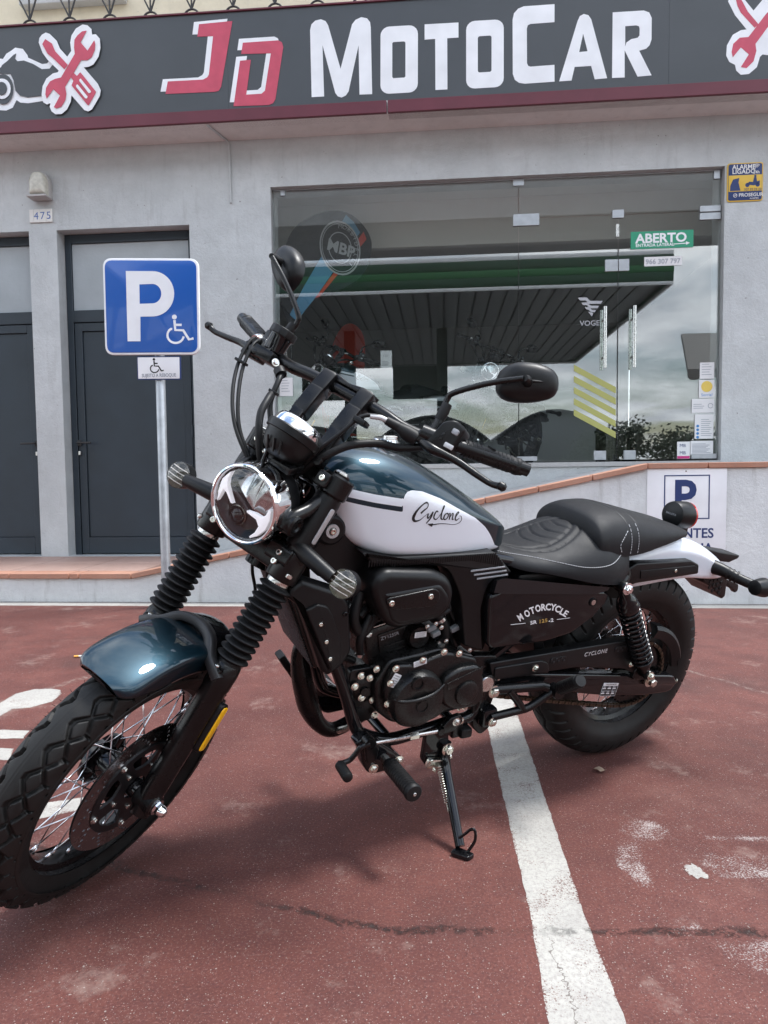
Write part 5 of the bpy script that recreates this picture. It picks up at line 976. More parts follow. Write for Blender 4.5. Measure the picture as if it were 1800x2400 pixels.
# ------------------------------------------------------------------ headlight
TH=EPS-R(5); hx=Vector((math.cos(TH),0,-math.sin(TH))); hz=Vector((math.sin(TH),0,math.cos(TH)))
HL=FK@Matrix(((hx.x,0,hz.x,.177),(0,1,0,0),(hx.z,0,hz.z,.613),(0,0,0,1)))      # x out of the lamp, z up, origin at rim centre
hd=bp('headlight',lathe([(-.135,0),(-.130,.028),(-.112,.055),(-.085,.072),(-.055,.0775),(-.03,.078)],(0,0,0),(1,0,0),48),'black_plastic',None,HL)
part('chrome_ring',lathe([(-.048,.0775),(-.047,.0795),(-.010,.0803),(-.003,.0800),(.0015,.0782),(.0025,.0750),(.0005,.0722),(-.006,.0715),(-.02,.0715)],(0,0,0),(1,0,0),72,caps=False),'chrome',hd,HL,smooth=50)
bowl=lathe([(-.050,0),(-.048,.030),(-.040,.052),(-.028,.064),(-.010,.0705)],(0,0,0),(1,0,0),48,caps=False)
part('bowl',(bowl[0],[q[::-1] for q in bowl[1]]),'smoke',hd,HL,smooth=60)
def hpl(poly,x0,x1,bev=.002): return prism(poly,0,x1-x0,bev,mp=lambda y,d,z:(x0+d,y,z))
up=[(.058*math.cos(a),.058*math.sin(a)) for a in [R(150-i*10) for i in range(13)]]
refl=[(-.050,.026)]+[(.067*math.cos(R(a)),.067*math.sin(R(a))) for a in range(136,22,-6)]+[(.053,.004),(.036,-.010),(.012,-.010),(-.010,.006),(-.030,.016)]
bm=bmesh.new(); f_=bm.faces.new([bm.verts.new((0,y,z)) for y,z in refl]); bmesh.ops.triangulate(bm,faces=[f_])
for _ in range(3): bmesh.ops.subdivide_edges(bm,edges=bm.edges[:],cuts=1)
bm.verts.index_update(); V=[]
for q in bm.verts: V.append((-.034+.016*(1-(q.co.y/.062)**2-((q.co.z-.016)/.05)**2),q.co.y,q.co.z))
F=[tuple(x.index for x in q.verts) for q in bm.faces]; bm.free()
part('upper_reflector',(V,F),'lamp_bowl',hd,HL,smooth=60)
part('dark_bridge',hpl([(-.058,.018),(-.035,.012),(-.010,.0),(.010,-.015),(.034,-.017),(.055,-.008),(.056,-.014),(.034,-.024),(.005,-.022),(-.012,-.008),(-.035,.004),(-.058,.006)],-.024,-.014,.002),'smoke',hd,HL)
dr=[(-.066,-.006),(-.065,.022),(-.052,.043),(-.049,.046),(-.052,.030),(-.050,.016),(-.034,-.004),(-.026,-.013),(-.030,-.014),(-.046,.000),(-.056,.004),(-.058,-.012),(-.062,-.026)]
part('daytime_strip',hpl(dr,-.014,-.0035,.001),'led_lit',hd,HL)
dr2=[(.062,.018),(.066,.0),(.063,-.022),(.050,-.044),(.036,-.056),(.033,-.054),(.042,-.040),(.046,-.024),(.036,-.014),(.012,-.012),(.010,-.009),(.030,-.004),(.046,-.004),(.054,.006),(.056,.020)]
part('daytime_strip',hpl(dr2,-.014,-.0035,.001),'led_lit',hd,HL)
part('lower_reflector',hpl(rpoly([(-.042,-.016),(-.012,-.014),(.020,-.030),(.022,-.050),(-.004,-.060),(-.036,-.046)],.010,4),-.04,-.030,.006),'smoke',hd,HL)
part('projector',lathe([(0,.019),(.006,.0185),(.012,.015),(.016,.009),(.0175,0)],(-.034,-.022,-.042),(1,0,0),28),'black_gloss',hd,HL,smooth=60)
part('projector_ring',lathe([(0,.021),(.006,.0215),(.007,.0195),(.004,.0190)],(-.032,-.022,-.042),(1,0,0),28,caps=False),'reflector_pale',hd,HL)
part('lens',lathe([(-.004,.0715),(.002,.064),(.0065,.045),(.0095,.022),(.0105,0)],(0,0,0),(1,0,0),56,caps=False),'clear_lens',hd,HL,smooth=60)
mb=MB(); mb.add(*tube([(-.05,-.02,.075),(-.055,-.02,.105)],.004,8)); mb.add(*box((-.075,.02,.085),(.05,.05,.016),.004)); mb.add(*box((-.07,-.01,.094),(.03,.02,.02),.004)); part('top_bracket',mb,'black_satin',hd,HL)
for yy in (-.028,.012): bolt(hd,(-.065,yy,.090),.006,(0,0,1),'zinc',HL)
bp('wire_guide',tube([(.135,-.05,.725),(.11,-.02,.705),(.085,.03,.700),(.09,.055,.690),(.06,.06,.66)],.0028,8,k=6),'chrome',None,FK)
# ------------------------------------------------------------------ speedometer
SPD=FK@Matrix.Translation((.147,.000,.770))@Matrix.Rotation(R(-6),4,'Y')
sp_=bp('speedometer',lathe([(-.050,.0),(-.048,.026),(-.036,.042),(-.016,.0505),(-.005,.0520),(-.003,.0530),(-.002,.0570),(.012,.0578),(.0145,.0560),(.016,.050)],(0,0,0),(0,0,1),48),'black_plastic',None,SPD)
part('chrome_bezel',lathe([(.015,.0520),(.026,.0500),(.034,.0465),(.037,.042),(.035,.039),(.030,.038)],(0,0,0),(0,0,1),56,caps=False),'chrome',sp_,SPD,smooth=60)
part('dial',lathe([(.028,.040),(.0281,0)],(0,0,0),(0,0,1),40),'black_gloss',sp_,SPD); part('glass',lathe([(.033,.0395),(.036,.03),(.0375,0)],(0,0,0),(0,0,1),40,caps=False),'clear_lens',sp_,SPD)
for k in range(3): part('housing_rib',tube([(.034+.004*k,-.012+.016*k,-.044),(.05,-.018+.016*k,-.022)],.0022,6),'black_plastic',sp_,SPD)
part('bracket',box((-.02,0,-.056),(.05,.03,.014),.004),'black_satin',sp_,SPD)
# ignition key
ky=bp('ignition_key',prism(rpoly([(-.008,.0),(.008,.0),(.009,.034),(-.009,.034)],.007,4),-.004,.004,.002,mp=lambda x,y,z:(.012+y,.012+x,.775+z)),'black_plastic',None,FK); part('blade',box((.012,.012,.763),(.002,.007,.028),.0005),'steel',ky,FK)
part('key_bow',prism(rpoly([(-.009,.0),(.007,.0),(.010,.034),(-.010,.036)],.007,4),-.004,.004,.002,mp=lambda x,y,z:(.034+y+.1*z,-.004+x,.778+z)),'black_plastic',ky,FK)
# ------------------------------------------------------------------ handlebar on its risers
HBP=[(-.047,.392,.962),(.018,.272,.931),(.032,.235,.921),(.036,.205,.911),(.044,.15,.905),(.047,.10,.909),(.047,.05,.911),(.047,0,.911)]
full=HBP+[(a,-b,c) for a,b,c in HBP[-2::-1]]
hb=bp('handlebar',tube(full,.0135,18,k=7),'black_satin',None,FK)
for s in (1,-1):
    b=.0485*s
    def obox(P0,P1,wa,wb,bev=.004):
        P0,P1=Vector(P0),Vector(P1); d=(P1-P0); L_=d.length; M_=Matrix.Translation((P0+P1)/2)@Matrix.Rotation(math.atan2(d.x,d.z),4,'Y'); v,f=box((0,0,0),(wa,wb,L_),bev); return [M_@q for q in v],f
    rs=bp('bar_riser',obox((.098,b,.748),(.0845,b,.832),.034,.030,.005),'black_satin',None,FK)
    part('riser_neck',obox((.0848,b,.820),(.0665,b,.889),.036,.034,.005),'black_satin',rs,FK)
    part('riser_head',obox((.0655,b,.880),(.0475,b,.931),.042,.036,.008),'black_satin',rs,FK)
    part('riser_slot',obox((.092,b+s*.0165,.835),(.078,b+s*.0165,.872),.010,.004,.002),'black_gloss',rs,FK)
mb=MB(); mb.add(*prism(rpoly([(-.062,.922),(.062,.922),(.064,.934),(.035,.937),(.0,.931),(-.035,.937),(-.064,.934)],.003,3),.028,.060,.003,mp=lambda x,y,z:(y,x,z))); bp('riser_clamp_bridge',mb,'black_satin',None,FK)
# grips, switches, levers, mirrors
gd=(Vector((-.047,.392,.962))-Vector((.018,.272,.931))).normalized()
def grip(s):
    pr=[(0,.0165),(.004,.018)]
    n=11
    for i in range(n):
        z=.006+.1*i/n
        if 4<=i<=6: pr+=[(z,.0175),(z+.0085,.0175)]
        else: pr+=[(z,.0165),(z+.0008,.0178),(z+.0068,.0178),(z+.0076,.0165)]
    pr+=[(.112,.0170),(.113,.0180),(.121,.0180),(.124,.0165),(.132,.0150),(.134,.012)]
    d=Vector((gd.x,gd.y*s,gd.z)); o=Vector((.015,.268*s,.9305))
    g=bp('grip',lathe(pr,o,d,28),'black_rubber',None,FK,smooth=50)
    return g,o,d
gL,oL,dL=grip(1); gR,oR,dR=grip(-1)
part('grip_badge',box(oL+dL*.055+Vector((0.0,0,.0175)),(.02,.018,.003),.001),'black_satin',gL,FK)
# left switch block
def frame_on_bar(s,t): return Vector((.018,.272*s,.931))+Vector((gd.x,gd.y*s,gd.z))*t
sw=bp('switch_block',prism(rpoly([(.212,.893),(.262,.898),(.266,.957),(.240,.967),(.222,.955)],.009,4),.010,.062,.006,mp=lambda x,y,z:(y-.4*(x-.24),x,z+.2*(x-.24))),'black_plastic',None,FK)
part('switch_button',box((.060,.256,.914),(.006,.020,.010),.002),'silver_print',sw,FK); part('switch_button',box((.056,.252,.945),(.010,.014,.012),.003),'label_grey',sw,FK); part('switch_toggle',box((.062,.232,.925),(.006,.012,.016),.002),'black_satin',sw,FK)
swr=bp('switch_block',prism(rpoly([(-.262,.898),(-.212,.893),(-.222,.955),(-.262,.957)],.009,4),-.004,.040,.006,mp=lambda x,y,z:(y+.4*(x+.24),x,z)),'black_plastic',None,FK)
# clutch lever with perch
def lever(s,adj):
    P=[(.060,.205*s,.897),(.066,.232*s,.893),(.058,.262*s,.896),(.052,.29*s,.897),(.050,.33*s,.893),(.049,.362*s,.891),(.050,.378*s,.894)]
    r=[.010,.0105,.0085,.0075,.0068,.0062,.0068]
    lv=bp('lever',tube(P,r,12,k=6),'black_satin',None,FK); bl,_=lathe([(-.0095,0),(-.0085,.005),(-.004,.0088),(.004,.0088),(.0085,.005),(.0095,0)],(.051,.385*s,.896),(0,1,0),16),0
    part('lever_ball',bl,'black_satin',lv,FK)
    mb=MB(); mb.add(*box((.046,.205*s,.905),(.045,.04,.026),.006,Matrix.Rotation(R(14*s),4,'Z'))); mb.add(*lathe([(-.016,.0185),(.016,.0185)],frame_on_bar(s,-.075),Vector((gd.x*.4,gd.y*s,gd.z*.6)),20)); part('lever_perch',mb,'black_satin',lv,FK); bolt(lv,(.062,.206*s,.908),.005,(0,0,1),'steel',FK)
    return lv
lvL=lever(1,0); lvR=lever(-1,0)
part('cable_boot',tube([(.060,.192,.897),(.066,.170,.897),(.075,.150,.898)],[.0145,.0155,.010],14,k=4),'black_rubber',lvL,FK); part('cable_boot',tube([(.075,.150,.898),(.086,.126,.897)],[.0105,.0085],12),'black_rubber',lvL,FK)
# brake reservoir on the right
rs=bp('brake_reservoir',lathe([(0,.020),(.004,.0245),(.036,.0255),(.040,.027)],(.050,-.205,.910),(0,0,1),28),'black_gloss',None,FK)
cp_=[]; 
for i in range(36): a=2*PI*i/36; q=.0295+(.0012 if i%3 else -.0006); cp_.append((q*math.cos(a),q*math.sin(a)))
part('cap',prism(cp_,0,.018,.002,mp=lambda x,d,y:(.050+x,-.205+y,.950+d)),'black_plastic',rs,FK,smooth=30)
mb=MB(); mb.add(*box((.050,-.21,.898),(.05,.055,.026),.006)); mb.add(*box((.045,-.245,.893),(.035,.05,.03),.004)); part('master_cylinder',mb,'black_satin',rs,FK)
mb=MB(); mb.add(*tube([(.058,-.185,.895),(.066,-.155,.882)],.0065,10)); mb.add(*tube([(.066,-.157,.884),(.070,-.143,.876)],[.0125,.0125],14)); part('banjo_boot',mb,'black_rubber',rs,FK); bolt(rs,(.072,-.17,.893),.006,(.5,.6,.3),'steel',FK)
part('throttle_guide',lathe([(0,.0135),(.016,.0145),(.022,.012)],(.030,-.262,.926),(.55,.1,-.25),16),'chrome',rs,FK)
# cables (fork frame)
def cable(name,P,r,m='black_rubber',par=None): return bp(name,tube(P,r,8,k=8),m,par,FK,smooth=60)
cable('throttle_cable',[(.046,-.262,.925),(.066,-.258,.905),(.085,-.240,.850),(.105,-.200,.790),(.112,-.150,.735),(.10,-.09,.69),(.06,-.05,.66)],.0042)
cable('throttle_cable',[(.046,-.250,.923),(.068,-.244,.903),(.085,-.225,.850),(.103,-.185,.790),(.108,-.140,.735),(.096,-.085,.69),(.06,-.045,.66)],.0042)
bp('cable_clip',box((.084,-.236,.858),(.016,.030,.006),.002),'black_plastic',None,FK)
for q in ((.048,-.262,.921),(.049,-.250,.919)): bp('cable_ferrule',tube([q,(q[0]+.014,q[1]+.003,q[2]-.014)],[.0062,.0058],10),'black_rubber',None,FK)
cable('brake_hose',[(.069,-.145,.877),(.080,-.135,.862),(.086,-.128,.840),(.084,-.122,.812),(.082,-.10,.78),(.088,-.05,.72),(.085,.0,.64)],.0062)
cable('wiring_loom',[(.088,-.128,.832),(.110,-.115,.815),(.128,-.10,.78),(.125,-.075,.735),(.10,-.05,.69),(.06,-.03,.66)],.0078)
bp('cable_tie',box((.087,-.126,.835),(.02,.018,.006),.002),'black_plastic',None,FK)
cable('wiring_loom',[(.055,.215,.893),(.040,.165,.868),(.055,.12,.850),(.090,.085,.815),(.105,.055,.765),(.09,.02,.715),(.05,.0,.67)],.0085)
cable('clutch_cable',[(.086,.128,.897),(.097,.105,.893),(.108,.085,.875),(.116,.070,.830),(.118,.050,.780),(.100,.025,.72),(.06,.0,.66)],.0042)
bp('cable_sleeve',tube([(.0845,.130,.897),(.092,.115,.895),(.100,.098,.887)],.0055,10,k=4),'silver_print',None,FK)
bp('cable_tie',box((.104,.090,.868),(.03,.028,.012),.004),'black_plastic',None,FK)
cable('speed_cable',[(.085,.0,.58),(.055,.0,.545),(.0,.0,.487),(-.035,.02,.437),(-.05,.03,.36)],.0036); cable('brake_hose',[(.085,.03,.60),(.062,.03,.570),(.028,.04,.518),(.002,.04,.495)],.0052)
# mirrors
def mirror(s):
    m=bp('mirror',tube([(.040,.208*s,.921),(.040,.206*s,.948),(.039,.200*s,.976)],[.011,.010,.0085],14),'black_satin',None,FK)
    part('stem',tube([(.039,.2*s,.972),(.040,.196*s,.998),(.046,.205*s,1.016),(.060,.262*s,1.060),(.070,.318*s,1.094)],[.0066,.0062,.0060,.0058,.0058],12,k=6),'black_satin',m,FK,smooth=60)
    part('stem_boot',lathe([(-.018,.0105),(.0,.0115),(.018,.0095)],(.040,.203*s,.972),(0,-.05*s,1),16),'black_rubber',m,FK)
    lx=Vector((0,s*.894,.447)); nx=Vector((.90,.36*s,-.16)).normalized(); lx=(lx-nx*lx.dot(nx)).normalized(); sy=nx.cross(lx)*s
    cen=Vector((.014,.314*s,1.103)); part('ball_joint',tube([(.072,.320*s,1.095),(.058,.322*s,1.098),(.034,.318*s,1.100)],[.0062,.0085,.0105],12,k=4),'black_plastic',m,FK); rings=[]; ol=catmull([(-.062,-.004,0),(-.055,.022,0),(-.028,.040,0),(.010,.041,0),(.044,.030,0),(.060,.012,0),(.060,-.014,0),(.046,-.030,0),(.006,-.038,0),(-.034,-.036,0),(-.056,-.024,0)],5,True)
    for d,k in ((-.014,.90),(-.013,.985),(-.008,1.0),(.0,.985),(.008,.93),(.015,.80),(.020,.58),(.0225,.30),(.023,.05)): rings.append([cen+nx*d+lx*(q.x*k)+sy*(q.y*k) for q in ol])
    part('shell',loft(rings),'black_plastic',m,FK,smooth=60)
    part('glass',loft([[cen+nx*-.0150+lx*(q.x*.90)+sy*(q.y*.90) for q in ol],[cen+nx*-.0140+lx*(q.x*.90)+sy*(q.y*.90) for q in ol]]),'chrome',m,FK)
    part('ridge',tube([cen+nx*.020+lx*-.03+sy*.006,cen+nx*.0225+lx*.01+sy*.004,cen+nx*.012+lx*.05+sy*.0],[.0015,.003,.0015],8,k=5),'black_plastic',m,FK)
    return m
mirror(1); mirror(-1)
# front indicators
def indicator(s):
    i_=bp('indicator',tube([(OFF+.012,.100*s,.592),(.088,.135*s,.588),(.086,.20*s,.580)],[.0185,.0175,.014],20),'black_plastic',None,FK)
    part('stalk_mount',lathe([(-.03,.020),(.03,.020)],(OFF+.01,.100*s,.600),(0,0,1),20),'black_plastic',i_,FK)
    fx=Vector((math.cos(R(5)),.0,-math.sin(R(5)))); c=Vector((.070,.2246*s,.582))
    part('housing',lathe([(-.016,.020),(-.011,.0275),(.014,.0296),(.016,.0296)],c,fx,32),'black_plastic',i_,FK)
    part('reflector_bowl',lathe([(.0165,.0285),(.013,.026),(.009,.018),(.008,0)],c,fx,28),'reflector_pale',i_,FK,smooth=60)
    for k in range(4):
        z=-.0150+.010*k; hw=math.sqrt(max(.0270**2-z*z,1e-6))*.94; upv=Vector((math.sin(R(5)),0,math.cos(R(5)))); sd_=Vector((0,1,0))
        part('lens_bar',tube([c+fx*.0165+upv*z-sd_*hw,c+fx*.0205+upv*z,c+fx*.0165+upv*z+sd_*hw],.0011,6,k=4),'led_white',i_,FK)
    part('led_plate',box(c+fx*.010,(.004,.030,.024),.002,Matrix.Rotation(R(5),4,'Y')),'label_grey',i_,FK)
    part('lens',lathe([(.016,.0290),(.0215,.0245),(.0250,.014),(.0262,0)],c,fx,32,caps=False),'smoke_lens',i_,FK,smooth=60)
indicator(1); indicator(-1)
# ------------------------------------------------------------------ front fender and brace
def fend(r_of,a0,a1,n,wf,skirt):
    rings=[]
    for i in range(n+1):
        t=i/n; a=R(a0+(a1-a0)*t); w=wf(t); sk=skirt(t)
        prof=[(-w,.337-.016-sk),(-w*1.0,.337-.018),(-w*.86,.337-.0075),(-w*.5,.337-.0018),(0,.337),(w*.5,.337-.0018),(w*.86,.337-.0075),(w,.337-.018),(w,.337-.016-sk)]
        P=catmull([(x,y,0) for x,y in prof],4); outer=[(p.x,p.y) for p in P]; inner=[(x*.96,y-.003) for x,y in outer[::-1]]
        rings.append([(OFF+(r)*math.cos(a),b,(r)*math.sin(a)) for b,r in outer+inner])
    return loft(rings)
def wf(t):
    e=min(1,t/.10); e2=min(1,(1-t)/.10); k=math.sqrt(max(0,1-(1-e)**2)); return .069*(.70+.30*k)*(.85+.15*math.sqrt(e2))
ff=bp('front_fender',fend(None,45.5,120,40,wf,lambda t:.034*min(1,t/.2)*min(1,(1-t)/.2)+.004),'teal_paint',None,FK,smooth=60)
br=catmull([(OFF+.03,.108,.290),(OFF+.034,.088,.305),(OFF+.030,.066,.318),(OFF+.020,.040,.344),(OFF+.012,0,.352),(OFF+.020,-.040,.344),(OFF+.030,-.066,.318),(OFF+.034,-.088,.305),(OFF+.03,-.108,.290)],8)
def brace(P,w,h):
    rings=[]
    for i,p in enumerate(P):
        t=(P[min(i+1,len(P)-1)]-P[max(i-1,0)]).normalized(); nx=Vector((1,0,0)); nu=nx.cross(t).normalized(); nu=nu if nu.z>0 else -nu
        rings.append([p+nx*(x*w)+nu*(z*h) for x,z in ((-1,-.7),(-.8,-1),(.8,-1),(1,-.7),(1,.7),(.8,1),(-.8,1),(-1,.7))])
    return loft(rings)
bz=part('fender_brace',brace(br,.0125,.0095),'brace_grey',ff,FK,smooth=50)
br2=[p+Vector((-.048,0,.004)) for p in br[8:-8]]
part('fender_brace',brace(br2,.030,.004),'black_gloss',ff,FK,smooth=50)
for s in (1,-1): bolt(ff,(OFF+.036,.0945*s,.3115),.0052,(.25,0,1),'steel',FK,sock=True)
# ------------------------------------------------------------------ fuel tank
TS=[ # xs, zt, zb, hw, zm, slant
 (1.040,.898,.840,.050,.870,.42),(1.034,.918,.815,.075,.868,.42),(1.022,.934,.792,.094,.862,.42),(1.000,.949,.772,.110,.855,.42),(.970,.961,.762,.120,.850,.38),(.930,.968,.756,.127,.846,.30),(.880,.9655,.752,.130,.842,.2),(.82,.945,.749,.130,.836,.1),(.76,.914,.746,.127,.826,.04),(.70,.880,.743,.120,.815,0),(.65,.850,.741,.110,.803,0),(.605,.822,.740,.098,.792,0),(.575,.801,.741,.085,.782,0),(.558,.785,.744,.070,.775,0),(.552,.772,.752,.045,.765,0)]
def tank_ring(q,n=140):
    xs,zt,zb,hw,zm,sl=q; out=[]
    for j in range(n):
        a=2*PI*j/n; c,s=math.cos(a),math.sin(a)
        if s>=0: y=hw*math.copysign(abs(c)**(2/2.35),c); z=zm+(zt-zm)*abs(s)**(2/2.2)
        else: y=hw*math.copysign(abs(c)**(2/14.),c)*(1-.05*abs(s)**2); z=zm-(zm-zb+.014)*abs(s)**(2/8.)
        out.append((xs+sl*(z-.86),y,z))
    return out
Q=[]
for i in range(len(TS)-1):
    for k in range(14):
        t=k/14; p0,p1,p2,p3=TS[max(i-1,0)],TS[i],TS[i+1],TS[min(i+2,len(TS)-1)]
        Q.append(tuple(.5*((2*b)+(-a+c)*t+(2*a-5*b+4*c-d)*t*t+(-a+3*b-3*c+d)*t**3) for a,b,c,d in zip(p0,p1,p2,p3)))
Q.append(TS[-1])
tg=loft([tank_ring(q) for q in Q])
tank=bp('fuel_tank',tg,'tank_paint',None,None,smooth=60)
bump_=[(.60,.745),(.624,.776),(.649,.799),(.683,.822),(.736,.847),(.787,.872),(.835,.889),(.862,.8925),(.874,.8895),(.881,.882),(.884,.872),(.884,.855)]
def seg_d(p,a,b):
    ax,az=a; bx,bz_=b; dx,dz=bx-ax,bz_-az; t=max(0,min(1,((p[0]-ax)*dx+(p[1]-az)*dz)/(dx*dx+dz*dz+1e-12))); return math.hypot(p[0]-ax-dx*t,p[1]-az-dz*t)
def inpoly(p,P):
    r=False
    for i in range(len(P)):
        (x1,y1),(x2,y2)=P[i-1],P[i]
        if (y1>p[1])!=(y2>p[1]) and p[0]<(x2-x1)*(p[1]-y1)/(y2-y1)+x1: r=not r
    return r
W1=[(.50,.60),(.50,.70)]+bump_+[(.884,.8475),(.95,.858),(1.03,.8725),(1.2,.90),(1.2,.60)]
W2=[(.884,.8585),(.95,.8685),(1.03,.8830),(1.2,.912),(1.2,.931),(1.03,.9005),(.95,.8855),(.884,.8755)]
at=tank.data.attributes.new('white_sd','FLOAT','POINT')
vals=[]
for p in tank.data.vertices:
    x,z=p.co.x,p.co.z; x-=.0; best=-1
    for W in (W1,W2):
        d=min(seg_d((x,z),W[i-1],W[i]) for i in range(len(W))); d=d if inpoly((x,z),W) else -d; best=max(best,d)
    vals.append(best)
at.data.foreach_set('value',vals)
part('filler_cap',lathe([(0,.036),(.006,.037),(.010,.032),(.012,.028),(.018,.026),(.019,.0)],(.872,0,.963),(0,0,1),36),'chrome',tank); part('cap_tab',box((.86,.0,.984),(.03,.012,.006),.002),'steel',tank)
TB=BVHTree.FromPolygons([Vector(p) for p in tg[0]],[q for q in tg[1] if len(q)==4])
def on_tank(x,z,off=.0006,bvh=TB):
    h=bvh.ray_cast(Vector((x,.5,z)),Vector((0,-1,0)))
    if h[0] is None: return Vector((x,.1,z))
    return h[0]+h[1]*(off if h[1].y>0 else -off)
def ribbon(P,W,off=.0006,surf=on_tank):
    """calligraphic stroke laid on the tank: P (x,z) points, W widths"""
    P=catmull([(x,z,0) for x,z in P],8); W=[q.x for q in catmull([(x,0,0) for x in W],8)]; v=[];f=[]
    for i,p in enumerate(P):
        d=(P[min(i+1,len(P)-1)]-P[max(i-1,0)]).normalized(); q=Vector((-d.y,d.x,0))*W[i]/2
        for s in (q,q*0,-q): e=p+s; v.append(surf(e.x,e.y,off))
    for i in range(len(P)-1):
        for k in (0,1): a=i*3+k; f.append((a,a+1,a+4,a+3))
    return v,f
mb=MB()
for pts,w in SCRIPT: mb.add(*ribbon(pts,[x*.000213 for x in w]))
part('script_lettering',mb,'black_print',tank,None,smooth=60)
# ------------------------------------------------------------------ seat
def seat_ring(x,zt,zb,hw,pw,disp,n=90):
    out=[]
    for j in range(n+1):
        a=PI*j/n; c,s=math.cos(a),math.sin(a); y=hw*math.copysign(abs(c)**(2/pw),c); z=zb+(zt-zb)*abs(s)**(2/pw); d=disp(x,y) if disp else 0
        out.append((x,y*(1-.0*d),z-d*abs(s)))
    out+=[(x,-hw*.9,zb-.004),(x,hw*.9,zb-.004)]
    return out
def interp(T,x):
    T=sorted(T)
    if x<=T[0][0]: return T[0][1:]
    for i in range(len(T)-1):
        if T[i][0]<=x<=T[i+1][0]:
            p0,p1,p2,p3=T[max(i-1,0)],T[i],T[i+1],T[min(i+2,len(T)-1)]; t=(x-p1[0])/(p2[0]-p1[0])
            m=lambda k:((p2[k]-p0[k])/(p2[0]-p0[0])*(p2[0]-p1[0]),(p3[k]-p1[k])/(p3[0]-p1[0])*(p2[0]-p1[0])) 
            r=[]
            for k in range(1,len(p1)):
                a,b=m(k); r.append((2*t**3-3*t*t+1)*p1[k]+(t**3-2*t*t+t)*a+(-2*t**3+3*t*t)*p2[k]+(t**3-t*t)*b)
            return r
    return T[-1][1:]
RS=[(.600,.738,.725,.040),(.588,.741,.712,.072),(.560,.736,.694,.096),(.51,.724,.678,.112),(.46,.718,.672,.126),(.41,.726,.664,.140),(.36,.742,.654,.152),(.31,.759,.644,.160),(.26,.770,.637,.161),(.215,.766,.633,.154),(.18,.757,.650,.140),(.155,.74,.675,.115)]
def quilt(x,y):
    d=0; a=abs(y)
    ex=math.hypot(max(0,.40-x)*1.0 if x<.40 else 0,0); 
    for rx,ry in ((.150,.088),(.125,.066)):
        r=math.hypot((x-.41)/rx,y/ry) if x<.41 else abs(y)/ (ry*(1-.55*(x-.41)/.17) if x<.56 else 9)
        d=max(d,.0048*max(0,1-abs(r-1)*ry/.0045))
    r=math.hypot((x-.41)/.125,y/.066) if x<.41 else abs(y)/.066
    if r<1:
        for xc in (.325,.36,.395,.43): d=max(d,.0048*max(0,1-abs(x-xc+.5*a*a/.066)/.0045))
    return d
xs=[.155+(.600-.155)*i/170 for i in range(171)]
sg_=loft([seat_ring(x,*interp(RS,x),2.3,quilt) for x in xs])
seat=bp('rider_seat',sg_,'seat_vinyl',None,None,smooth=60)
PS=[(.291,.762,.742,.112),(.288,.778,.727,.126),(.279,.794,.714,.133),(.252,.805,.707,.136),(.222,.808,.704,.137),(.18,.808,.701,.136),(.12,.796,.705,.132),(.06,.782,.714,.125),(0,.768,.721,.115),(-.05,.757,.726,.103),(-.09,.746,.728,.088),(-.112,.737,.729,.070),(-.122,.730,.728,.045)]
def strap(x,y):
    d=0
    if .148<x<.186: d=-.0028*min(1,(x-.148)/.004,(.186-x)/.004)
    for xc in (.1465,.1875): d=max(d,.0025*max(0,1-abs(x-xc)/.003))
    return d
xs2=[-.122+(.291+.122)*i/230 for i in range(231)]
pg=loft([seat_ring(x,*interp(PS,x),2.9,strap) for x in xs2])
pill_=bp('pillion_seat',pg,'seat_vinyl',None,None,smooth=60)
def stitches(surf_bvh,pts,par,step=.0062,ln=.0038):
    P=catmull([(a,b,0) for a,b in pts],14); mb=MB(); acc=0; last=None
    L_=[];
    for i in range(len(P)-1):
        n=max(1,int((P[i+1]-P[i]).length/.001)); L_+=[P[i].lerp(P[i+1],k/n) for k in range(n)]
    k=0
    st=max(2,int(step/.001)); 
    for i in range(0,len(L_)-4,st):
        a=on_tank(L_[i].x,L_[i].y,.0007,surf_bvh); b=on_tank(L_[min(i+4,len(L_)-1)].x,L_[min(i+4,len(L_)-1)].y,.0007,surf_bvh)
        if (a-b).length<.03: mb.add(*tube([a,b],.00095,5))
    part('stitching',mb,'thread',par)
SB=BVHTree.FromPolygons([Vector(p) for p in sg_[0]],[q for q in sg_[1] if len(q)==4]); PBV=BVHTree.FromPolygons([Vector(p) for p in pg[0]],[q for q in pg[1] if len(q)==4])
stitches(SB,[(.575,.722),(.503,.709),(.411,.696),(.334,.686),(.26,.690),(.203,.712)],seat)
for xc in (.153,.181): stitches(PBV,[(xc,.708),(xc,.735),(xc,.765),(xc,.785)],pill_)
stitches(PBV,[(.215,.715),(.222,.735),(.205,.757),(.19,.77)],pill_)
# ------------------------------------------------------------------ rear fender, rails, tail
RF=[(.13,.690,.585,.086),(.05,.706,.589,.088),(-.03,.716,.594,.088),(-.10,.714,.597,.088),(-.16,.702,.594,.087),(-.22,.680,.586,.085),(-.27,.655,.580,.082),(-.31,.632,.580,.078),(-.335,.615,.585,.070)]
rings=[]
for i in range(41):
    x=.13-.465*i/40; zt,zb,w=interp(RF,x)
    o_=[(-w,zb),(-w*1.01,(zt+zb)/2),(-w*.97,zt-.030),(-w*.72,zt-.008),(-w*.35,zt-.001),(0,zt),(w*.35,zt-.001),(w*.72,zt-.008),(w*.97,zt-.030),(w*1.01,(zt+zb)/2),(w,zb)]
    P=catmull([(a,b,0) for a,b in o_],4); ou=[(p.x,p.y) for p in P]; rings.append([(x,a,b) for a,b in ou+[(a*.95,b-.004) for a,b in ou[::-1]]])
rfd=bp('rear_fender',loft(rings),'white_paint',None,None,smooth=60)
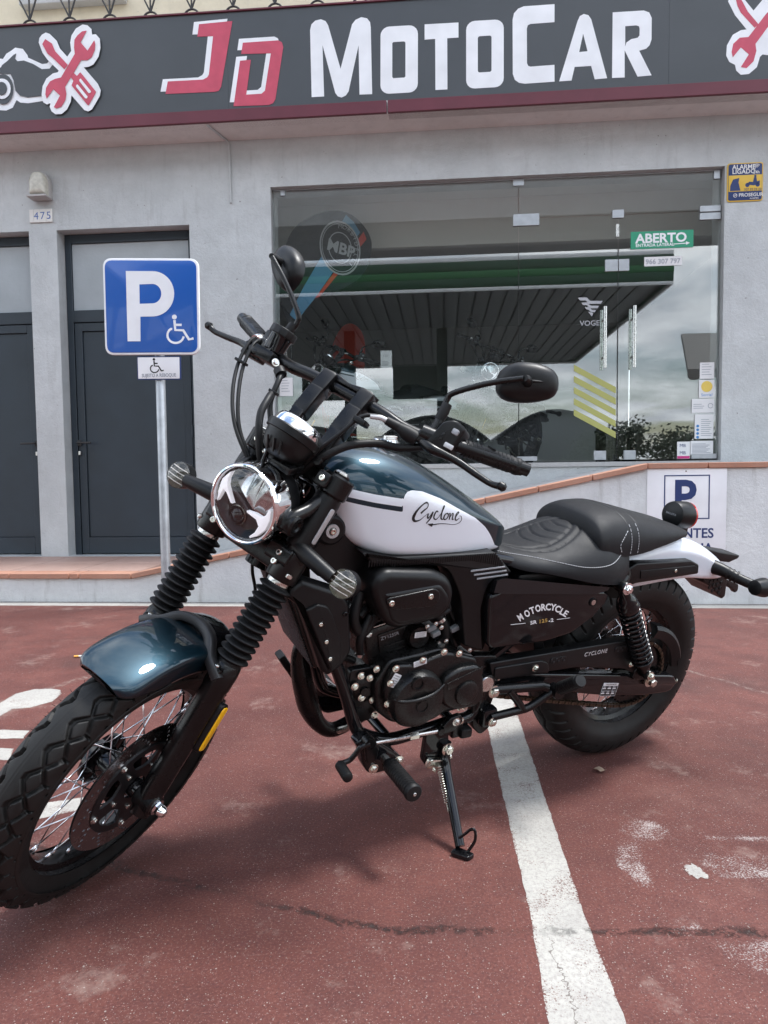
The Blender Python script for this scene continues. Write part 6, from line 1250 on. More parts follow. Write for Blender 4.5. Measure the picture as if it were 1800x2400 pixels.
for s in (1,-1):
    q=rpoly([(.150,.650),(.118,.667),(-.105,.659),(-.142,.643),(-.148,.614),(.105,.607),(.135,.600),(.150,.62)],.006,3)
    g=prism(q,.082,.112,.005); g=g if s>0 else mirror_geo(g)
    rl_=bp('fender_rail',g,'black_plastic'); g=prism(rpoly([(.100,.645),(-.120,.643),(-.138,.632),(-.140,.622),(.095,.620)],.003,2),.111,.1145,.001); part('rail_groove',g if s>0 else mirror_geo(g),'black_rubber',rl_)
    bolt(rl_,(-.04,.114*s,.634),.005,(0,s,0),'zinc',None,sock=True)
    g=tube([(.17,.10,.665),(.15,.105,.632),(.19,.12,.610),(.215,.135,.60)],.018,12,k=4); part('rail_foot',g if s>0 else mirror_geo(g),'black_plastic',rl_)
tl=bp('tail_lamp',lathe([(0,.030),(.004,.038),(.012,.0405),(.055,.0415),(.060,.0415)],(-.118,0,.764),(-1,0,-.08),40),'black_plastic'); part('red_lens',lathe([(.060,.041),(.068,.0405),(.073,.034),(.075,0)],(-.118,0,.764),(-1,0,-.08),40),'red_lens',tl); part('lamp_stem',box((-.165,0,.712),(.05,.03,.05),.006),'black_plastic',tl)
v,f=text2d('CYCLONE',.008,0,'CENTER',.0001); part('lettering',solid2d(v,f,lambda x,y,d:(-.118+.0006+d+.002,-x*-1*-1,.764+y),.0004),'label_grey',tl,None,smooth=0)
tb=bp('tail_bracket',prism(rpoly([(-.225,.600),(-.255,.556),(-.300,.536),(-.365,.490),(-.378,.500),(-.366,.565),(-.335,.612)],.006,3),-.06,.06,.006),'black_plastic')
for i in range(4):
    for j in range(3): part('hex_cell',lathe([(0,.0075),(.002,.0062),(.002,.0)],(-.285-.018*i,.0605,.575-.018*j-.007*(i%2)-.006*i),(0,1,0),6),'black_rubber',tb)
part('reflector_arm',prism(rpoly([(-.36,.560),(-.445,.530),(-.450,.508),(-.438,.500),(-.420,.515),(-.37,.535)],.006,3),.035,.05,.003),'black_plastic',tb)
for s in (1,-1):
    ri=bp('rear_indicator',tube([(-.255,.070*s,.615),(-.268,.105*s,.612),(-.283,.150*s,.602),(-.297,.185*s,.596)],[.023,.019,.0155,.0150],16,k=4),'black_plastic')
    for k in range(3): part('stalk_rib',lathe([(-.003,.0200),(.003,.0195)],(-.272-.005*k,.118*s+.012*s*k,.6085-.0025*k),(-.5,.85*s,-.15),16),'black_rubber',ri)
    part('housing',lathe([(-.026,.012),(-.022,.022),(.010,.0285),(.018,.029),(.022,.027)],(-.303,.205*s,.594),(-1,.05*s,-.05),28),'black_plastic',ri); part('lens',lathe([(.0215,.0265),(.026,.02),(.027,0)],(-.303,.205*s,.594),(-1,.05*s,-.05),24),'smoke_lens',ri)

part('plate_wing',prism(rpoly([(-.36,.612),(-.40,.618),(-.467,.602),(-.577,.583),(-.572,.572),(-.528,.560),(-.44,.575),(-.36,.585)],.006,3),-.125,-.055,.004),'black_plastic',tb)
# ------------------------------------------------------------------ frame
mb=MB()
mb.add(*lathe([(.555,.030),(.56,.034),(.705,.034),(.71,.030)],(0,0,0),(0,0,1),28,),FK)
fr_=bp('frame',mb,'black_gloss')
for s in (1,-1):
    part('down_tube',tube([(1.135,.03*s,.72),(1.06,.075*s,.64),(.992,.10*s,.485),(.957,.103*s,.395),(.932,.105*s,.325),(.905,.108*s,.297),(.84,.11*s,.274),(.76,.11*s,.278),(.671,.11*s,.287),(.61,.11*s,.292),(.588,.112*s,.33),(.59,.115*s,.40)],.0155,14,k=5),'black_gloss',fr_,None,smooth=60)
    part('top_tube',tube([(1.13,.03*s,.79),(.98,.055*s,.765),(.75,.075*s,.735),(.56,.085*s,.70),(.35,.09*s,.655),(.17,.09*s,.645)],.016,12,k=4),'black_gloss',fr_,None,smooth=60)
    part('seat_stay',tube([(.60,.11*s,.43),(.40,.105*s,.55),(.215,.115*s,.625)],.013,10,k=4),'black_gloss',fr_)
    part('engine_strut',tube([(.74,.085*s,.60),(.695,.088*s,.53),(.665,.09*s,.47)],.010,10),'black_satin',fr_)
    part('pivot_plate',prism(rpoly([(.635,.47),(.56,.46),(.545,.36),(.56,.30),(.545,.255),(.575,.235),(.605,.265),(.615,.34),(.640,.40)],.012,3),.095*s,.122*s,.004),'black_satin',fr_)
part('cross_tube',tube([(.84,-.11,.274),(.84,.11,.274)],.012,12),'black_gloss',fr_); part('cross_tube',tube([(.66,-.11,.287),(.66,.11,.287)],.012,12),'black_gloss',fr_)
# side plates below the tank front
for s in (1,-1):
    q=[(1.098,.775),(1.055,.845),(1.012,.852),(.986,.828),(.949,.752),(.90,.735),(.90,.705),(.95,.690),(1.045,.695),(1.085,.735)]
    g=prism(rpoly(q,.012,3),.055,.088,.006); cv=bp('neck_cover',g if s>0 else mirror_geo(g),'black_plastic')
    g=lathe([(.0,.034),(.010,.032),(.014,.027)],(1.030,.086,.803),(0,1,0),28); part('mount_boss',g if s>0 else mirror_geo(g),'black_plastic',cv)
    g=lathe([(0,.0155),(.004,.0150),(.004,.009),(.002,.008)],(1.030,.0995,.803),(0,1,0),24); part('mount_ring',g if s>0 else mirror_geo(g),'silver_print',cv); bolt(cv,(1.030,.1015*s,.803),.0075,(0,s,0),'zinc',None,sock=True)
    g=prism([(1.103,.752),(1.097,.772),(1.090,.768),(1.094,.752),(1.084,.764),(1.080,.760),(1.092,.742)],.0885,.0905,.0004,steps=1); part('maker_mark',g if s>0 else mirror_geo(g),'label_grey',cv)
# panel below tank
fcp=rpoly([(.972,.762),(.90,.7485),(.623,.7405),(.567,.687),(.617,.674,.02),(.634,.650,.03),(.640,.600),(.616,.487),(.676,.508),(.706,.640,.03),(.752,.712,.03),(.80,.722),(.945,.735)],.006,4)
for s in (1,-1):
    g=prism(fcp,.07,.136,.006); pn=bp('frame_cover',g if s>0 else mirror_geo(g),'black_plastic')
    mb=MB()
    for k in range(58):
        x=.955-.0062*k; zt=.748 if x>.63 else .748-(.63-x)*1.0; zt=min(zt,.7575+(x-.9)*.12 if x>.9 else .7445); zb=zt-.018 if x>.70 else zt-.018-(.70-x)*.22
        mb.add(*box((x,.1365,(zt+zb)/2-.001),(.0032,.0012,zt-zb-.004),.0005))
    part('rib_strip',(mb.v,mb.f) if s>0 else mirror_geo(mb),'black_plastic',pn)
    for k in range(3):
        g=prism([(.690-.010*k,.703-.0105*k),(.594-.006*k,.706-.0105*k),(.592-.006*k,.7025-.0105*k),(.690-.010*k,.699-.0105*k)],.1365,.1385,.0004,steps=1); part('pin_stripe',g if s>0 else mirror_geo(g),'label_grey',pn)
# ------------------------------------------------------------------ radiator and shrouds
RD=Matrix.Translation((1.065,0,.585))@Matrix.Rotation(R(22),4,'Y')
ra=bp('radiator',box((0,0,0),(.035,.20,.20),.004),'black_satin',None,RD)
mb=MB()
for k in range(40): mb.add(*box((.0185,0,-.095+.0049*k),(.004,.19,.0022),.0004))
part('cooling_fins',mb,'black_satin',ra,RD)
for s in (1,-1):
    q=[(1.128,.700),(1.105,.714),(1.013,.678),(.993,.651),(.978,.538),(.997,.507),(1.028,.487),(1.045,.500),(1.075,.580),(1.105,.655),(1.135,.68)]
    mb=MB(); g1=prism(rpoly(q,.006,3),.085,.140,.010); mb.add(*g1)
    sh=bp('radiator_shroud',(mb.v,mb.f) if s>0 else mirror_geo(mb),'black_plastic')
    g=prism(rpoly([(1.096,.652),(1.069,.662),(1.047,.655),(1.035,.636),(1.010,.576),(1.005,.521),(1.026,.500),(1.052,.556)],.006,3),.138,.147,.004); pl_=part('shroud_panel',g if s>0 else mirror_geo(g),'black_plastic',sh)
    for x,z in ((1.060,.617),(1.044,.575),(1.032,.534)):
        bolt(sh,(x,.147*s,z),.0046,(0,s,0),'zinc',None,sock=True)
        g=lathe([(0,.0085),(.0012,.0078),(.0012,.0)],(x-.003,.1465,z-.002),(0,1,0),18); part('bolt_recess',g if s>0 else mirror_geo(g),'black_satin',sh)
    bolt(sh,(1.002,.139*s,.630),.006,(0,s,0),'black_satin',None,sock=True)
# ------------------------------------------------------------------ intake cover
q=rpoly([(.955,.690),(.947,.715),(.922,.729),(.801,.716),(.762,.700),(.741,.666),(.743,.625),(.764,.601),(.883,.585),(.916,.605),(.945,.66)],.018,5)
ab=bp('intake_cover',prism(q,.03,.162,.020,steps=6),'black_plastic',None,None,smooth=50)
part('lower_step',prism(rpoly([(.930,.680),(.785,.690),(.755,.655),(.757,.628),(.772,.612),(.880,.598),(.905,.612)],.012,4),.148,.1655,.012,steps=4),'black_plastic',ab,None,smooth=50)
part('bolt_pad',prism(rpoly([(.922,.668),(.800,.680),(.786,.668),(.786,.650),(.798,.636),(.902,.640),(.918,.652)],.012,4),.164,.1672,.002),'black_satin',ab)
for x,z in ((.909,.657),(.812,.663)): bolt(ab,(x,.167,z),.0068,(0,1,0),'zinc',None,sock=True)
bp('intake_cover',mirror_geo(prism(q,.03,.15,.020,steps=5)),'black_plastic',None,None,smooth=50)
bp('breather_hose',tube([(.95,.10,.66),(.965,.11,.60),(.935,.10,.56),(.90,.09,.60)],.012,12,k=6),'black_rubber'); bp('breather_hose',tube([(.92,.10,.60),(.945,.11,.55),(.93,.09,.50)],.009,12,k=6),'black_rubber')
bp('hose',tube([(.745,.09,.585),(.722,.10,.56),(.712,.10,.52),(.73,.09,.49)],.013,12,k=6),'black_rubber'); bp('wiring_loom',tube([(.74,.11,.63),(.72,.115,.60),(.76,.12,.59),(.80,.10,.57)],.006,8,k=6),'black_rubber')
# ------------------------------------------------------------------ engine
cc=rpoly([(.905,.44),(.872,.497),(.81,.50),(.734,.507),(.641,.478),(.628,.45),(.606,.36),(.64,.33),(.72,.325),(.78,.315),(.85,.33),(.895,.37)],.015,4)
en=bp('engine',prism(cc,-.13,.128,.008),'engine_black')
CY=Matrix.Translation((.845,0,.50))@Matrix.Rotation(R(12),4,'Y')
mb=MB(); mb.add(*box((0,0,.015),(.125,.16,.10),.012)); part('cylinder',mb,'engine_black',en,CY)
part('cylinder_head',box((.006,0,.118),(.135,.175,.085),.014),'engine_black',en,CY); part('head_gasket',box((0,0,.0695),(.130,.166,.003),.001),'steel',en,CY); part('head_cover',box((.012,0,.182),(.11,.15,.045),.014),'engine_black',en,CY)
part('cylinder_panel',box((-.006,.081,.012),(.075,.006,.070),.003),'engine_black',en,CY)
for k in range(3): part('cylinder_rib',box((-.006,.085,-.008+.016*k-.012),(.055,.004,.004),.001),'engine_black',en,CY)
v,f=text2d('ZY125SR',.0125,0,'CENTER'); part('cast_number',solid2d(v,f,lambda x,y,d:(.002-x,.0845+d,.032+y),.0008),'label_grey',en,CY,smooth=0)
# left crankcase cover
lc=rpoly([(.890,.431),(.878,.478),(.862,.494),(.81,.487),(.770,.500),(.734,.507),(.700,.497),(.643,.478),(.635,.451),(.612,.360),(.66,.346),(.715,.349),(.734,.335),(.776,.324),(.820,.335),(.857,.365),(.884,.40)],.012,4)
part('crankcase_cover',prism(lc,.127,.150,.008,steps=4),'engine_black',en,None,smooth=50)
part('generator_cover',lathe([(.145,.0715),(.162,.0700),(.172,.064),(.1745,.056),(.1745,.030),(.173,.026),(.173,0)],(.808,0,.404),(0,1,0),48),'engine_black',en,None,smooth=40)
part('cover_brow',tube([(.745,.171,.438),(.775,.1765,.421),(.815,.177,.413),(.855,.1745,.414),(.873,.166,.418)],[.003,.0048,.005,.0048,.003],8,k=5),'engine_black',en,None,smooth=60)
part('timing_plug',lathe([(.170,.0175),(.178,.0165),(.178,.012),(.174,.0115),(.174,0)],(.820,0,.453),(0,1,0),28),'black_satin',en)
part('maker_ring',lathe([(.1745,.0155),(.1762,.0148),(.1762,.0135),(.1747,.0132)],(.800,0,.392),(0,1,0),28,caps=False),'engine_black',en)
part('sprocket_cover',prism(rpoly([(.742,.452),(.700,.470),(.646,.470),(.630,.44),(.616,.372),(.64,.356),(.700,.356),(.735,.375),(.748,.41)],.02,5),.145,.168,.010,steps=4),'engine_black',en,None,smooth=50)
part('cover_flash',prism([(.7365,.437),(.640,.466),(.6365,.446),(.7325,.418)],.167,.1702,.0012,steps=2),'engine_black',en); part('sprocket_bulge',lathe([(.165,.033),(.1735,.031),(.176,.026),(.176,0)],(.676,0,.402),(0,1,0),36),'engine_black',en,None,smooth=40)
for x,z,y in ((.878,.452,.150),(.868,.487,.150),(.800,.497,.150),(.742,.509,.148),(.700,.500,.150),(.88,.40,.150),(.842,.348,.150),(.66,.352,.150),(.620,.386,.150),(.90,.475,.12),(.912,.452,.115),(.897,.39,.11)): bolt(en,(x,y,z),.0062,(0,1,0),'zinc')
for x,z,y in ((.925,.400,.108),(.93,.455,.105),(.886,.348,.108),(.945,.432,.108)): bolt(en,(x,y,z),.0066,(0,1,0),'zinc')
part('engine_mount',prism(rpoly([(.955,.47),(.90,.47),(.87,.36),(.89,.33),(.935,.33),(.96,.40)],.01,3),.08,.100,.003),'black_satin',en)
def label(name,x,z,w,h,rot,y,m='label_white',txt=None):
    T=Matrix.Translation((x,y,z))@Matrix.Rotation(R(rot),4,'Y'); o=part(name,box((0,.0006,0),(w,.0008,h),.0002),m,en,T)
    mb=MB()
    for k in range(5): mb.add(*box((w*.06*(k%2),.0012,h*(-.34+.17*k)),(w*.72,.0004,h*.06),.0001))
    part('print',mb,'label_grey',o,T)
label('label',.868,.457,.020,.034,-28,.1505); label('label',.806,.492,.034,.014,10,.1505); label('label',.786,.540,.032,.014,0,.108); part('starter_housing',lathe([(-.06,.03),(.09,.03),(.104,.026),(.106,0)],(.785,0,.530),(0,1,0),28),'engine_black',en); 
part('throttle_body',lathe([(-.02,.028),(.07,.028)],(.905,0,.565),(.3,.95,0),20),'black_satin',en); part('injector',lathe([(0,.009),(.03,.009),(.034,.006)],(.905,.075,.545),(.5,.8,.3),14),'steel',en)
part('sensor',lathe([(0,.010),(.022,.010),(.026,.006)],(.945,.075,.43),(.8,.5,0),14),'steel',en)
# small fittings round the engine
for pos,ax,r in (((.952,.062,.612),(.4,.1,-.9),.0105),((.97,.07,.515),(-.2,.1,-.9),.0105),((.728,.097,.567),(-.5,.2,-.7),.0145),((.718,.098,.508),(.3,-.2,-.9),.0145),((.932,.092,.503),(.2,-.2,-.9),.0105)):
    part('hose_clip',lathe([(-.004,r),(.004,r)],pos,ax,18,caps=False),'hose_clip',en)
for x,y,z in ((.762,.112,.556),(.748,.112,.540),(.955,.06,.535),(.695,.11,.545)): part('wire_connector',box((x,y,z),(.022,.014,.012),.002,Matrix.Rotation(R(20),4,'Y')),'connector_grey',en)
for x,z,y in ((.752,.566,.115),(.735,.555,.115),(.772,.560,.112),(.720,.520,.12),(.655,.492,.13)): bolt(en,(x,y,z),.0042,(0,1,0),'steel')
part('water_pump',lathe([(0,.034),(.012,.033),(.016,.028),(.018,.012),(.026,.011)],(.915,.088,.415),(.15,1,0),28),'engine_black',en); part('spark_cap',tube([(.90,.07,.60),(.925,.09,.615),(.945,.10,.60)],.009,10,k=4),'black_rubber',en)
for k in range(4): part('head_fin',box((.006,.0885,.088+.016*k),(.120,.006,.005),.0015),'engine_black',en,CY)
# clutter between cylinder and frame
for P,r in (([(.95,.06,.62),(.985,.07,.55),(.97,.07,.50),(.93,.06,.47)],.009),([(.96,.05,.60),(.99,.05,.52),(.955,.06,.45)],.006),([(.70,.09,.585),(.67,.095,.53),(.66,.09,.49)],.007),([(.72,.08,.60),(.69,.08,.55),(.70,.085,.50)],.005),([(.60,.10,.52),(.50,.11,.49),(.40,.10,.47)],.006)): bp('hose',tube(P,r,10,k=6),'black_rubber')
# ------------------------------------------------------------------ exhaust
ex=bp('exhaust',tube([(.93,-.01,.525),(.985,-.012,.525),(1.020,-.016,.500),(1.032,-.02,.462),(1.022,-.024,.41),(1.008,-.028,.36),(.990,-.032,.305),(.962,-.036,.255),(.925,-.045,.222),(.88,-.06,.214),(.80,-.09,.222),(.68,-.125,.245),(.52,-.155,.275),(.40,-.17,.29)],[.018,.0185,.0185,.019,.025,.027,.0265,.0205,.019,.019,.019,.020,.022,.028],20,k=6),'black_satin',None,None,smooth=60)
part('muffler',tube([(.42,-.17,.29),(.36,-.178,.297),(.0,-.205,.335),(-.20,-.215,.352),(-.24,-.217,.356)],[.03,.046,.05,.05,.036],24),'black_satin',ex,None,smooth=40); part('heat_shield',tube([(.28,-.20,.318),(-.12,-.225,.36)],[.045,.045],20),'black_plastic',ex); part('oxygen_sensor',tube([(.905,-.03,.225),(.895,-.005,.245),(.885,.005,.262)],[.009,.008,.006],10),'zinc',ex)
# ------------------------------------------------------------------ swingarm, chain guard, shocks
for s in (1,-1):
    q=[(.600,.425),(.34,.378),(-.096,.303),(-.118,.297),(-.139,.272),(-.118,.249),(-.098,.245),(.0,.252),(.16,.280),(.33,.322),(.600,.375)]
    g=prism(rpoly(q,.006,3),.098,.132,.007); sw_=bp('swingarm',g if s>0 else mirror_geo(g),'black_gloss')
    bolt(sw_,(-.150,.115*s,.268),.0055,(-1,0,-.15),'zinc'); g=tube([(-.12,.115,.272),(-.155,.115,.267)],.004,8); part('chain_adjuster',g if s>0 else mirror_geo(g),'zinc',sw_)
    if s>0:
        part('tyre_label',box((.150,.1325,.300),(.062,.0008,.040),.0003,Matrix.Rotation(R(-9.5),4,'Y')),'black_print',sw_); T2=Matrix.Translation((.150,.1325,.300))@Matrix.Rotation(R(-9.5),4,'Y')
        part('label_head',box((0,.0008,.016),(.060,.0008,.008),.0002),'label_white',sw_,T2); mb=MB()
        for a,b,c,d in ((-.031,.031,.0108,.0114),(-.031,.031,-.0052,-.0046),(-.031,.031,-.0205,-.0199),(-.031,-.0304,-.02,.011),(.0304,.031,-.02,.011),(-.013,-.0124,-.02,.011)): mb.add(*box(((a+b)/2,.0008,(c+d)/2),(b-a,.0006,d-c),.0001))
        for k in range(3):
            for j in range(2): mb.add(*box((.022-.020*k,.0008,.003-.0155*j),(.013,.0006,.0028),.0001)); mb.add(*box((.022-.020*k,.0008,.0075-.0155*j),(.009,.0006,.0014),.0001))
        part('label_print',mb,'label_white',sw_,T2)
        v,f=text2d('TYRE PARAMETER',.0055,0,'CENTER'); part('label_title',solid2d(v,f,lambda x,y,d:(-x,.0012+d,.0142+y),.0003),'black_print',sw_,T2,smooth=0)
bp('swingarm_pivot',lathe([(-.13,.02),(.135,.02),(.137,.0225),(.150,.0225),(.152,.019)],(.600,0,.403),(0,1,0),28),'black_satin'); bolt(bike,(.578,.150,.378),.0115,(0,1,0),'zinc'); bolt(bike,(.560,.135,.405),.006,(0,1,0),'zinc')
part('pivot_cap',lathe([(.150,.0205),(.153,.019),(.153,.0155)],(.604,0,.403),(0,1,0),28),'steel',bike.children[-3] if False else bike)
# chain guard: long plate with a curved tail round the sprocket
cg=rpoly([(.594,.452),(.52,.452),(.094,.4505),(.055,.447),(.045,.40),(.035,.352),(.070,.338),(.11,.360),(.30,.394),(.578,.402)],.008,3)
gd_=bp('chain_guard',prism(cg,.108,.138,.004),'black_plastic')
part('guard_step',prism(rpoly([(.578,.438),(.43,.4365),(.405,.425),(.398,.405),(.40,.396),(.576,.404)],.008,3),.136,.1425,.003),'black_plastic',gd_)
for a,b in ((.345,.395),(.115,.165)): 
    part('guard_slot',prism(rpoly([(b,.437),(a,.436),(a-.004,.4275),(a,.418),(b,.418),(b+.004,.427)],.006,3),.1375,.1392,.0006),'black_rubber',gd_)
    for k in range(6): part('slot_cell',lathe([(0,.0038),(.0015,.0030),(.0015,0)],(a+.006+.0085*k,.1392,.4235+.0075*(k%2)),(0,1,0),6),'black_print',gd_)
v,f=text2d('CYCLONE',.0165,.12,'CENTER',.00025,1.15); T3=Matrix.Translation((.238,.1382,.424))@Matrix.Rotation(R(.5),4,'Y'); part('lettering',solid2d(v,f,lambda x,y,d:(-x*1.0,d,y),.0008),'silver_print',gd_,T3,smooth=0)
rings=[]
for i in range(25):
    a=R(98+(172-98)*i/24); r0,r1=.128,.168-(.010 if i>21 else 0); c=(.005,.300)
    ex_=-.0
    P=[(r0,.100),(r0,.112),(r0+.018,.118),(r1-.012,.120),(r1-.002,.112),(r1,.085),(r1-.004,.085),(r0+.02,.098)]
    rings.append([(c[0]+r*math.cos(a),y,c[1]+r*math.sin(a)) for r,y in P])
part('guard_tail',loft(rings),'black_plastic',gd_,None,smooth=40)
bolt(gd_,(.448,.1425,.418),.0072,(0,1,0),'zinc'); bolt(gd_,(.090,.138,.372),.0062,(0,1,0),'zinc')
bp('hugger_plate',prism(rpoly([(.50,.395),(.40,.385),(.33,.372),(.33,.345),(.47,.365),(.50,.372)],.006,3),.10,.125,.003),'black_plastic')
def shock(s):
    y=.156*s; top=Vector((.205,y,.622)); bot=Vector((.042,y,.345)); d=(top-bot).normalized(); L_=(top-bot).length
    sk=bp('shock_absorber',lathe([(0,.012),(.03,.014),(.035,.020),(.055,.020),(.06,.011),(L_*.6,.011),(L_*.74,.0265),(L_*.86,.0275),(L_*.90,.022),(L_-.02,.016),(L_+.012,.015)],bot,d,28),'black_gloss',None,None,smooth=40)
    x=d.cross(Vector((0,1,0))).normalized(); z=d.cross(x); P=[]; n=12.5; N_=int(n*18)
    for i in range(N_+1):
        t=i/N_; a=t*n*2*PI; P.append(bot+d*(.045+(L_*.78-.045)*t)+x*(.0268*math.cos(a))+z*(.0268*math.sin(a)))
    part('spring',tube(P,.0042,8),'black_gloss',sk,None,smooth=60)
    part('top_cap',lathe([(0,.029),(.006,.031),(.014,.031),(.03,.024)],bot+d*(L_*.77),d,28),'black_gloss',sk)
    for p,r in ((top+d*.004,.017),(bot,.015)): part('eye',lathe([(-.016,r*.9),(-.013,r),(.013,r),(.016,r*.9)],p,(0,1,0),24),'black_satin',sk)
    bolt(sk,top+d*.004+Vector((0,.016*s,0)),.0115,(0,s,0),'chrome'); bolt(sk,bot+Vector((0,.016*s,0)),.0088,(0,s,0),'zinc')
    g=prism(rpoly([(.075,.322),(.072,.352),(.050,.366),(.03,.362),(.012,.312)],.008,3),.128,.142,.003); part('lower_mount',g if s>0 else mirror_geo(g),'black_satin',sk)
shock(1); shock(-1)
# ------------------------------------------------------------------ side covers
for s in (1,-1):
    sc=rpoly([(.636,.640),(.634,.600),(.622,.510),(.605,.498),(.433,.495),(.357,.506),(.291,.543),(.248,.586),(.246,.606),(.262,.616),(.60,.652)],.012,5)
    rings=[]; 
    base=inset(sc,-.006)
    def up_(p,dy,k): return (p[0],dy,p[1]+k*max(0,(p[1]-(.617+.095*(p[0]-.296)))*0))
    g=prism(sc,.105,.154,.010,steps=5); c_=bp('side_cover',g if s>0 else mirror_geo(g),'black_gloss',None,None,smooth=40)
    # chamfered upper facet
    fa=[(.630,.158,.650),(.597,.1575,.643),(.30,.1575,.6135),(.258,.156,.620),(.252,.155,.627),(.300,.1515,.633),(.60,.1500,.680),(.622,.153,.677)]
    V=fa+[(x,y-.02,z-.006) for x,y,z in fa]; n=len(fa); F=[tuple(range(n))]+[tuple(range(2*n-1,n-1,-1))]+[(i,i+n,(i+1)%n+n,(i+1)%n) for i in range(n)]
    if area2([(x,z) for x,y,z in fa])>0: F=[q[::-1] for q in F]
    part('upper_facet',(V,F) if s>0 else mirror_geo((V,F)),'black_gloss',c_,None,smooth=25)
    g=lathe([(0,.0125),(.004,.012),(.004,.0085),(.001,.008)],(.302,.153,.590),(0,1,0),24); part('lock_ring',g if s>0 else mirror_geo(g),'black_plastic',c_); g=lathe([(0,.008),(.003,.0072),(.0035,0)],(.302,.154,.590),(0,1,0),20); part('lock_face',g if s>0 else mirror_geo(g),'steel',c_)
    if s>0:
        for it,(px,pz,ax_,az_,bx_,bz_) in MOTO:
            big=len(it)==1; v,f=text2d(it,1.0,.05 if big else .15,'CENTER',.03 if big else .02,1.0 if big else 1.05)
            kx,ky=(1.25,1.45) if big else (1.85,1.5); sx_=.86 if it in 'MO' and big else 1.0
            part('letter',solid2d(v,f,lambda x,y,d:(px+ax_*x*kx*sx_+bx_*(y-.36)*ky,.1545+d,pz+az_*x*kx*sx_+bz_*(y-.36)*ky),.0006),'gold_print' if it=='125' else 'white_print',c_,None,smooth=0)
        for (x0,z0),(x1,z1) in RULES: part('rule_line',prism([(x0,z0-.0006),(x1,z1-.0006),(x1,z1+.0006),(x0,z0+.0006)],.1542,.1549,.0001,steps=1),'white_print',c_)
# tool box / battery cover between the side covers
bp('battery_box',box((.45,0,.57),(.30,.19,.14),.01),'black_plastic'); bp('inner_fender',prism(rpoly([(.33,.66),(.30,.50),(.33,.42),(.37,.42),(.36,.52),(.38,.66)],.01,3),-.07,.07,.004),'black_plastic')
# ------------------------------------------------------------------ chain
def chain_path():
    P=[]; f=(.655,.402,.034); r_=(0,.306,.099)
    top=[(f[0],f[1]+f[2]),(r_[0],r_[1]+r_[2])]
    for i in range(60): t=i/60; P.append((top[0][0]+(top[1][0]-top[0][0])*t,top[0][1]+(top[1][1]-top[0][1])*t))
    for i in range(40): a=R(90+180*i/40); P.append((r_[0]+r_[2]*math.cos(a),r_[1]+r_[2]*math.sin(a)))
    low=[(0,.207),(.08,.214),(.365,.284),(.553,.334),(.655,.368)]
    Q=catmull([(x,z,0) for x,z in low],18); P+=[(q.x,q.y) for q in Q]
    for i in range(1,14): a=R(-90+180*i/14); P.append((f[0]+f[2]*math.cos(a),f[1]+f[2]*math.sin(a)))
    return P
CP=[Vector((x,.092,z)) for x,z in chain_path()]; res=[]; acc=0.
for i in range(len(CP)):
    a,b=CP[i],CP[(i+1)%len(CP)]; L_=(b-a).length
    while acc<L_: res.append(a.lerp(b,acc/L_)); acc+=.0127
    acc-=L_
mb=MB()
for i in range(len(res)):
    a,b=res[i],res[(i+1)%len(res)]; d=(b-a); ang=math.atan2(-d.z,d.x); wd=.0068 if i%2 else .0052
    M_=Matrix.Translation((a+b)/2)@Matrix.Rotation(ang,4,'Y')
    for y in (wd,-wd): mb.add([(-.0085,y-.0009,-.0045),(.0085,y-.0009,-.0045),(.0085,y-.0009,.0045),(-.0085,y-.0009,.0045),(-.0085,y+.0009,-.0045),(.0085,y+.0009,-.0045),(.0085,y+.0009,.0045),(-.0085,y+.0009,.0045)],[(0,1,2,3),(7,6,5,4),(0,4,5,1),(1,5,6,2),(2,6,7,3),(3,7,4,0)],M_)
    mb.add(*lathe([(-.009,.0034),(.009,.0034)],a,(0,1,0),6))
bp('drive_chain',mb,'chain_metal',None,None,smooth=30)
bp('front_sprocket',lathe([(-.004,.036),(.004,.036)],(.655,.092,.402),(0,1,0),30),'black_satin')
# ------------------------------------------------------------------ foot controls, stand
for s in (1,-1):
    q=[(.952,.312),(.935,.322),(.914,.320),(.888,.303),(.85,.273),(.822,.246),(.818,.228),(.83,.220),(.896,.218),(.912,.226),(.925,.247),(.935,.285)]
    g=prism(rpoly(q,.008,3),.118,.152,.006); br_=bp('peg_bracket',g if s>0 else mirror_geo(g),'black_gloss')
    for x,z in ((.899,.236),(.833,.243)): bolt(br_,(x,.152*s,z),.0085,(0,s,0),'zinc')
    g=prism(rpoly([(.935,.315),(.912,.323),(.895,.300),(.90,.262),(.925,.262)],.008,3),.150,.166,.005); part('bracket_lug',g if s>0 else mirror_geo(g),'black_satin',br_)
    pr=[(0,.012),(.008,.013),(.010,.0175)]
    for k in range(12): z=.012+.0085*k; pr+=[(z,.0190),(z+.0062,.0190),(z+.0066,.0180),(z+.0082,.0180)]
    pr+=[(.116,.0205),(.124,.0205),(.127,.018),(.128,0)]
    pg_=bp('foot_peg',lathe(pr,(.868,.165*s,.2525),(.035,s,.065),28),'black_rubber',None,None,smooth=40); bolt(pg_,(.8725,.2925*s,.261),.0042,(.035,s,.065),'steel',None,sock=True)
    g=lathe([(0,.011),(.02,.011)],(.868,.150,.2525),(0,1,0),16); part('peg_pivot',g if s>0 else mirror_geo(g),'steel',pg_)
gs=bp('gear_lever',tube([(.925,.168,.318),(.945,.166,.312),(.957,.163,.293),(.968,.160,.279),(.985,.160,.276),(.995,.165,.281)],.0062,10,k=5),'black_satin')
part('gear_pad',lathe([(0,.009),(.003,.0118),(.046,.0122),(.052,.011),(.054,.008)],(.996,.168,.281),(.05,1,.02),20),'black_rubber',gs); part('lever_boss',lathe([(-.01,.014),(.012,.014)],(.924,.160,.318),(0,1,0),18),'black_satin',gs)
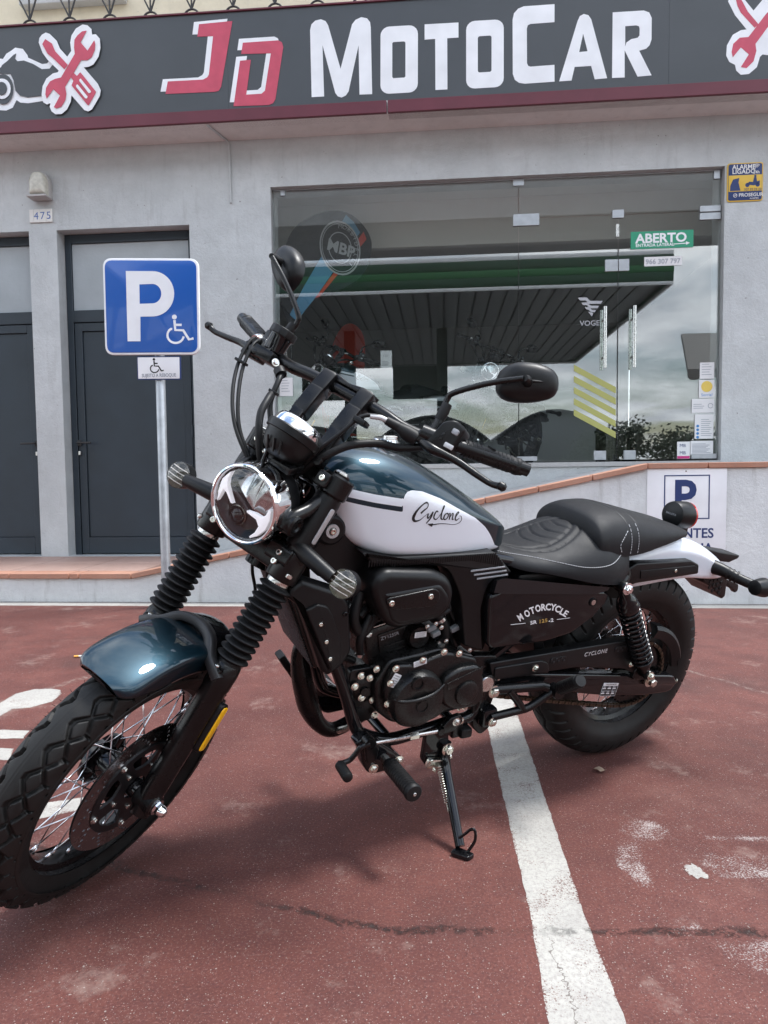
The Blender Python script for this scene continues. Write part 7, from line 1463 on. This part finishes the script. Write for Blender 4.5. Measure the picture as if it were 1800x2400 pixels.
sr=bp('shift_rod',tube([(.905,.155,.306),(.730,.152,.299)],.0048,10),'steel'); part('rod_nut',lathe([(-.012,.0085),(.012,.0085)],(.80,.153,.3015),(1,0,.03),6),'zinc',sr); part('rod_end',lathe([(-.008,.009),(.008,.009)],(.725,.152,.299),(0,1,0),14),'black_satin',sr)
sa=bp('shift_arm',prism(rpoly([(.720,.31),(.700,.33),(.672,.335),(.662,.315),(.685,.292),(.716,.288)],.006,3),.142,.156,.003),'black_satin'); bolt(sa,(.684,.156,.318),.0075,(0,1,0),'steel'); bolt(sa,(.655,.135,.302),.0065,(0,1,0),'zinc'); bolt(sa,(.668,.14,.345),.0062,(0,1,0),'zinc')
# right hand brake pedal, seen past the exhaust
rb=bp('brake_pedal',tube([(.90,-.15,.27),(.945,-.17,.275),(.968,-.19,.298),(.985,-.20,.325)],.0085,10,k=5),'black_satin'); part('pedal_pad',box((.998,-.200,.347),(.020,.040,.056),.006,Matrix.Rotation(R(32),4,'Y')),'black_rubber',rb)
# side stand
sb=bp('stand_bracket',prism(rpoly([(.75,.285),(.685,.285),(.672,.205),(.70,.195),(.728,.175),(.752,.210)],.006,3),.118,.132,.003),'black_gloss')
for x,z in ((.735,.213),(.722,.184)): bolt(sb,(x,.146,z),.0052,(0,1,0),'zinc',None,sock=True)
part('stand_switch',box((.722,.140,.200),(.042,.014,.026),.004,Matrix.Rotation(R(-12),4,'Y')),'zinc',sb); part('switch_sleeve',tube([(.700,.140,.206),(.675,.140,.210)],.0085,12),'zinc',sb); bolt(sb,(.690,.145,.236),.0115,(0,1,0),'zinc'); part('stop_bumper',box((.632,.125,.262),(.034,.03,.026),.006),'black_rubber',sb)
part('spare_lug',box((.655,.12,.275),(.03,.02,.05),.004),'black_satin',sb)
ss=bp('side_stand',tube([(.690,.135,.250),(.690,.140,.205),(.700,.170,.182),(.730,.297,.085)],[.0135,.0135,.0125,.0115],14),'black_gloss',None,None,smooth=50)
FT=BM.inverted()
gp=Vector((BM@Vector((.734,.312,.076))))
ft=FT@Matrix.Translation((gp.x,gp.y,.006))@Matrix.Rotation(R(-35),4,'Z')
part('stand_foot',prism(rpoly([(-.022,-.015),(.024,-.014),(.028,.010),(-.020,.015)],.006,3),-.005,.005,.002,mp=lambda x,d,y:(x,y,d+.0)),'black_gloss',ss,ft)
part('stand_loop',tube([(.733,.285,.096),(.722,.298,.118),(.716,.308,.136),(.709,.315,.136),(.709,.320,.112),(.720,.316,.084)],.0036,8,k=5),'black_gloss',ss)
P=[]; a=Vector((.712,.150,.196)); b=Vector((.722,.215,.140)); d=(b-a).normalized(); x=d.cross(Vector((1,0,0))).normalized(); z=d.cross(x)
for i in range(15*10+1): t=i/150; P.append(a+(b-a)*t+x*(.0062*math.cos(t*15*2*PI))+z*(.0062*math.sin(t*15*2*PI)))
part('stand_spring',tube(P,.0013,6),'zinc',ss); part('spring_hook',tube([b,b+d*.022,b+d*.028-Vector((.006,0,0)),b+d*.016-Vector((.012,0,0))],.0017,6,k=4),'zinc',ss)
# passenger peg carrier
for s in (1,-1):
    g1=tube([(.585,.145,.381),(.50,.155,.378),(.435,.163,.376),(.42,.17,.372)],.0125,12); pc=bp('pillion_bracket',g1 if s>0 else mirror_geo(g1),'black_satin')
    for P in ([(.575,.150,.305),(.50,.158,.314),(.465,.162,.320),(.425,.168,.345),(.398,.175,.365)],[(.535,.156,.378),(.505,.158,.345),(.485,.160,.318)]): g=tube(P,.0105,12,k=4); part('brace_tube',g if s>0 else mirror_geo(g),'black_satin',pc)
    g=lathe([(-.016,.017),(.016,.017)],(.396,.176,.362),(0,1,0),20); part('peg_knuckle',g if s>0 else mirror_geo(g),'black_satin',pc); bolt(pc,(.400,.192*s,.372),.007,(0,s,0),'steel',None,sock=True)
    bolt(pc,(.574,.158*s,.296),.0088,(0,s,0),'zinc'); g=box((.574,.135,.300),(.045,.03,.05),.008); part('bracket_lug',g if s>0 else mirror_geo(g),'black_gloss',pc)
    pr=[(0,.010),(.006,.0155)]
    for k in range(9): z=.008+.0105*k; pr+=[(z,.0172),(z+.0082,.0172),(z+.0086,.0155),(z+.010,.0155)]
    pr+=[(.104,.0165),(.108,.014),(.1085,0)]
    d=Vector((.16,.72*s,.62)).normalized(); g=lathe(pr,(.396,.186*s,.374),d,24); bp('pillion_peg',g,'black_rubber',None,None,smooth=40)
# clutter around the rear of the engine / gearbox so no daylight shows through
bp('rear_brake_caliper',box((.07,-.075,.36),(.09,.04,.05),.01),'black_satin'); bp('mud_guard_inner',prism(rpoly([(.40,.50),(.37,.42),(.34,.36),(.36,.35),(.40,.40),(.43,.50)],.006,3),-.07,.09,.003),'black_plastic')
bp('under_seat_tray',box((.33,0,.635),(.36,.19,.05),.01),'black_plastic')
# ------------------------------------------------------------------ two more machines inside the shop, copied from the parked one
def copy_tree(o,parent,depth=0,skip=('spoke','bolt','stitching','hex_cell','slot_cell','cable_tie','lens_bar')):
    c=o.copy(); COL.objects.link(c); c.parent=parent
    if parent is None: pass
    for ch in list(o.children):
        if ch.name.split('.')[0] not in skip: copy_tree(ch,c,depth+1)
    return c
for (u,v,rz,lab) in ((.25,2.35,-150,'dark motorcycle standing just inside the fixed shop pane'),(1.25,2.9,-120,'dim motorcycle standing behind the glass doors of the shop')):
    c=copy_tree(bike,None); c.matrix_world=FM@Matrix.Translation((u,v,.931))@Matrix.Rotation(R(rz),4,'Z')@Matrix.Rotation(R(-8),4,'X'); tag(c,lab,'motorcycle','motorcycles inside the shop')
